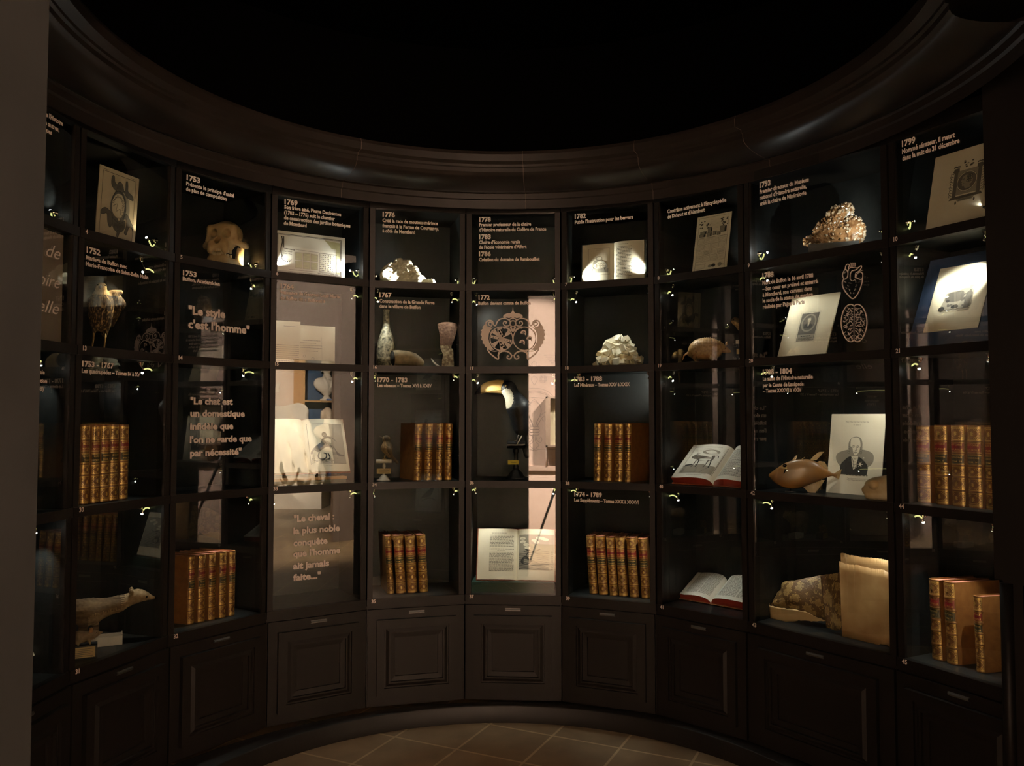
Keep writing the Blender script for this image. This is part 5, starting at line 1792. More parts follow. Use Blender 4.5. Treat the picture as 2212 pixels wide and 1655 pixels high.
def goat_plate(s):
    s.rect(.10, .12, .92, .92, .005, 1); s.rect(.115, .135, .905, .905, .003, 2)
    fill(s, .12, .14, .90, .36, 3, 12)
    for k in range(5):
        s.line([(.12, .16 + k * .04), (.5, .165 + k * .04), (.90, .16 + k * .04)], .014, 2)
    s.poly([(.62, .14), (.90, .14), (.90, .34), (.74, .28), (.66, .22)], 1)
    s.ell(.6, .76, .22, .07, 3, 16)
    s.poly(smooth([(.24, .62), (.32, .66), (.44, .64), (.62, .63), (.74, .66), (.76, .58), (.73, .50), (.58, .50), (.42, .49), (.34, .54), (.27, .55)], 4, True), 2)
    s.poly(smooth([(.17, .62), (.24, .68), (.30, .66), (.30, .58), (.22, .57)], 3, True), 2)
    s.line([(.25, .67), (.29, .74), (.27, .68)], .012, 1); s.line([(.28, .67), (.34, .72)], .012, 1)
    for x0, x1 in ((.36, .33), (.42, .44), (.66, .64), (.72, .76)):
        s.line([(x0, .52), ((x0 + x1) / 2 + .01, .42), (x1, .30)], .028, 1 if x0 in (.42, .72) else 2, 3)
    s.line([(.74, .64), (.82, .66), (.84, .60)], .016, 1, 3)
    s.hatch(.40, .55, .72, .60, 4, .006, 1); s.poly([(.14, .38), (.30, .40), (.34, .36), (.14, .34)], 1); s.poly([(.4, .38), (.62, .40), (.64, .36), (.4, .34)], 3)
    s.hatch(.14, .78, .88, .88, 4, .005, 3); s.text(.35, .075, .75, .09, 1, 2, .5)


def shepherd_plate(s):
    s.rect(.2, .2, .88, .88, .006, 2)
    fill(s, .24, .26, .84, .36, 3, 8)
    s.poly(smooth([(.32, .40), (.36, .54), (.48, .58), (.66, .56), (.78, .48), (.80, .38), (.70, .33), (.46, .33)], 4, True), 3)
    for k in range(9):
        s.ring(.42 + .1 * (k % 4), .40 + .06 * (k // 4), .05, .03, .008, 2, 10)
    s.ring(.55, .62, .09, .05, .012, 2); s.line([(.45, .72), (.45, .84), (.68, .84), (.68, .70)], .006, 2)
    s.line([(.38, .42), (.32, .30)], .014, 1); s.line([(.72, .38), (.74, .28)], .014, 1); s.hatch(.24, .24, .84, .32, 5, .006, 2)


def place_open(name, label, c, gb, gt, xl, xr, yl, tl, tr, cover, edge, dl, dr, dep=None, zb=None, paper='paper', pmin=8, Hset=None, **k):
    p = at(c, gb[0], gb[1], dep) if dep is not None else at_z(c, gb[0], gb[1], zb + .002)
    if dep is None:
        p.y = min(max(p.y, .03), .15); p = at(c, gb[0], gb[1], p.y)
    q = at_u(c, gt[0], gt[1], p.x)
    dy, dz = q.y - p.y, q.z - p.z
    pitch = math.atan2(dz, max(dy, -.02))
    Hh = math.hypot(dz, dy)
    pitch = min(max(pitch, R(pmin)), R(88))
    if Hset:
        Hh = Hset
    if zb is not None:
        p.z = zb + .004
    wl = p.x - at(c, xl, yl, p.y).x; wr = at(c, xr, yl, p.y).x - p.x
    wl = min(wl, p.x - ST - .008); wr = min(wr, BAY[c].L - ST - .008 - p.x)
    0 and print('book', c, tuple(round(v, 3) for v in p), 'pitch', round(math.degrees(pitch)), 'H', round(Hh, 3), 'W', round(wl, 3), round(wr, 3))
    p.x = p.x
    return open_book(name, label, c, p, pitch, wl, wr, Hh, tl, tr, cover, edge, dl, dr, paper, **k)


place_open('open_book', 'old open book with a blue cover and a small sheep plate, upright in case 7', 6, (1326.5, 607), (1324, 520.7), 1259, 1394, 610, .006, .022, 'blue_board', 'cream_edge', shepherd_plate, page_text(22, True, .10, .62), dep=.10, zb=FLOORZ[1])
place_open('open_book', 'large open red-covered book with an animal plate on the right page in case 33', 3, (665, 1023), (651, 909), 545, 754, 1025, .014, .012, 'red_leather', 'cream_edge', None, monkey_plate, dep=.10, paper='paper')
place_open('open_book', 'open red-covered book with text left and a stormy sea plate right in case 37', 5, (1116, 1254), (1118, 1144.5), 1031, 1198, 1254, .016, .012, 'red_leather', 'red_edge', petrel_page, storm_plate, dep=.09, paper='paper')
place_open('open_book', 'open book with red edges and a horned animal plate, lying in case 40', 7, (1541.6, 1034), (1591.5, 957), 1455, 1640, 1034, .030, .030, 'red_leather', 'red_edge', goat_plate, page_text(26), zb=FLOORZ[3], dep=.055, paper='white_paper', Hset=.24, pmin=22)
place_open('open_book', 'open book with bright red edges and two-column text, lying in case 41', 7, (1536.4, 1296.7), (1595, 1222.6), 1463, 1640, 1296, .022, .030, 'marbled', 'red_edge', two_cols, two_cols, zb=FLOORZ[4], paper='white_paper', Hset=.235, pmin=22)
# supports under two of them
t = thing('book_support', 'dark green covered block under the open book in case 37', 'support', 5, at(5, 1077, 1278, .05))
q0, q1 = at(5, 1016.5, 1257, .045), at(5, 1199, 1257, .045)
t.location = BAY[5].world((q0.x + q1.x) / 2, .05, FLOORZ[4])
mb = MB(); w_ = (q1.x - q0.x) / 2; h_ = q0.z - FLOORZ[4] - .002
mb.box(-w_ + .004, w_ - .004, 0.0, .16, 0, h_); mb.build('block', mat('green_cloth', (0.012, 0.045, 0.035), 0.8), t)
t = thing('book_support', 'low pale plinth with an oak ledge under the open book in case 33', 'support', 3, (0, 0, 0))
q0, q1 = at(3, 590, 1032, .05), at(3, 750, 1028, .05)
t.location = BAY[3].world((q0.x + q1.x) / 2, .055, FLOORZ[3])
w_ = (q1.x - q0.x) / 2; h_ = q1.z - FLOORZ[3]
mb = MB(); mb.box(-w_, w_, 0.01, .16, 0, h_ - .014); mb.build('block', mat('grey_green_cloth', (0.10, 0.12, 0.09), 0.8), t)
mb = MB(); mb.box(-w_, w_, 0.0, .165, h_ - .014, h_ - .002); mb.build('ledge', wood, t)
# ------------------------------------------------------------------ specimens and objects in the cases
def facing(name, label, cat, c, x, y, dep, z=None, group=None, yaw=0.0, tilt=0.0):
    """a thing whose local x runs to the right as one looks at it from the doorway; returns it and the metres per pixel there"""
    p = at(c, x, y, dep)
    if z is not None:
        p.z = z
    w = BAY[c].world(*p)
    o = bpy.data.objects.new(name, None); o.empty_display_size = .05
    col_main.objects.link(o)
    o.location = w
    o.rotation_euler = (0, tilt, math.atan2(-w.x, w.y) + yaw)
    tag(o, label, cat, group)
    return o, w.y / F * (1 + (w.x / w.y) ** 2 * .0)


def loft(mb, st, n=14, m=0, sc=1.0, pw=1.0):
    """stations (x, zc, half height, half thickness[, yc]) -> closed body along x"""
    vs_, fs = [], []
    for s_ in st:
        x, zc, hh, wy = s_[:4]; yc = s_[4] if len(s_) > 4 else 0
        for k in range(n):
            t = 2 * math.pi * k / n
            cs, sn = math.cos(t), math.sin(t)
            vs_.append((x * sc, (yc + wy * math.copysign(abs(cs) ** pw, cs)) * sc, (zc + hh * math.copysign(abs(sn) ** pw, sn)) * sc))
    for i in range(len(st) - 1):
        for k in range(n):
            fs.append((i * n + k, i * n + (k + 1) % n, (i + 1) * n + (k + 1) % n, (i + 1) * n + k))
    fs.append(tuple(range(n))); fs.append(tuple((len(st) - 1) * n + k for k in range(n - 1, -1, -1)))
    mb.add(vs_, fs, m)


def dense(st, n=4):
    L = len(st[0])
    out = []
    for i in range(len(st) - 1):
        p0, p1, p2, p3 = st[max(i - 1, 0)], st[i], st[i + 1], st[min(i + 2, len(st) - 1)]
        for k in range(n):
            t = k / n
            out.append(tuple(0.5 * (2 * p1[j] + (p2[j] - p0[j]) * t + (2 * p0[j] - 5 * p1[j] + 4 * p2[j] - p3[j]) * t * t + (3 * p1[j] - p0[j] - 3 * p2[j] + p3[j]) * t ** 3) for j in range(L)))
    out.append(st[-1])
    return out


M['bone'] = mat('old_bone', (0.42, 0.26, 0.11), 0.5, var=(0.58, 0.42, 0.21), scale=22, bump=0.15)
M['teeth'] = mat('teeth', (0.62, 0.50, 0.30), 0.35)
M['pale_bone'] = mat('tan_bone', (0.52, 0.36, 0.18), 0.5, var=(0.62, 0.49, 0.30), scale=18, bump=0.2)
M['dark'] = mat('dark_hollow', (0.012, 0.009, 0.006), 0.8)
M['eye'] = mat('glass_eye', (0.008, 0.006, 0.004), 0.08)
M['hawk'] = mat('hawk_plumage', (0.030, 0.014, 0.006), 0.75, rp=(.50, .66), var=(0.36, 0.23, 0.10), scale=105, bump=0.5, detail=2, stretch=(1.6, 1.6, .55))
M['hawk_pale'] = mat('hawk_head_plumage', (0.30, 0.19, 0.08), 0.75, var=(0.5, 0.35, 0.17), scale=160, bump=0.4, stretch=(1.5, 1.5, .6))
M['legs'] = mat('bird_leg', (0.42, 0.28, 0.11), 0.5, var=(0.34, 0.2, 0.07), scale=120, bump=0.2)
M['beak'] = mat('dark_beak', (0.045, 0.03, 0.02), 0.35)
M['thrush'] = mat('thrush_plumage', (0.13, 0.075, 0.03), 0.8, var=(0.40, 0.26, 0.12), scale=170, bump=0.4, detail=2, stretch=(1.6, 1.6, .6))
M['thrush_back'] = mat('thrush_wing', (0.075, 0.05, 0.028), 0.8, var=(0.12, 0.08, 0.04), scale=90, bump=0.3)
M['wood_white'] = mat('white_painted_wood', (0.68, 0.62, 0.52), 0.5, var=(0.6, 0.54, 0.44), scale=30)
M['label_paper'] = mat('yellowed_label', (0.52, 0.38, 0.17), 0.8)
M['fur'] = mat('marten_fur', (0.075, 0.042, 0.02), 0.9, var=(0.20, 0.13, 0.065), scale=38, bump=0.9, detail=12, stretch=(.5, 1, 1.6))
M['fur_pale'] = mat('pale_fur', (0.34, 0.24, 0.13), 0.9, var=(0.19, 0.12, 0.055), scale=48, bump=0.9, detail=12)
M['fur_grey'] = mat('dormouse_fur', (0.16, 0.11, 0.065), 0.9, var=(0.27, 0.19, 0.11), scale=70, bump=0.5, detail=10)
M['toucan'] = mat('toucan_plumage', (0.008, 0.008, 0.009), 0.5, var=(0.018, 0.018, 0.02), scale=70, bump=0.5, stretch=(1, 1, .4))
M['bib'] = mat('toucan_bib', (0.66, 0.60, 0.46), 0.8, var=(0.55, 0.5, 0.38), scale=90, bump=0.3)
M['bill'] = mat('toucan_bill', (0.62, 0.36, 0.10), 0.35, var=(0.70, 0.47, 0.17), scale=14, stretch=(.3, 1, 1))
M['bill_tip'] = mat('bill_tip', (0.006, 0.006, 0.006), 0.18)
M['yellow_label'] = mat('yellow_label', (0.56, 0.43, 0.03), 0.7)
M['wool'] = mat('raw_wool', (0.84, 0.76, 0.56), 0.95, var=(0.88, 0.82, 0.66), scale=60, bump=0.9, detail=10)
M['quartz'] = mat('smoky_quartz', (0.10, 0.042, 0.014), 0.2, var=(0.27, 0.15, 0.07), scale=34, bump=0.5, spec=.6, coat=.4)
M['quartz_pale'] = mat('clear_quartz', (0.46, 0.40, 0.32), 0.13, var=(0.30, 0.20, 0.11), scale=30, spec=.7, coat=.4)
M['calcite'] = mat('white_crystal', (0.74, 0.68, 0.50), 0.4, var=(0.80, 0.76, 0.62), scale=40, bump=0.15)
M['calcite_tan'] = mat('stained_crystal', (0.55, 0.42, 0.22), 0.45, var=(0.70, 0.60, 0.40), scale=40, bump=0.15)
M['crust'] = mat('encrusted_glass', (0.07, 0.065, 0.05), 0.35, var=(0.52, 0.46, 0.32), scale=75, bump=0.6, detail=6)
M['crust_horn'] = mat('encrusted_clay', (0.36, 0.27, 0.15), 0.6, var=(0.22, 0.16, 0.09), scale=45, bump=0.3)
M['rust'] = mat('rusted_iron', (0.085, 0.036, 0.018), 0.85, var=(0.16, 0.085, 0.05), scale=70, bump=0.9, detail=8)
M['rust_lime'] = mat('lime_crusted_iron', (0.13, 0.07, 0.035), 0.85, var=(0.50, 0.42, 0.27), scale=80, bump=0.9, detail=5)
M['arm'] = mat('armadillo_shell', (0.22, 0.12, 0.045), 0.42, var=(0.36, 0.22, 0.09), scale=90, bump=0.5, detail=3)
M['arm_hair'] = mat('armadillo_belly', (0.22, 0.095, 0.028), 0.8, var=(0.32, 0.16, 0.055), scale=60, bump=0.5)
M['fish'] = mat('fish_skin', (0.27, 0.115, 0.022), 0.36, var=(0.20, 0.105, 0.045), scale=18, bump=0.2, detail=9, coat=.3)
M['fin'] = mat('fish_fin', (0.36, 0.23, 0.09), 0.45, var=(0.28, 0.17, 0.06), scale=30, coat=.3)
M['parchment'] = mat('raw_hide', (0.26, 0.125, 0.040), 0.6, rp=(.30, .62), var=(0.47, 0.30, 0.13), scale=6.5, bump=0.3, detail=10)
M['hide_edge'] = mat('hide_edge', (0.16, 0.08, 0.03), 0.8, var=(0.3, 0.17, 0.07), scale=90, bump=.5)
M['pale_hide'] = mat('pale_underskin', (0.56, 0.40, 0.20), 0.7, var=(0.50, 0.33, 0.14), scale=14, bump=0.1, detail=8)


def snake_mat():
    m = bpy.data.materials.new('snake_scales'); m.use_nodes = True
    nt = m.node_tree; b = nt.nodes['Principled BSDF']; b.inputs['Roughness'].default_value = .42
    tc = nt.nodes.new('ShaderNodeTexCoord')
    v = nt.nodes.new('ShaderNodeTexVoronoi'); v.inputs['Scale'].default_value = 17; v.feature = 'DISTANCE_TO_EDGE'
    nz = nt.nodes.new('ShaderNodeTexNoise'); nz.inputs['Scale'].default_value = 14; nz.inputs['Detail'].default_value = 2
    mxv = nt.nodes.new('ShaderNodeVectorMath'); mxv.operation = 'MULTIPLY_ADD'
    mxv.inputs[1].default_value = (.05, .05, .05)
    nt.links.new(nz.outputs['Color'], mxv.inputs[0]); nt.links.new(tc.outputs['Object'], mxv.inputs[2])
    nt.links.new(mxv.outputs[0], v.inputs['Vector'])
    r = nt.nodes.new('ShaderNodeValToRGB')
    e = r.color_ramp.elements
    e[0].position = 0.0; e[0].color = (.12, .062, .022, 1)
    e[1].position = .13; e[1].color = (.15, .08, .03, 1)
    for p_, c_ in ((.16, (.50, .35, .15, 1)), (.22, (.27, .165, .06, 1)), (.4, (.36, .24, .10, 1))):
        q = e.new(p_); q.color = c_
    nt.links.new(v.outputs['Distance'], r.inputs['Fac']); nt.links.new(r.outputs['Color'], b.inputs['Base Color'])
    s = nt.nodes.new('ShaderNodeTexVoronoi'); s.inputs['Scale'].default_value = 210; s.feature = 'DISTANCE_TO_EDGE'
    nt.links.new(tc.outputs['Object'], s.inputs['Vector'])
    bp = nt.nodes.new('ShaderNodeBump'); bp.inputs['Strength'].default_value = .7; bp.inputs['Distance'].default_value = .002
    nt.links.new(s.outputs['Distance'], bp.inputs['Height']); nt.links.new(bp.outputs['Normal'], b.inputs['Normal'])
    return m


M['snake'] = snake_mat()

# --- skull
t, k = facing('skull', 'brown ape skull with lower jaw, turned a little left in the skull case', 'skull', 2, 486, 576, .16, FLOORZ[1], yaw=R(-22))
kk = 100 * k / .19


def f_skull(X, Y, Z):
    X, Y, Z = X / kk / .93, Y / kk, Z / kk / 1.16
    d = union([sph(X, Y, Z, (0, .025, .135), (.062, .075, .047)), cap(X, Y, Z, (-.052, -.036, .146), (.052, -.036, .146), .013), sph(X, Y, Z, (0, -.022, .108), (.058, .045, .048)),
               sph(X, Y, Z, (0, -.05, .083), (.044, .040, .032))], .015)
    for s in (-1, 1):
        d = smin(d, union([cap(X, Y, Z, (s * .055, -.036, .140), (s * .064, -.03, .106), .011), cap(X, Y, Z, (s * .058, -.034, .100), (s * .088, .0, .090), .013, .011),
                           cap(X, Y, Z, (s * .088, .0, .090), (s * .078, .055, .098), .011, .010), cap(X, Y, Z, (s * .03, -.075, .08), (s * .032, -.078, .062), .014)], .008), .012)
    for s in (-1, 1):
        d = smax(d, -cap(X, Y, Z, (s * .031, -.10, .125), (s * .026, -.018, .124), .021, .013), .003)
        d = smax(d, -sph(X, Y, Z, (s * .072, .012, .112), (.013, .04, .02)), .005)
        for q in range(2):
            d = smax(d, -sph(X, Y, Z, (s * (.028 + .006 * q), -.086 + .005 * q, .095 - .006 * q), .0022), .001)
    d = smax(d, -cap(X, Y, Z, (0, -.12, .096), (0, -.045, .096), .0145, .011), .003)
    d = smax(d, -sph(X, Y, Z, (0, .0, .066), (.026, .06, .012)), .004)
    j = union([cap(X, Y, Z, (-.026, -.074, .024), (.026, -.074, .024), .017), sph(X, Y, Z, (0, -.074, .03), (.034, .016, .022))], .01)
    for s in (-1, 1):
        j = smin(j, union([cap(X, Y, Z, (s * .03, -.07, .026), (s * .060, .012, .022), .016, .014), cap(X, Y, Z, (s * .060, .012, .022), (s * .066, .026, .088), .016, .009),
                           cap(X, Y, Z, (s * .058, -.004, .03), (s * .062, -.006, .075), .013, .007)], .006), .01)
    return smin(d, j, .002) * kk


sdf_obj('bone', f_skull, (-.115 * kk, -.115 * kk, -.002), (.115 * kk, .115 * kk, .225 * kk), .0034 * kk, M['bone'], t)
mb = MB()
for s in (-1, 1):
    for q in range(6):
        a = q / 5
        x, y = s * (.006 + .034 * a), -.090 + .052 * a ** 1.6
        h = .014 if q == 2 else .009
        if not (q < 2 and s < 0):
            mb.obox((x * kk * .93, y * kk, (.060 - h / 2 + .004) * kk * 1.16), (.0038 * kk, 0, 0), (0, .004 * kk, 0), (0, 0, h * kk / 1.6))
        mb.obox((x * kk * .93, (y + .003) * kk, (.043 + h / 3) * kk * 1.16), (.0036 * kk, 0, 0), (0, .004 * kk, 0), (0, 0, h * kk / 1.6))
mb.build('teeth', M['teeth'], t)

# --- hawk
t, k = facing('stuffed_hawk', 'mounted brown hawk with mottled plumage standing on long legs in the hawk case', 'bird', 1, 222, 750, .15, FLOORZ[2])


def f_hawk(X, Y, Z):
    X, Y, Z = X / k, Y / k, Z / k
    d = union([sph(X, Y, Z, (-4, 4, 100), (25, 24, 34)), sph(X, Y, Z, (-3, 5, 74), (20, 20, 30)), cap(X, Y, Z, (-5, 0, 118), (-6, -6, 138), 14, 9.5)], 10)
    d = smin(d, union([cap(X, Y, Z, (20, 8, 124), (30, 12, 108), 12, 13), cap(X, Y, Z, (30, 12, 108), (16, 14, 62), 12, 6), cap(X, Y, Z, (14, 4, 130), (33, 2, 133), 6, 4.5)], 6), 5)
    d = smin(d, cap(X, Y, Z, (-24, 6, 112), (-22, 12, 62), 8, 5), 6)
    d = smin(d, cap(X, Y, Z, (2, 14, 70), (1, 18, 40), 9, 5), 6)
    for x0, x1 in ((-18, -18), (7, 4)):
        d = smin(d, cap(X, Y, Z, (x0 * .8, 2, 60), (x0, 0, 40), 8, 3), 5)
    d = smin(d, sph(X, Y, Z, (-5, -8, 141), (10, 11, 9)), 4)
    return d * k + .0007 * np.sin(X * 2.2 + 1.3 * np.sin(Z * 1.1)) * np.sin(Z * 1.6) * (Z < 132)


sdf_obj('plumage', f_hawk, (-40 * k, -26 * k, 30 * k), (48 * k, 34 * k, 156 * k), 1.7 * k, [M['hawk'], M['hawk_pale']], t, matfn=lambda c: (c[:, 2] > 123 * k) * 1)
mb = MB(); mb.tube([(-6 * k, -17 * k, 140 * k), (-7 * k, -24 * k, 138 * k), (-7.5 * k, -27 * k, 133 * k)], [3.2 * k, 2.4 * k, .5 * k], 8); mb.build('beak', M['beak'], t, True)
for s in (-1, 1):
    mb = MB(); mb.ball(((-5 + s * 7) * k, -15 * k, 143 * k), 1.8 * k); mb.build('eye', M['eye'], t, True)
for pts in (((-18, 0, 46), (-18, -3, 28), (-22, 0, 3)), ((6, 0, 42), (4, -3, 23), (2, 0, 3))):
    mb = MB(); mb.tube([Vector(p) * k for p in pts], [2.4 * k, 1.7 * k, 1.6 * k], 8)
    for a in (-2.3, -1.57, -.8, 1.4):
        f = Vector(pts[-1]); e = f + Vector((8 * math.cos(a), 9 * math.sin(a), -1.5))
        mb.tube([f * k, (f.lerp(e, .6) + Vector((0, 0, .8))) * k, e * k], [1.3 * k, 1.1 * k, .5 * k], 6)
    mb.build('leg', M['legs'], t, True)
mb = MB(); mb.box(-31 * k, 20 * k, -14 * k, 16 * k, 0, 2.2 * k); mb.build('base', M['wood_white'], t)

# --- thrushes on turned stands
def small_bird(label, c, x, y, dep, row, pose):
    t, k = facing('stuffed_bird', label, 'bird', c, x, y, dep, FLOORZ[row], 'small brown birds on turned stands')
    z0 = 46.0           # perch top above the shelf, in pixels
    hd, bd, ps, tl, bk = pose     # head, breast, rump, tail tip, beak tip: (x, z) from the foot

    def f(X, Y, Z):
        X, Y, Z = X / k, Y / k, Z / k - z0
        d = union([sph(X, Y, Z, (hd[0], 0, hd[1]), (8, 7.5, 7.5)), cap(X, Y, Z, (hd[0] + 1, 0, hd[1] - 3), (bd[0], 0, bd[1]), 7, 11.5), cap(X, Y, Z, (bd[0], 0, bd[1]), (ps[0], 0, ps[1]), 11.5, 7)], 5)
        return d * k + .0004 * np.sin(X * 5 + Z * 2) * np.sin(Z * 4)
    lo = (min(hd[0], bd[0], ps[0]) - 16, -15, z0 + min(ps[1], bd[1], 0) - 10); hi = (max(hd[0], bd[0], ps[0]) + 16, 15, z0 + max(hd[1], ps[1]) + 12)
    dx, dz = ps[0] - bd[0], ps[1] - bd[1]
    sdf_obj('plumage', f, [q * k for q in lo], [q * k for q in hi], 1.15 * k, [M['thrush'], M['thrush_back']], t,
            matfn=lambda cc: ((cc[:, 0] / k - bd[0]) * (-dz) + (cc[:, 2] / k - z0 - bd[1]) * dx > 3.0 * math.hypot(dx, dz)) * 1)
    for s in (-1, 1):
        mb = MB(); b0 = Vector((bd[0] + 2, s * 9.5, z0 + bd[1] + 4)); e0 = Vector((ps[0] + (tl[0] - ps[0]) * .35, s * 4, z0 + ps[1] + (tl[1] - ps[1]) * .35))
        mb.tube([b0 * k, b0.lerp(e0, .4) * k, e0 * k], [4.5 * k, 6.2 * k, 1.2 * k], 8); mb.build('wing', M['thrush_back'], t, True)
        mb = MB(); mb.ball(((hd[0] - 3.5) * k, s * 6.6 * k, (z0 + hd[1] + 1.5) * k), 1.2 * k); mb.build('eye', M['eye'], t, True)
        mb = MB(); mb.tube([Vector((2 + s, s * 4, z0 + 8)) * k, Vector((1, s * 4.5, z0 + .3)) * k], [1.1 * k, .8 * k], 6)
        for q in (-4, 4):
            mb.tube([Vector((1, s * 4.5, z0 + .6)) * k, Vector((1 + q, s * 4.5, z0 + .6)) * k], .6 * k, 5)
        mb.build('leg', M['legs'], t)
    mb = MB(); mb.tube([Vector((ps[0], 0, z0 + ps[1])) * k, Vector((tl[0], 0, z0 + tl[1])) * k], [4.5 * k, 2.6 * k], 8); mb.build('tail', M['thrush_back'], t, True)
    mb = MB(); mb.tube([Vector((hd[0] - 6, 0, z0 + hd[1] + .5)) * k, Vector((bk[0], 0, z0 + bk[1])) * k], [2.2 * k, .4 * k], 7); mb.build('beak', M['beak'], t, True)
    o, _ = t, None
    st = bpy.data.objects.new('specimen_stand', None); st.empty_display_size = .05; col_main.objects.link(st)
    st.location = t.location; st.rotation_euler = t.rotation_euler
    tag(st, 'white turned perch under ' + label[0].lower() + label[1:] if False else ('white turned bird perch with a paper label in ' + CASE[c, row]), 'stand', 'white turned specimen stands')
    mb = MB()
    mb.lathe([(16 * k, 0), (15.5 * k, 2 * k), (11 * k, 3.5 * k), (9 * k, 8 * k), (5 * k, 11 * k), (2.5 * k, 13 * k)], 20)
    mb.build('foot', M['wood_white'], st, True)
    mb = MB(); mb.lathe([(2.2 * k, 12 * k), (2.2 * k, 26 * k), (3.8 * k, 30 * k), (3.4 * k, 34 * k), (2.0 * k, 37 * k)], 14); mb.build('stem', M['wood_white'], st, True)
    mb = MB(); mb.tube([(-16.5 * k, 0, 41.6 * k), (16.5 * k, 0, 41.6 * k)], 4.2 * k, 14); mb.build('crossbar', M['wood_white'], st, False)
    mb = MB(); mb.box(-15 * k, 15 * k, -4.4 * k, -3.8 * k, 15 * k, 26 * k, 0)
    for q in range(4):
        mb.box(-11 * k, (11 - 4 * (q % 2)) * k, -4.5 * k, -4.4 * k, (17 + 2.2 * q) * k, (17.7 + 2.2 * q) * k, 1)
    mb.build('label', [M['label_paper'], M['ink2']], st)


small_bird('speckled brown thrush with its beak raised to the left in the thrush case', 4, 829, 1036, .10, 3, ((4.6, 44), (6, 24), (12, 10), (30, -9), (-11, 49)))
small_bird('brown bird half hidden by the frame, right of the armadillo', 7, 1607, 782, .10, 2, ((-17, 42), (-2, 30), (14, 24), (32, 20), (-29, 37)))

# --- toucan
t, k = facing('stuffed_toucan', 'black toucan with a big yellow bill and white throat in the toucan case', 'bird', 5, 1114.6, 1034, .14, FLOORZ[3])
z_ = lambda y: 1034 - y


def f_tou(X, Y, Z):
    X, Y, Z = X / k, Y / k, Z / k
    d = union([sph(X, Y, Z, (-17, 0, z_(838)), (17, 15, 15)), cap(X, Y, Z, (-14, 0, z_(845)), (4, 0, z_(878)), 15, 23), cap(X, Y, Z, (4, 0, z_(880)), (10, 4, z_(925)), 24, 15),
               cap(X, Y, Z, (20, 6, z_(880)), (22, 8, z_(935)), 12, 6)], 9)
    d = smin(d, cap(X, Y, Z, (10, 6, z_(930)), (24, 12, z_(985)), 9, 6), 6)
    return d * k + .0007 * np.sin(Z * 1.1 + X * .5) * np.sin(X * 1.3)


sdf_obj('plumage', f_tou, (-40 * k, -30 * k, z_(1000) * k), (48 * k, 32 * k, z_(815) * k), 2.0 * k, [M['toucan'], M['bib']], t,
        matfn=lambda c: (((c[:, 0] / k + 20) / 14.5) ** 2 + ((c[:, 2] / k - z_(862)) / 22) ** 2 + (c[:, 0] / k > -6) * 9 < 1) * 1)
mb = MB()
loft(mb, dense([(-26, z_(836.5), 14.5, 8), (-38, z_(835.5), 14.8, 8), (-52, z_(836), 13.5, 7.2), (-66, z_(838), 11.5, 6), (-76, z_(842), 8.8, 5)], 3), 16, 0, k)
loft(mb, dense([(-76, z_(842), 8.8, 5), (-82, z_(845.5), 6.4, 3.8), (-87, z_(850), 3.4, 2.2), (-89, z_(853), .8, .6)], 3), 16, 1, k)
mb.tube([(-30 * k, -8.2 * k, z_(844) * k), (-60 * k, -7 * k, z_(845) * k), (-84 * k, -3 * k, z_(851) * k)], .35 * k, 5, 1)
mb.build('bill', [M['bill'], M['bill_tip']], t, True)
mb = MB(); mb.ball((-20 * k, -13 * k, z_(837) * k), (5 * k, 2.4 * k, 5 * k)); mb.build('eye_patch', M['bill'], t, True)
mb = MB(); mb.ball((-20 * k, -15 * k, z_(837) * k), 2.2 * k); mb.build('eye', M['eye'], t, True)
for s in (-1, 1):
    mb = MB(); mb.tube([(6 * k, s * 7 * k, z_(940) * k), (2 * k, s * 7 * k, z_(953) * k), (-4 * k, s * 7 * k - 5 * k, z_(952.5) * k)], [2 * k, 1.6 * k, 1 * k], 7); mb.build('leg', M['beak'], t, True)
st = bpy.data.objects.new('specimen_stand', None); col_main.objects.link(st); st.location = t.location; st.rotation_euler = t.rotation_euler; st.empty_display_size = .05
tag(st, 'black turned perch with a small yellow label under the toucan', 'stand')
bl_ = mat('ebonised_wood', (0.010, 0.010, 0.011), 0.3)
mb = MB(); mb.lathe([(25 * k, 0), (24 * k, 3 * k), (18 * k, 6 * k), (14 * k, 13 * k), (8 * k, 18 * k), (6 * k, 21 * k)], 22); mb.build('foot', bl_, st, True)
mb = MB(); mb.lathe([(6 * k, 20 * k), (6.5 * k, 26 * k), (4 * k, 30 * k), (4.5 * k, 55 * k), (7 * k, 60 * k), (4.5 * k, 66 * k)], 16); mb.build('stem', bl_, st, True)
mb = MB(); mb.tube([(-19 * k, 0, 73 * k), (20 * k, -2 * k, 73 * k)], 8 * k, 16); mb.tube([(20 * k, -2 * k, 73 * k), (22 * k, -2.2 * k, 73 * k)], [6 * k, 3 * k], 12); mb.build('crossbar', bl_, st)
mb = MB(); mb.tube([(2 * k, -9 * k, 73 * k), (8 * k, -9 * k, 84 * k), (13 * k, -8 * k, 93 * k)], [1.2 * k, 1.6 * k, 1 * k], 7); mb.build('tag', M['wood_white'], st, True)
mb = MB(); mb.box(-17.5 * k, 6 * k, -7.2 * k, -6.6 * k, 31 * k, 40 * k, 0); mb.box(-11 * k, 1 * k, -7.3 * k, -7.2 * k, 35 * k, 36.5 * k, 1); mb.build('label', [M['yellow_label'], M['ink']], st)

# --- marten, dormouse, boxes
t, k = facing('stuffed_marten', 'pale-headed marten stretched out to the right in the marten case', 'animal', 1, 240, 1392, .13, FLOORZ[4])
zz = FLOORZ[4]
mq = at(1, 240, 1392, .13); off = (mq.z - zz) / k        # floor lies this many pixels off the anchor pixel
Zp = lambda y: 1392 - y + off
Xp = lambda x: x - 240


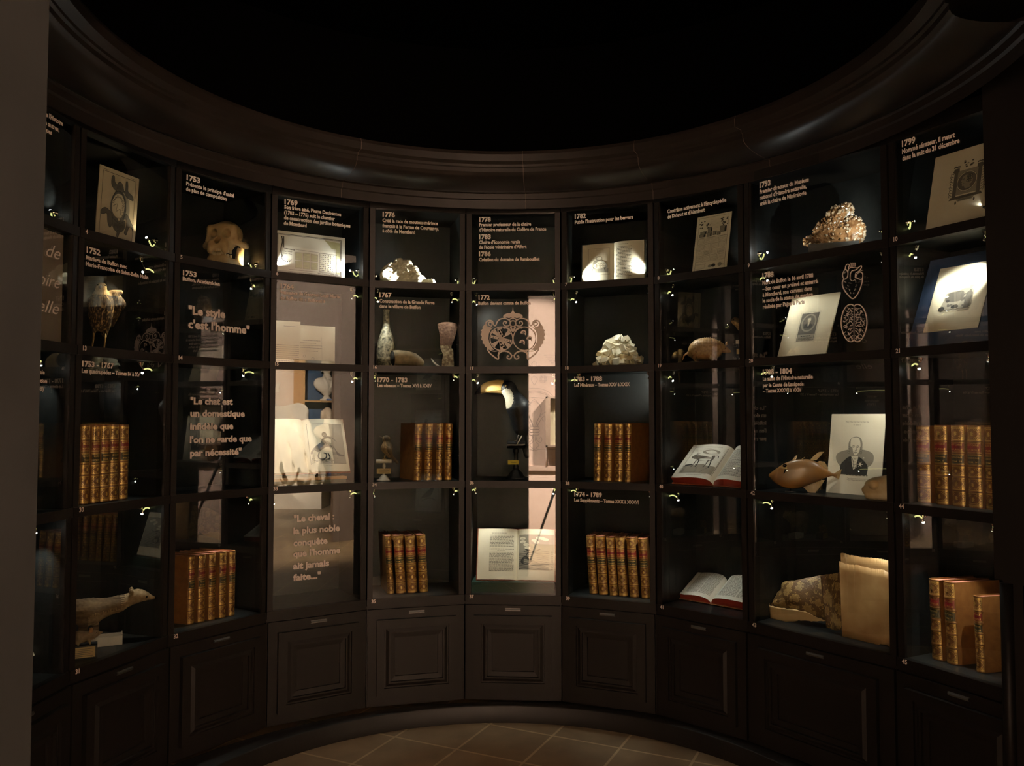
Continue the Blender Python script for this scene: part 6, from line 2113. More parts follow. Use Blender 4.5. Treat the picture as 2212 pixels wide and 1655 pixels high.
def f_mart(X, Y, Z):
    X, Y, Z = X / k, Y / k, Z / k
    d = union([cap(X, Y, Z, (Xp(322), 0, Zp(1302)), (Xp(305), 0, Zp(1297)), 3.5, 9), sph(X, Y, Z, (Xp(290), 0, Zp(1293)), (16, 13, 13)), cap(X, Y, Z, (Xp(284), 0, Zp(1297)), (Xp(252), 0, Zp(1308)), 13, 15),
               cap(X, Y, Z, (Xp(252), 0, Zp(1308)), (Xp(200), 0, Zp(1318)), 16, 25), cap(X, Y, Z, (Xp(200), 0, Zp(1318)), (Xp(140), 0, Zp(1314)), 26, 25)], 9)
    d = smin(d, union([cap(X, Y, Z, (Xp(188), -12, Zp(1335)), (Xp(185), -12, Zp(1372)), 10, 6.5), cap(X, Y, Z, (Xp(185), -12, Zp(1372)), (Xp(196), -14, 5), 6, 4.5), cap(X, Y, Z, (Xp(206), 12, Zp(1335)), (Xp(212), 12, 6), 9, 5),
                       cap(X, Y, Z, (Xp(140), -12, Zp(1325)), (Xp(138), -13, 6), 13, 5), cap(X, Y, Z, (Xp(150), 12, Zp(1330)), (Xp(148), 13, 6), 11, 5), cap(X, Y, Z, (Xp(130), 4, Zp(1310)), (Xp(112), 14, Zp(1330)), 9, 5)], 4), 8)
    for s in (-1, 1):
        d = smin(d, sph(X, Y, Z, (Xp(277), s * 11, Zp(1282)), (5, 3.5, 6)), 2)
    return d * k + .0012 * np.sin(X * .7 + 2 * np.sin(Z * .5)) * np.sin(Z * .9 + Y * .3)


sdf_obj('body', f_mart, (Xp(98) * k, -42 * k, -2 * k), (Xp(332) * k, 42 * k, Zp(1268) * k), 2.0 * k, [M['fur'], M['fur_pale']], t,
        matfn=lambda c: ((c[:, 0] / k + 5 * np.sin(c[:, 2] / k * 1.7) + 3 * np.sin(c[:, 2] / k * 4.1) > Xp(262)) | ((c[:, 0] / k > Xp(196)) & (c[:, 2] / k + 2.5 * np.sin(c[:, 0] / k * 1.3) + 1.5 * np.sin(c[:, 0] / k * 3.7) < Zp(1322 - (c[:, 0] / k - Xp(196)) * .12)) & (c[:, 2] / k > Zp(1350)))) * 1)
mb = MB(); mb.ball((Xp(307) * k, -8.6 * k, Zp(1296.5) * k), 2.4 * k); mb.build('eye', M['eye'], t, True)
mb = MB(); mb.ball((Xp(325) * k, 0, Zp(1302) * k), 2.2 * k); mb.build('nose', M['eye'], t, True)

b1, k1 = facing('specimen_box', 'small dark box with a cream label under the dormouse', 'box', 1, 185, 1423, .055, FLOORZ[4])
k = k1
mb = MB(); mb.box(-32 * k, 22 * k, -2 * k, 26 * k, 0, 29 * k); mb.build('box', mat('box_black', (0.015, .016, .016), .6), b1)
mb = MB(); mb.box(-30 * k, 18 * k, -2.5 * k, -2 * k, 4 * k, 26 * k, 0)
for q in range(5):
    mb.box(-27 * k, (14 - 5 * (q % 2)) * k, -2.6 * k, -2.5 * k, (7 + 3.6 * q) * k, (8 + 3.6 * q) * k, 1)
mb.build('label', [M['label_paper'], M['ink2']], b1)
b2, k2 = facing('specimen_tray', 'white shallow tray lying behind the dormouse box', 'box', 1, 226, 1396, .12, FLOORZ[4])
k = k2
mb = MB(); mb.box(-34 * k, 34 * k, -6 * k, -4.5 * k, 0, 19 * k); mb.box(-34 * k, 34 * k, 27 * k, 28.5 * k, 0, 19 * k); mb.box(32.5 * k, 34 * k, -4.5 * k, 27 * k, 0, 22 * k); mb.box(-34 * k, -32.5 * k, -4.5 * k, 27 * k, 0, 19 * k); mb.box(-34 * k, 34 * k, -5 * k, 28 * k, 0, 2 * k)
mb.build('tray', M['white_paper'], b2)
t, k = facing('stuffed_dormouse', 'small striped dormouse facing right on the little labelled box', 'animal', 1, 185, 1423, .055, FLOORZ[4] + 29 * k1 + .0004)


def f_mouse(X, Y, Z):
    X, Y, Z = X / k, Y / k, Z / k
    d = union([cap(X, Y, Z, (30, 8, 22), (18, 8, 21), 1.8, 7), sph(X, Y, Z, (13, 8, 20), (10, 8, 9)), cap(X, Y, Z, (8, 8, 18), (-14, 8, 17), 9.5, 13), cap(X, Y, Z, (-14, 8, 16), (-30, 8, 12), 12, 7)], 5)
    for s in (-1, 1):
        d = smin(d, cap(X, Y, Z, (4, 8 + s * 6, 11), (8, 8 + s * 7, 1.5), 4, 1.8), 3)
        d = smin(d, cap(X, Y, Z, (-18, 8 + s * 7, 9), (-14, 8 + s * 8, 1.5), 5, 1.8), 3)
    d = smin(d, cap(X, Y, Z, (-30, 8, 10), (-44, 8, 3), 3.5, 1.4), 3)
    return d * k


sdf_obj('body', f_mouse, (-48 * k, -8 * k, -1 * k), (35 * k, 24 * k, 34 * k), 1.1 * k, [M['fur_grey'], M['fur_pale']], t, matfn=lambda c: ((c[:, 2] / k < 13) & (c[:, 0] / k > -20) | (c[:, 0] / k > 25)) * 1)
for s in (-1, 1):
    mb = MB(); mb.ball((9 * k, (8 + s * 6.5) * k, 28.5 * k), (4.5 * k, 1.6 * k, 5 * k)); mb.build('ear', mat('ear_orange', (0.42, 0.19, 0.07), .7), t, True)
    mb = MB(); mb.ball((19 * k, (8 + s * 5.6) * k, 23.5 * k), 1.7 * k); mb.build('eye', M['eye'], t, True)
mb = MB(); mb.tube([(10 * k, 0.6 * k, 21 * k), (17 * k, 1.6 * k, 22.5 * k), (24 * k, 4.2 * k, 22.5 * k)], [1.6 * k, 2.0 * k, 1 * k], 7); mb.build('eye_stripe', M['eye'], t, True)

# --- wool
t, k = facing('wool_fleece', 'heap of cream raw wool glowing in the lamps of the wool case', 'wool', 4, 868, 613, .12, FLOORZ[1])
rw = random.Random(3)
WB = []
for i in range(80):
    a = rw.random() * 6.283; r = rw.random() ** .6
    x = r * 44 * math.cos(a); y = r * 30 * math.sin(a)
    top = 58 * (1 - (abs(x + 4) / 56) ** 2.2) * (1 - (abs(y) / 44) ** 2)
    zc_ = max(6, top - 9 - rw.random() * 12)
    WB.append((x, y, zc_, rw.uniform(7, 12)))
for i in range(8):
    WB.append((50 + rw.random() * 20, rw.uniform(-12, 12), 4 + rw.random() * 8 * (1 - i / 12), rw.uniform(6, 8)))


def f_wool(X, Y, Z):
    X, Y, Z = X / k, Y / k, Z / k
    d = sph(X, Y, Z, (-4, 0, 6), (42, 28, 36))
    for x, y, z, r in WB:
        d = smin(d, np.sqrt((X - x) ** 2 + (Y - y) ** 2 + (Z - z) ** 2) - r, 3)
    d = d + 1.5 * np.sin(X * .55 + 2 * np.sin(Z * .31)) * np.sin(Z * .6 + Y * .4) + .8 * np.sin(X * 1.3 + Z * 1.1) * np.sin(Y * 1.2 - Z * .9)
    return np.maximum(d, -Z) * k


sdf_obj('wool', f_wool, (-62 * k, -42 * k, -1.5 * k), (84 * k, 42 * k, 70 * k), 1.7 * k, M['wool'], t)

# --- quartz cluster on a black block
t, k = facing('quartz_cluster', 'brown and white quartz crystal cluster leaning up to a peak in the quartz case', 'mineral', 8, 1802, 545, .16, FLOORZ[1])
q_ = at(8, 1802, 545, .16); up = (q_.z - FLOORZ[1]) / k
base_h = up + (545 - 531)
rq = random.Random(11)
EL = [(-40, 0, 14, 24, 18, 13), (-12, 2, 30, 30, 22, 32), (8, 4, 58, 24, 20, 30), (26, 0, 74, 14, 14, 18), (36, -2, 28, 27, 22, 34), (14, 0, 20, 44, 24, 22)]
mb = MB()
for e in EL:
    mb.ball((e[0] * k, e[1] * k, (e[2] + base_h) * k), (e[3] * k, e[4] * k, e[5] * k), 0, 12)


def inside(p, skip):
    for i, e in enumerate(EL):
        if i != skip and sum(((p[j] - e[j]) / e[3 + j]) ** 2 for j in range(3)) < .92:
            return True
    return False


for n_ in range(900):
    i = rq.choice([0, 1, 1, 2, 2, 3, 4, 4, 5]); e = EL[i]
    v = Vector((rq.gauss(0, 1), rq.gauss(-.35, 1), rq.gauss(0.1, 1))).normalized()
    p = Vector((e[0] + v.x * e[3], e[1] + v.y * e[4], e[2] + v.z * e[5]))
    if p.z < 2 or inside(p, i):
        continue
    nrm = Vector((v.x / e[3], v.y / e[4], v.z / e[5])).normalized()
    dr = (nrm + Vector((rq.uniform(-.6, .6), rq.uniform(-.6, .6), rq.uniform(-.3, .6)))).normalized()
    r = rq.uniform(1.3, 3.4); l = r * rq.uniform(.0, .7)
    a = dr.cross(Vector((.3, .2, .9))).normalized(); b = dr.cross(a)
    pts = []
    for z, s in ((-r, 1), (l * .7, 1), (l * .7 + r * .8, .15)):
        for q in range(6):
            w = 1.0472 * q
            pts.append((Vector(p) + dr * z + (a * math.cos(w) + b * math.sin(w)) * r * s + Vector((0, 0, base_h))) * k)
    pale = 1 if ((p.x > 22 and rq.random() < .8) or (p.z > 66 and rq.random() < .7) or rq.random() < .16) else 0
    mb.add(pts, [(6 * i_ + q, 6 * i_ + (q + 1) % 6, 6 * i_ + 6 + (q + 1) % 6, 6 * i_ + 6 + q) for i_ in (0, 1) for q in range(6)] + [tuple(range(12, 18))], pale)
mb.build('crystals', [M['quartz'], M['quartz_pale']], t)
st, k = facing('plinth_block', 'black block under the quartz cluster', 'stand', 8, 1802, 545, .16, FLOORZ[1])
mb = MB(); mb.box(-52 * k, 50 * k, -22 * k, 26 * k, 0, base_h * k + .001 + 3 * k); mb.build('block', M['inner'], st)

# --- white crystal group
t, k = facing('white_crystals', 'pile of white blocky crystals stained brown below in the white crystal case', 'mineral', 6, 1333, 791, .13, FLOORZ[2])
rq = random.Random(5)
mb = MB()
for n_ in range(120):
    u = rq.random(); z = 60 * rq.random() ** 1.2
    half = 48 * (1 - (z / 76) ** 1.15)
    x = rq.uniform(-half, half) + 4 * (z / 70) * 2; y = rq.uniform(-24, 20) * (1 - z / 80)
    l, w, h = rq.uniform(6, 16), rq.uniform(4, 7.5), rq.uniform(4, 7.5)
    rot = Matrix.Rotation(rq.uniform(0, 6.28), 3, 'Z') @ Matrix.Rotation(rq.uniform(-.7, .7), 3, 'Y') @ Matrix.Rotation(rq.uniform(-.5, .5), 3, 'X')
    ax, ay, az = [rot @ Vector(v) for v in ((l, 0, 0), (w * .35, w, 0), (0, h * .2, h))]
    low = min(sum(s * a_.z for s, a_ in zip(sg, (ax, ay, az))) for sg in [(i, j, q) for i in (-1, 1) for j in (-1, 1) for q in (-1, 1)])
    z = max(z, -low + .3)
    mb.obox(Vector((x, y, z)) * k, ax * k, ay * k, az * k, 1 if (z < 24 and rq.random() < .75) else 0)
mb.build('crystals', [M['calcite'], M['calcite_tan']], t)

# --- bottle, clay horn, axe
t, k = facing('corroded_bottle', 'tall long-necked corroded bottle at the left of the bottle and axe case', 'bottle', 4, 834, 792, .15, FLOORZ[2])
mb = MB(); mb.lathe([(r * k, z * k) for r, z in ((18, 0), (20.5, 3), (21, 22), (20.5, 40), (18, 56), (13.5, 72), (9.5, 84), (7.2, 96), (6.4, 112), (6.2, 120), (7.2, 122), (7.2, 125), (5.6, 126), (5.2, 118))], 28, cap=True); mb.build('glass_body', M['crust'], t, True)
t, k = facing('clay_horn', 'dark-mouthed encrusted clay tube lying in front of the bottle', 'pottery', 4, 868, 792, .08, FLOORZ[2])
mb = MB(); pts = [(-20, -6, 17.5), (-8, -2, 18.5), (10, 4, 18.5), (26, 9, 16), (38, 13, 11.5), (46, 15, 7)]
mb.tube([Vector(p) * k for p in pts], [17 * k, 17.5 * k, 16.5 * k, 14.5 * k, 10.5 * k, 6 * k], 26, cap=False)
mb.tube([Vector(p) * k for p in pts[:4]], [15.4 * k, 15.5 * k, 14 * k, 9 * k], 24, 1, cap=True)
mb.build('tube', [M['crust_horn'], M['dark']], t, True)
t, k = facing('axe_head', 'rusty lime-crusted axe head standing at the right of the bottle and axe case', 'tool', 4, 961, 792, .10, FLOORZ[2])
ol = [(-4.5, 0), (18, 0), (18.5, 20), (17.5, 38), (13.5, 44), (20, 62), (26, 84), (27.5, 92), (22, 97), (6, 99), (-8, 98), (-15, 95), (-16, 91), (-11, 70), (-10.5, 44), (-4, 28), (-6.5, 12)]
ol = smooth(ol, 3, True)
mb = MB()
zs_ = sorted(set(round(p[1], 2) for p in ol))
n_ = len(ol)
hf = lambda z: (4.2 - 2.9 * min(1, max(0, (z - 30) / 66)))
fr = [(p[0] * k, -hf(p[1]) * k, p[1] * k) for p in ol]; bk_ = [(p[0] * k, hf(p[1]) * k, p[1] * k) for p in ol]
mb.add(fr + bk_, [tuple(range(n_)), tuple(range(2 * n_ - 1, n_ - 1, -1))] + [(i, (i + 1) % n_, n_ + (i + 1) % n_, n_ + i) for i in range(n_)], 0)
ob = mb.build('iron', M['rust_lime'], t)
mb = MB()
up_ = [p for p in ol if p[1] > 46] 
up_ = [(p[0], max(p[1], 46 + 3 * math.sin(p[0]))) for p in ol if p[1] > 43]
nn = len(up_)
mb.add([(p[0] * k, (-hf(p[1]) - .25) * k, p[1] * k) for p in up_] + [(p[0] * k, (-hf(p[1]) + .4) * k, p[1] * k) for p in up_], [tuple(range(nn))] + [(i, (i + 1) % nn, nn + (i + 1) % nn, nn + i) for i in range(nn)])
mb.build('rust_skin', M['rust'], t)
t, k = facing('bone_blade', 'small pale curved blade leaning in front of the axe head', 'tool', 4, 941, 793, .07, FLOORZ[2])
mb = MB(); mb.tube([Vector(p) * k for p in ((-10, 0, 19), (-5, 0, 11.5), (2, 0, 5), (10, 0, 1.2))], [.7 * k, 1.8 * k, 1.9 * k, .8 * k], 8); mb.build('blade', M['wood_white'], t, True)
t, k = facing('paper_tag', 'small white paper tag lying beside the pale blade', 'label', 4, 929, 793, .055, FLOORZ[2])
mb = MB(); mb.box(-8 * k, 8 * k, -3 * k, 8 * k, 0, .6 * k); mb.build('tag', M['white_paper'], t)

# --- armadillo on a dark board
st, k = facing('display_board', 'thin dark board under the armadillo', 'stand', 7, 1531, 779, .12, FLOORZ[2])
mb = MB(); mb.box(-46 * k, 42 * k, -16 * k, 18 * k, 0, 3.2 * k); mb.build('board', M['inner'], st)
t, k = facing('stuffed_armadillo', 'small brown banded armadillo walking right in the armadillo case', 'animal', 7, 1531, 779, .12, FLOORZ[2] + 3.2 * k + .0003)
zq = lambda y: 776.5 - (380 + y / 3.762)
xq = lambda x: 1390 + x / 3.762 - 1531
mb = MB()
shell = dense([(xq(362), zq(1425), 3, 4), (xq(378), zq(1405), 12, 11), (xq(420), zq(1395), 21, 17), (xq(480), zq(1390), 24.5, 20), (xq(545), zq(1388), 24.5, 20), (xq(600), zq(1392), 20, 17), (xq(632), zq(1390), 14, 13)], 10)
sh2 = []
for i, s_ in enumerate(shell):
    x = s_[0]
    b_ = 1.0 * math.sin((x - xq(420)) * 1.55) if xq(430) < x < xq(580) else .25 * math.sin(x * 3)
    sh2.append((x, s_[1] + b_ * .3, s_[2] + b_, s_[3] + b_))
loft(mb, sh2, 26, 0, k); mb.build('shell', M['arm'], t, True)
mb = MB()
loft(mb, dense([(xq(612), zq(1378), 12, 9), (xq(640), zq(1382), 11, 8), (xq(668), zq(1396), 7.5, 6), (xq(692), zq(1408), 4, 3.6), (xq(708), zq(1413), 1.6, 1.6)], 4), 16, 0, k); mb.build('head', M['arm'], t, True)
for s, ex, ey in ((-1, 618, 1340), (1, 674, 1345)):
    mb = MB(); mb.tube([(xq(ex - 6) * k, s * 6 * k, (zq(ey) - 4) * k), (xq(ex) * k, s * 7 * k, (zq(ey)) * k), (xq(ex + 4) * k, s * 7.5 * k, (zq(ey) + 4) * k)], [1.6 * k, 2.8 * k, 1.2 * k], 8); mb.build('ear', M['arm'], t, True)
mb = MB(); mb.ball((xq(662) * k, -5.6 * k, (zq(1388)) * k), 1.1 * k); mb.build('eye', M['eye'], t, True)
for x0, x1, s, mm in ((430, 420, -1, 'arm_hair'), (450, 448, 1, 'arm_hair'), (545, 560, -1, 'pale_bone'), (580, 600, 1, 'arm_hair')):
    mb = MB(); e_ = (xq(x1) * k, s * 10 * k, 1.4 * k)
    mb.tube([(xq(x0) * k, s * 9 * k, zq(1415) * k), (xq((x0 + x1) / 2 - 6) * k, s * 10.5 * k, zq(1455) * k), e_], [8.5 * k, 5.5 * k, 2.2 * k], 10)
    for q in range(4):
        mb.tube([e_, (e_[0] + 5 * k, e_[1] + (q - 1.5) * 1.6 * k, .5 * k)], [.9 * k, .35 * k], 5)
    mb.build('leg', M[mm], t, True)
mb = MB(); mb.tube([(xq(372) * k, 0, zq(1415) * k), (xq(335) * k, -1 * k, zq(1440) * k), (xq(322) * k, -2 * k, zq(1480) * k)], [3.2 * k, 1.8 * k, .7 * k], 8); mb.build('tail', M['arm_hair'], t, True)
mb = MB(); loft(mb, dense([(xq(395), zq(1430), 8, 12), (xq(470), zq(1440), 11, 16), (xq(560), zq(1440), 11, 16), (xq(610), zq(1425), 9, 11)], 4), 16, 0, k); mb.build('belly', M['arm_hair'], t, True)

# --- fish, turtle skull
t, k = facing('stuffed_fish', 'orange-brown triggerfish with spread fins facing left in the fish case', 'fish', 8, 1731.5, 1066, .10, FLOORZ[3])
fq = at(8, 1731.5, 1066, .10); fo = (fq.z - FLOORZ[3]) / k
fx_ = lambda x: 1600 + x / 4.868 - 1731.5
fz_ = lambda y: 1066 - (760 + y / 4.868) + fo
top = [(315, 1300), (380, 1245), (470, 1182), (560, 1145), (640, 1133), (720, 1134), (790, 1158), (850, 1200), (905, 1245), (950, 1272), (985, 1270)]
bot = [(315, 1320), (380, 1390), (470, 1432), (560, 1446), (640, 1430), (720, 1396), (790, 1362), (850, 1335), (905, 1312), (950, 1304), (985, 1325)]
stt = []
for i, (a, b) in enumerate(zip(top, bot)):
    hh = (b[1] - a[1]) / 2 / 4.868
    wv = [1.6, 7, 10.5, 12, 12.5, 11.5, 9.5, 6.5, 3.6, 2.0, 1.0][i]
    stt.append((fx_(a[0]), fz_((a[1] + b[1]) / 2), hh, wv))
mb = MB(); loft(mb, dense(stt, 5), 24, 0, k, 1.0); mb.build('body', M['fish'], t, True)


def finpoly(name, pts, rays, thick=.5):
    mb = MB()
    P = [(fx_(p[0]), fz_(p[1])) for p in pts]
    mb.prism([(a * k, b * k) for a, b in P], -thick * k, thick * k)
    for a, b in rays:
        p, q = (fx_(a[0]), fz_(a[1])), (fx_(b[0]), fz_(b[1]))
        mb.tube([(p[0] * k, 0, p[1] * k), (q[0] * k, 0, q[1] * k)], [1.0 * k, .6 * k], 6)
    mb.build(name, M['fin'], t)


finpoly('dorsal_spine', [(552, 1142), (585, 1100), (604, 1090), (598, 1115), (588, 1140)], [((560, 1142), (602, 1092))])
finpoly('dorsal_fin', [(728, 1140), (765, 1095), (815, 1055), (868, 1050), (840, 1085), (790, 1140)], [((735, 1138), (820, 1056)), ((760, 1140), (866, 1052)), ((650, 1134), (678, 1110))])
R_ = [((800 + i * 14, 1168 + i * 11), (838 + i * 12, 1152 + i * 15)) for i in range(6)]
finpoly('rear_dorsal_fin', [(795, 1162), (820, 1148), (872, 1156), (905, 1222), (900, 1245), (850, 1205)], R_)
R_ = [((665 + i * 17, 1412 - i * 10), (690 + i * 15 + (i > 6) * 0, 1455 + 6 * min(i, 4) - 10 * max(0, i - 6))) for i in range(11)]
finpoly('anal_fin', [(652, 1412), (700, 1470), (740, 1490), (775, 1480), (805, 1440), (845, 1385), (868, 1345), (840, 1345), (760, 1380)], R_)
R_ = [((965, 1290), e) for e in ((1128, 1194), (1115, 1225), (1096, 1255), (1110, 1285), (1100, 1318), (1080, 1350), (1040, 1342), (1010, 1330))]
finpoly('tail_fin', [(950, 1280), (1010, 1240), (1080, 1205), (1132, 1190), (1118, 1225), (1092, 1250), (1112, 1285), (1100, 1320), (1084, 1352), (1020, 1338), (968, 1315)], R_)
mb = MB(); mb.ball((fx_(478) * k, -10.0 * k, fz_(1200) * k), (4.4 * k, 2.2 * k, 3.8 * k)); mb.build('eye', M['eye'], t, True)
mb = MB(); mb.tube([(fx_(470) * k, -11 * k, fz_(1245) * k), (fx_(490) * k, -12.4 * k, fz_(1235) * k), (fx_(468) * k, -11.5 * k, fz_(1285) * k)], [1 * k, 1.6 * k, 1 * k], 7); mb.build('pectoral_fin', M['dark'], t, True)
mb = MB(); mb.tube([(fx_(530) * k, 0, fz_(1436) * k), (fx_(530) * k, 0, 1 * k)], 1.6 * k, 8); mb.lathe([(11 * k, 0), (10 * k, 1.4 * k), (1 * k, 2 * k)], 16, c=(fx_(530) * k, 0, 0)); mb.build('rest', M['dark'], t, True)

t, k = facing('turtle_skull', 'tan turtle skull with a large eye hollow at the right edge of the fish case', 'skull', 8, 1900, 1074, .055, FLOORZ[3])


def f_tsk(X, Y, Z):
    X, Y, Z = X / k, Y / k, Z / k
    d = union([sph(X, Y, Z, (4, 0, 28), (34, 22, 22)), sph(X, Y, Z, (22, 0, 34), (26, 20, 19)), cap(X, Y, Z, (-26, 0, 20), (-16, 0, 24), 9, 14), cap(X, Y, Z, (-22, -6, 8), (26, -14, 6), 7, 7), cap(X, Y, Z, (-22, 6, 8), (26, 14, 6), 7, 7)], 7)
    d = smax(d, -sph(X, Y, Z, (-12, -17, 33), (10, 14, 9.5)), 2)
    d = smax(d, -sph(X, Y, Z, (-12, 17, 33), (10, 14, 9.5)), 2)
    d = smax(d, -sph(X, Y, Z, (24, -21, 27), (8, 8, 9)), 3)
    d = smax(d, -sph(X, Y, Z, (-33, 0, 30), (5, 5, 4)), 2)
    d = smax(d, -cap(X, Y, Z, (-36, -8, 13.5), (12, -24, 15), 1.6, 1.2), 2)
    return np.maximum(d, -Z) * k


sdf_obj('bone', f_tsk, (-42 * k, -28 * k, -1.5 * k), (52 * k, 28 * k, 58 * k), 1.6 * k, M['pale_bone'], t)

# --- snake skin and raw hide (sheets standing on the shelf floor)
def px43(x, y):
    return 1600 + x / 4.356, 1060 + y / 4.356


def strip(mb, topl, botl, dep, m=0, nu=40, nv=10, wob=.004, thick=.0022, zmin=True, back=None):
    """sheet between an upper and a lower pixel outline; dep(u, v) its distance behind the glass"""
    T_, B_ = smooth([px43(*p) for p in topl], 8), smooth([px43(*p) for p in botl], 8)
    rs = lambda L_, u: (Vector(L_[min(int(u * (len(L_) - 1)), len(L_) - 1)]).lerp(Vector(L_[min(int(u * (len(L_) - 1)) + 1, len(L_) - 1)]), u * (len(L_) - 1) - int(u * (len(L_) - 1))))
    rr = random.Random(int(topl[0][0] * 7))
    jt = [rr.uniform(-1, 1) for _ in range(400)]

    def fn(off):
        def g(u, v):
            p = rs(T_, u).lerp(rs(B_, u), v)
            j = jt[int(u * 97) % 400] * .9 * (1 if v in (0.0, 1.0) else 0)
            q = at(8, p.x, p.y + j, dep(u, v) + off)
            q.z = max(q.z, FLOORZ[4] + .0005)
            q.x = min(max(q.x, ST + .003), BAY[8].L - ST - .003)
            return q - org
        return g
    n0 = len(mb.f)
    mb.grid(fn(0), nu, nv, m); mb.grid(fn(thick), nu, nv, m if back is None else back)
    o0 = len(mb.v) - 2 * (nu + 1) * (nv + 1); o1 = o0 + (nu + 1) * (nv + 1); w = nv + 1
    ed = []
    for i in range(nu):
        for j in (0, nv):
            ed.append((o0 + i * w + j, o0 + (i + 1) * w + j, o1 + (i + 1) * w + j, o1 + i * w + j))
    for j in range(nv):
        for i in (0, nu):
            ed.append((o0 + i * w + j, o0 + i * w + j + 1, o1 + i * w + j + 1, o1 + i * w + j))
    mb.f += ed; mb.m += [m if back is None else back] * len(ed)


org = Vector((0.20, 0.1, FLOORZ[4]))
t = thing('snake_skin', 'dried python skin with scale pattern, folded low in the snakeskin case', 'snake skin', 8, org)
mb = MB()
strip(mb, [(185, 1025), (270, 985), (370, 935), (385, 880), (430, 852), (560, 838), (700, 803), (830, 790), (920, 772)], [(195, 1062), (280, 1090), (360, 1110), (450, 1125), (560, 1140), (640, 1165), (720, 1200), (800, 1222), (900, 1235)],
      lambda u, v: .150 - .03 * (1 - u) * v + .012 * math.sin(u * 9) - .02 * math.sin(v * 3.1))
mb.build('scaled_fold', [M['snake'], M['hide_edge']], t, True)
mb = MB()
strip(mb, [(180, 1042), (215, 1062), (330, 1095), (480, 1115), (620, 1142), (700, 1185), (800, 1224)], [(202, 1232), (240, 1240), (330, 1236), (440, 1238), (560, 1222), (690, 1230), (800, 1226)],
      lambda u, v: .105 + .022 * u - .012 * math.sin(u * 3.1) + .01 * v * (1 - u))
mb.build('pale_fold', [M['pale_hide'], M['hide_edge']], t, True)
mb = MB()
strip(mb, [(748, 800), (800, 792), (860, 786), (935, 765)], [(806, 1288), (850, 1300), (900, 1318), (950, 1312)], lambda u, v: .118 - .02 * v + .008 * math.sin(u * 5))
mb.build('hanging_end', [M['snake'], M['hide_edge']], t, True)
org = Vector((0.40, 0.06, FLOORZ[4]))
t = thing('raw_hide', 'large folded sheet of tan raw hide standing at the right of the snakeskin', 'hide', 8, org)
a_ = at_z(8, 1819, 1376, FLOORZ[4]); b_ = at_z(8, 1922, 1397, FLOORZ[4])
d0, d1 = min(max(a_.y, .03), .12), min(max(b_.y, .02), .12)
mb = MB()
strip(mb, [(925, 660), (1000, 690), (1120, 705), (1240, 735), (1330, 742), (1400, 775), (1430, 782)], [(955, 1372), (1000, 1388), (1060, 1398), (1140, 1425), (1250, 1440), (1280, 1455), (1340, 1445), (1405, 1470), (1432, 1474)], lambda u, v: d0 + (d1 - d0) * u + .006 * math.sin(u * 4 + v * 2), nu=60, back=1)
mb.build('front_fold', [M['parchment'], M['hide_edge']], t, True)
mb = MB()
strip(mb, [(940, 585), (985, 590), (1020, 605), (1150, 625), (1270, 635), (1330, 645), (1400, 662), (1430, 664)], [(955, 1350), (1000, 1360), (1100, 1380), (1250, 1410), (1340, 1420), (1432, 1440)], lambda u, v: d0 + (d1 - d0) * u + .014 + .004 * math.sin(u * 6), nu=60, back=1)
mb.build('back_fold', [M['parchment'], M['hide_edge']], t, True)

# --- things glimpsed at the left edge
t = thing('open_book', 'corner of a cream sheet low down beside the left doorway jamb', 'paper', 0, at(0, 70, 1416, .10))
t.name = 'paper_sheet'
mb = MB(); q0 = at(0, 70, 1416, .10)
pt = [at(0, 60, 1392, .12) - q0, at(0, 78, 1389, .12) - q0, at(0, 88.5, 1411, .10) - q0, at(0, 60, 1422, .10) - q0]
mb.add(pt + [p + Vector((0, .002, -.001)) for p in pt], [(0, 1, 2, 3), (7, 6, 5, 4), (0, 4, 5, 1), (1, 5, 6, 2), (2, 6, 7, 3), (3, 7, 4, 0)]); mb.build('sheet', M['cream_card'], t)
t.location.z = t.location.z

# ------------------------------------------------------------------ line drawings on the panes
def pane_map(c, zoom, ox, oy):
    return lambda x, y: at(c, ox + x / zoom, oy + y / zoom, .0062)


MA = pane_map(5, 4.243, 980, 430)
mb = MB()
CX = 543
def sym(pts, w=None, sm=4, m=0, closed=False):
    for sg in (1, -1):
        q = [(CX + sg * (x - CX), y) for x, y in pts]
        if w is None:
            mb.dpoly(MA, smooth(q, sm, True) if sm else q, m)
        else:
            q = smooth(q, sm) if sm else q
            ww = w / 4.243 * px_m(5, 1108, 700, .01)
            pts3 = [MA(*p) for p in q]
            n = len(pts3); A, B = [], []
            for i in range(n):
                d = pts3[min(i + 1, n - 1)] - pts3[max(i - 1, 0)]; d = d.normalized() if d.length else Vector((1, 0, 0))
                o_ = Vector((-d.z, 0, d.x)) * ww * .5
                A.append(pts3[i] + o_); B.append(pts3[i] - o_)
            mb.add(A + B, [(i, i + 1, n + i + 1, n + i) for i in range(n - 1)], m)


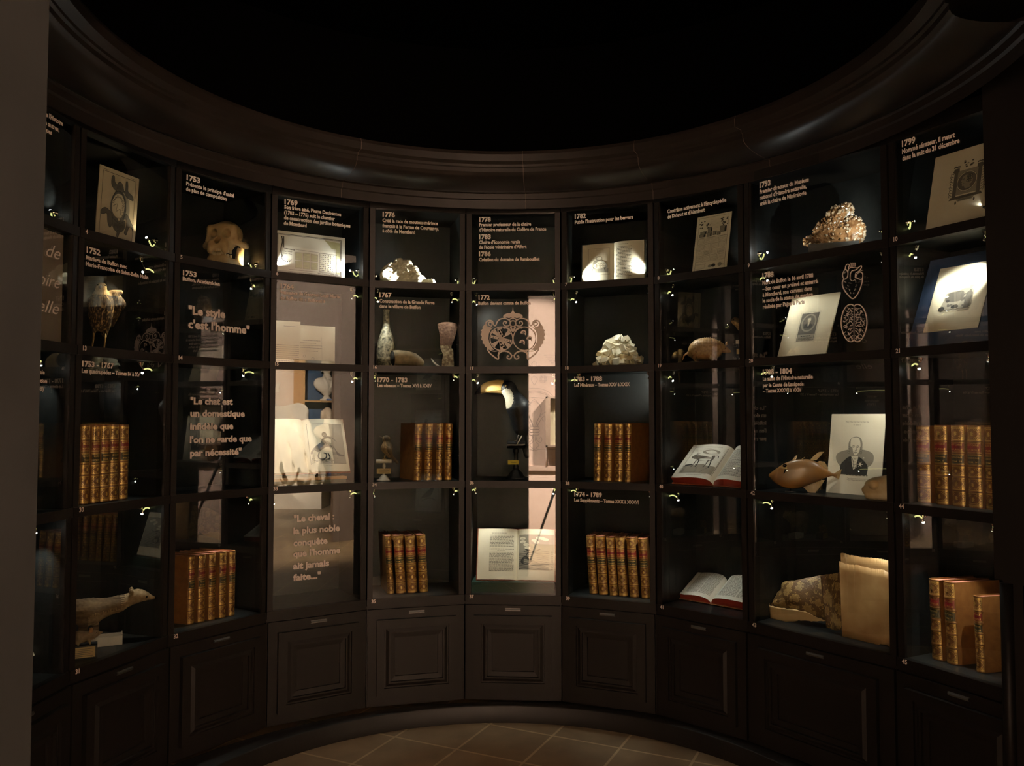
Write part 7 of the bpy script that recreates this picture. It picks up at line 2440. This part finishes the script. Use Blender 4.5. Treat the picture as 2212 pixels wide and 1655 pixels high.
mb.dpoly(MA, [(543, 988), (549, 1030), (566, 1046), (600, 1050), (628, 1062), (634, 1082), (622, 1094), (600, 1086), (578, 1092), (560, 1084), (543, 1092), (526, 1084), (508, 1092), (486, 1086), (464, 1094), (452, 1082), (458, 1062), (486, 1050), (520, 1046), (537, 1030)])
sym([(340, 1160), (322, 1152), (322, 1132), (344, 1128), (352, 1150), (336, 1176), (304, 1168), (296, 1134), (324, 1112), (356, 1122), (366, 1152), (384, 1160), (400, 1124), (430, 1100), (478, 1096), (516, 1120), (512, 1156), (474, 1164), (454, 1140), (468, 1120), (484, 1130), (476, 1142)], 11)
sym([(513, 1112), (520, 1098), (543, 1092)], 10)
ring = [(543 + 27 * math.cos(a * .2618), 1142 + 27 * math.sin(a * .2618)) for a in range(25)]
sym(ring, 11, 0)
sym([(470, 1180), (500, 1186), (520, 1205), (543, 1200)], 14); sym([(520, 1168), (530, 1190), (543, 1215)], 16); sym([(455, 1168), (462, 1184), (480, 1178)], 10)
el = [(437 + 104 * math.cos(a * .19635), 1280 + 108 * math.sin(a * .19635)) for a in range(33)]
sym(el, 9, 0)
# left shield: quarters with two crossing bands
for pts in ([(345, 1248), (530, 1292), (526, 1316), (340, 1272)], [(398, 1188), (440, 1176), (470, 1380), (428, 1384)]):
    mb.dpoly(MA, pts)
for a0, a1 in ((150, 200), (330, 20), (60, 75), (240, 256)):
    pass
mb.dpoly(MA, [(437, 1280), (352, 1226), (382, 1196)]); mb.dpoly(MA, [(437, 1280), (522, 1334), (494, 1366)]); mb.dpoly(MA, [(437, 1280), (500, 1200), (524, 1236)]); mb.dpoly(MA, [(437, 1280), (374, 1360), (350, 1326)])
MB_ = lambda x, y: at(5, 980 + x / 4.243, 430 + y / 4.243, .0058)
for i in range(3):
    for x, y in ((410 + 24 * i - 10 * i, 1205 + 22 * i), (428 + 14 * i, 1196 + 20 * i), (405 + 22 * i, 1322 + 18 * i), (425 + 16 * i, 1312 + 22 * i)):
        mb.dpoly(MB_, [(x, y), (x + 10, y - 4), (x + 15, y + 14), (x + 5, y + 18)], 1)
    for x, y in ((362 + 24 * i, 1266 + 6 * i), (468 + 22 * i, 1292 + 5 * i)):
        mb.dpoly(MB_, [(x + (7 if j % 2 == 0 else 3) * math.sin(j * .628), y - (7 if j % 2 == 0 else 3) * math.cos(j * .628)) for j in range(10)], 1)
for x, y in ((640, 1226), (694, 1280), (628, 1314)):     # three ram heads
    mb.dpoly(MA, smooth([(x - 28, y - 4), (x - 14, y - 20), (x + 8, y - 24), (x + 24, y - 10), (x + 24, y + 12), (x + 20, y + 24), (x + 8, y + 10), (x - 10, y + 6), (x - 26, y + 6)], 3, True))
    c_ = [(x + 2 + (12 - i * .5) * math.cos(i * .6), y - 4 + (11 - i * .5) * math.sin(i * .6)) for i in range(16)]
    n = len(c_)
    pts3 = [MB_(*p) for p in c_]; ww = .0011
    A, B = [], []
    for i in range(n):
        d = (pts3[min(i + 1, n - 1)] - pts3[max(i - 1, 0)]).normalized(); o_ = Vector((-d.z, 0, d.x)) * ww
        A.append(pts3[i] + o_); B.append(pts3[i] - o_)
    mb.add(A + B, [(i, i + 1, n + i + 1, n + i) for i in range(n - 1)], 1)
sym([(300, 1138), (282, 1150), (262, 1176), (270, 1184), (248, 1206), (258, 1216), (246, 1248), (258, 1256), (252, 1290), (266, 1298), (266, 1326), (280, 1330), (286, 1352), (300, 1358), (308, 1376), (330, 1384), (372, 1382), (350, 1358), (328, 1320), (318, 1280), (322, 1236), (338, 1200), (366, 1176), (340, 1184), (312, 1172)], None, 0)
sym([(362, 1352), (340, 1318), (332, 1272), (340, 1228), (352, 1206)], 5)
sym([(306, 1374), (330, 1410), (364, 1440), (408, 1468), (412, 1424), (440, 1398), (482, 1396), (520, 1416), (530, 1446), (512, 1466), (490, 1456), (494, 1438), (508, 1444)], 12)
sym([(330, 1384), (372, 1396), (420, 1390), (410, 1410), (404, 1440)], 7)
mb.dpoly(MA, smooth([(528, 1424), (543, 1440), (558, 1424), (552, 1434), (558, 1446), (543, 1432), (528, 1446), (534, 1434)], 1, True))
sym([(537, 1250), (543, 1278), (536, 1310), (543, 1330)], 7)
mb.build('coat_of_arms', [M['vinyl'], M['black']], PANES[5, 2])

MH = pane_map(8, 3.309, 1600, 300)


def hl(pts, w, sm=4):
    q = smooth(pts, sm) if sm else pts
    pts3 = [MH(*p) for p in q]; n = len(pts3); A, B = [], []
    ww = w / 3.309 * px_m(8, 1845, 700, .01)
    for i in range(n):
        d = pts3[min(i + 1, n - 1)] - pts3[max(i - 1, 0)]; d = d.normalized() if d.length else Vector((1, 0, 0))
        o_ = Vector((-d.z, 0, d.x)) * ww * .5
        A.append(pts3[i] + o_); B.append(pts3[i] - o_)
    mb.add(A + B, [(i, i + 1, n + i + 1, n + i) for i in range(n - 1)])


mb = MB()
hl([(738, 1000), (726, 1030), (736, 1072), (764, 1112), (798, 1142), (826, 1122), (852, 1076), (868, 1024), (868, 996)], 8)
hl([(738, 1004), (728, 975), (738, 945), (752, 934), (766, 956), (762, 988), (748, 1002), (738, 1004)], 7)
hl([(746, 936), (752, 906), (764, 896), (776, 902), (772, 920), (768, 946)], 7)
hl([(782, 1004), (784, 968), (796, 944), (824, 936), (846, 916), (862, 908), (862, 924), (842, 948), (822, 960), (818, 996)], 7)
hl([(782, 1004), (798, 1016), (818, 1006)], 5); hl([(776, 930), (786, 918), (800, 920), (818, 922), (836, 922)], 5)
hl([(822, 992), (832, 966), (852, 952), (870, 962), (872, 990), (860, 1006), (838, 1000), (822, 990)], 7)
for x in (784, 799, 813):
    hl([(x, 916), (x - 2, 890), (x + 6, 888), (x + 7, 914)], 4, 2)
hl([(842, 946), (858, 944), (872, 938)], 4)
for a, b in (((736, 1020), (752, 1026)), ((762, 1044), (768, 1060)), ((772, 1072), (778, 1088)), ((784, 1096), (786, 1108)), ((818, 1012), (822, 1028)), ((824, 1040), (820, 1060)), ((818, 1070), (812, 1086)), ((808, 1096), (804, 1108)), ((750, 1060), (756, 1074)), ((738, 962), (750, 950)), ((770, 1030), (790, 1032))):
    hl([a, ((a[0] + b[0]) / 2 + 2, (a[1] + b[1]) / 2), b], 4, 3)
mb.build('heart_drawing', M['vinyl'], PANES[8, 2])
mb = MB()
for sg in (-1, 1):
    X = lambda x: 810 + sg * x
    hl([(X(2), 1196), (X(16), 1184), (X(42), 1188), (X(66), 1212), (X(84), 1254), (X(92), 1306), (X(88), 1352), (X(76), 1392), (X(58), 1428), (X(34), 1448), (X(12), 1448), (X(2), 1436)], 8)
    rb = random.Random(20 + sg)
    for j in range(11):
        y = 1212 + j * 21
        hw = 84 * math.sqrt(max(.05, 1 - ((y - 1318) / 136) ** 2))
        x = 8.0
        pts = []
        n_ = 6
        for i in range(n_ + 1):
            pts.append((X(8 + (hw - 14) * i / n_), y + rb.uniform(-9, 9) - 6 * math.sin(i * 1.4 + j)))
        cut = rb.randint(2, 4)
        hl(pts[:cut + 1], 4.5); hl(pts[cut + 1:] if len(pts[cut + 1:]) > 1 else pts[-2:], 4.5)
        for q in range(2):
            i = rb.randint(1, n_ - 1); p = pts[i]
            hl([p, (p[0] + rb.uniform(-7, 7), p[1] + 9), (p[0] + rb.uniform(-9, 9), p[1] + 16)], 4)
hl([(810, 1190), (811, 1260), (809, 1340), (810, 1440)], 5)
mb.build('brain_drawing', M['vinyl'], PANES[8, 2])

# ------------------------------------------------------------------ the bird case of the front wall (seen as a reflection)
b = BAY[11]


def card_local(name, label, c, u, d, z, W, Hh, pitch, draw, paper):
    t = thing(name, label, 'print', c, (u, d, z))
    V = Vector((0, math.cos(pitch), math.sin(pitch))); N = Vector((0, -math.sin(pitch), math.cos(pitch)))
    mb = MB()
    P0 = lambda a, v, o: Vector(((a - .5) * W, 0, 0)) + V * (v * Hh) + N * o
    c8 = [P0(a, v, o) for o in (0, .003) for a, v in ((0, 0), (1, 0), (1, 1), (0, 1))]
    mb.add(c8, [(3, 2, 1, 0), (4, 5, 6, 7), (0, 1, 5, 4), (1, 2, 6, 5), (2, 3, 7, 6), (3, 0, 4, 7)], 0)
    draw(Sheet(mb, lambda a, v: P0(a, v, .0036), Hh / W))
    mb.build('sheet', [M[paper]] + INKS + [M[paper], M['green_wash']], t)


card_local('bird_print', 'upper framed bird print in the mirrored showcase of the front wall', 11, .20, .10, FLOORZ[2], .24, .285, R(82), d_birdprint, 'white_paper')
card_local('bird_print', 'lower bird print in the mirrored showcase of the front wall', 11, .20, .10, FLOORZ[4], .25, .33, R(82), d_birdprint, 'white_paper')
open_book('open_book', 'open book with a bird plate in the mirrored showcase of the front wall', 11, Vector((.21, .16, FLOORZ[3] + .03)), R(78), .165, .165, .34, .006, .006, 'red_leather', 'cream_edge', page_text(22), d_birdprint, 'white_paper')
st = thing('book_support', 'small block under the mirrored bird book', 'support', 11, (.21, .16, FLOORZ[3]))
mb = MB(); mb.box(-.1, .1, -.03, .08, 0, .0265); mb.build('block', M['inner'], st)

bpy.data.scenes.remove(_tmp)
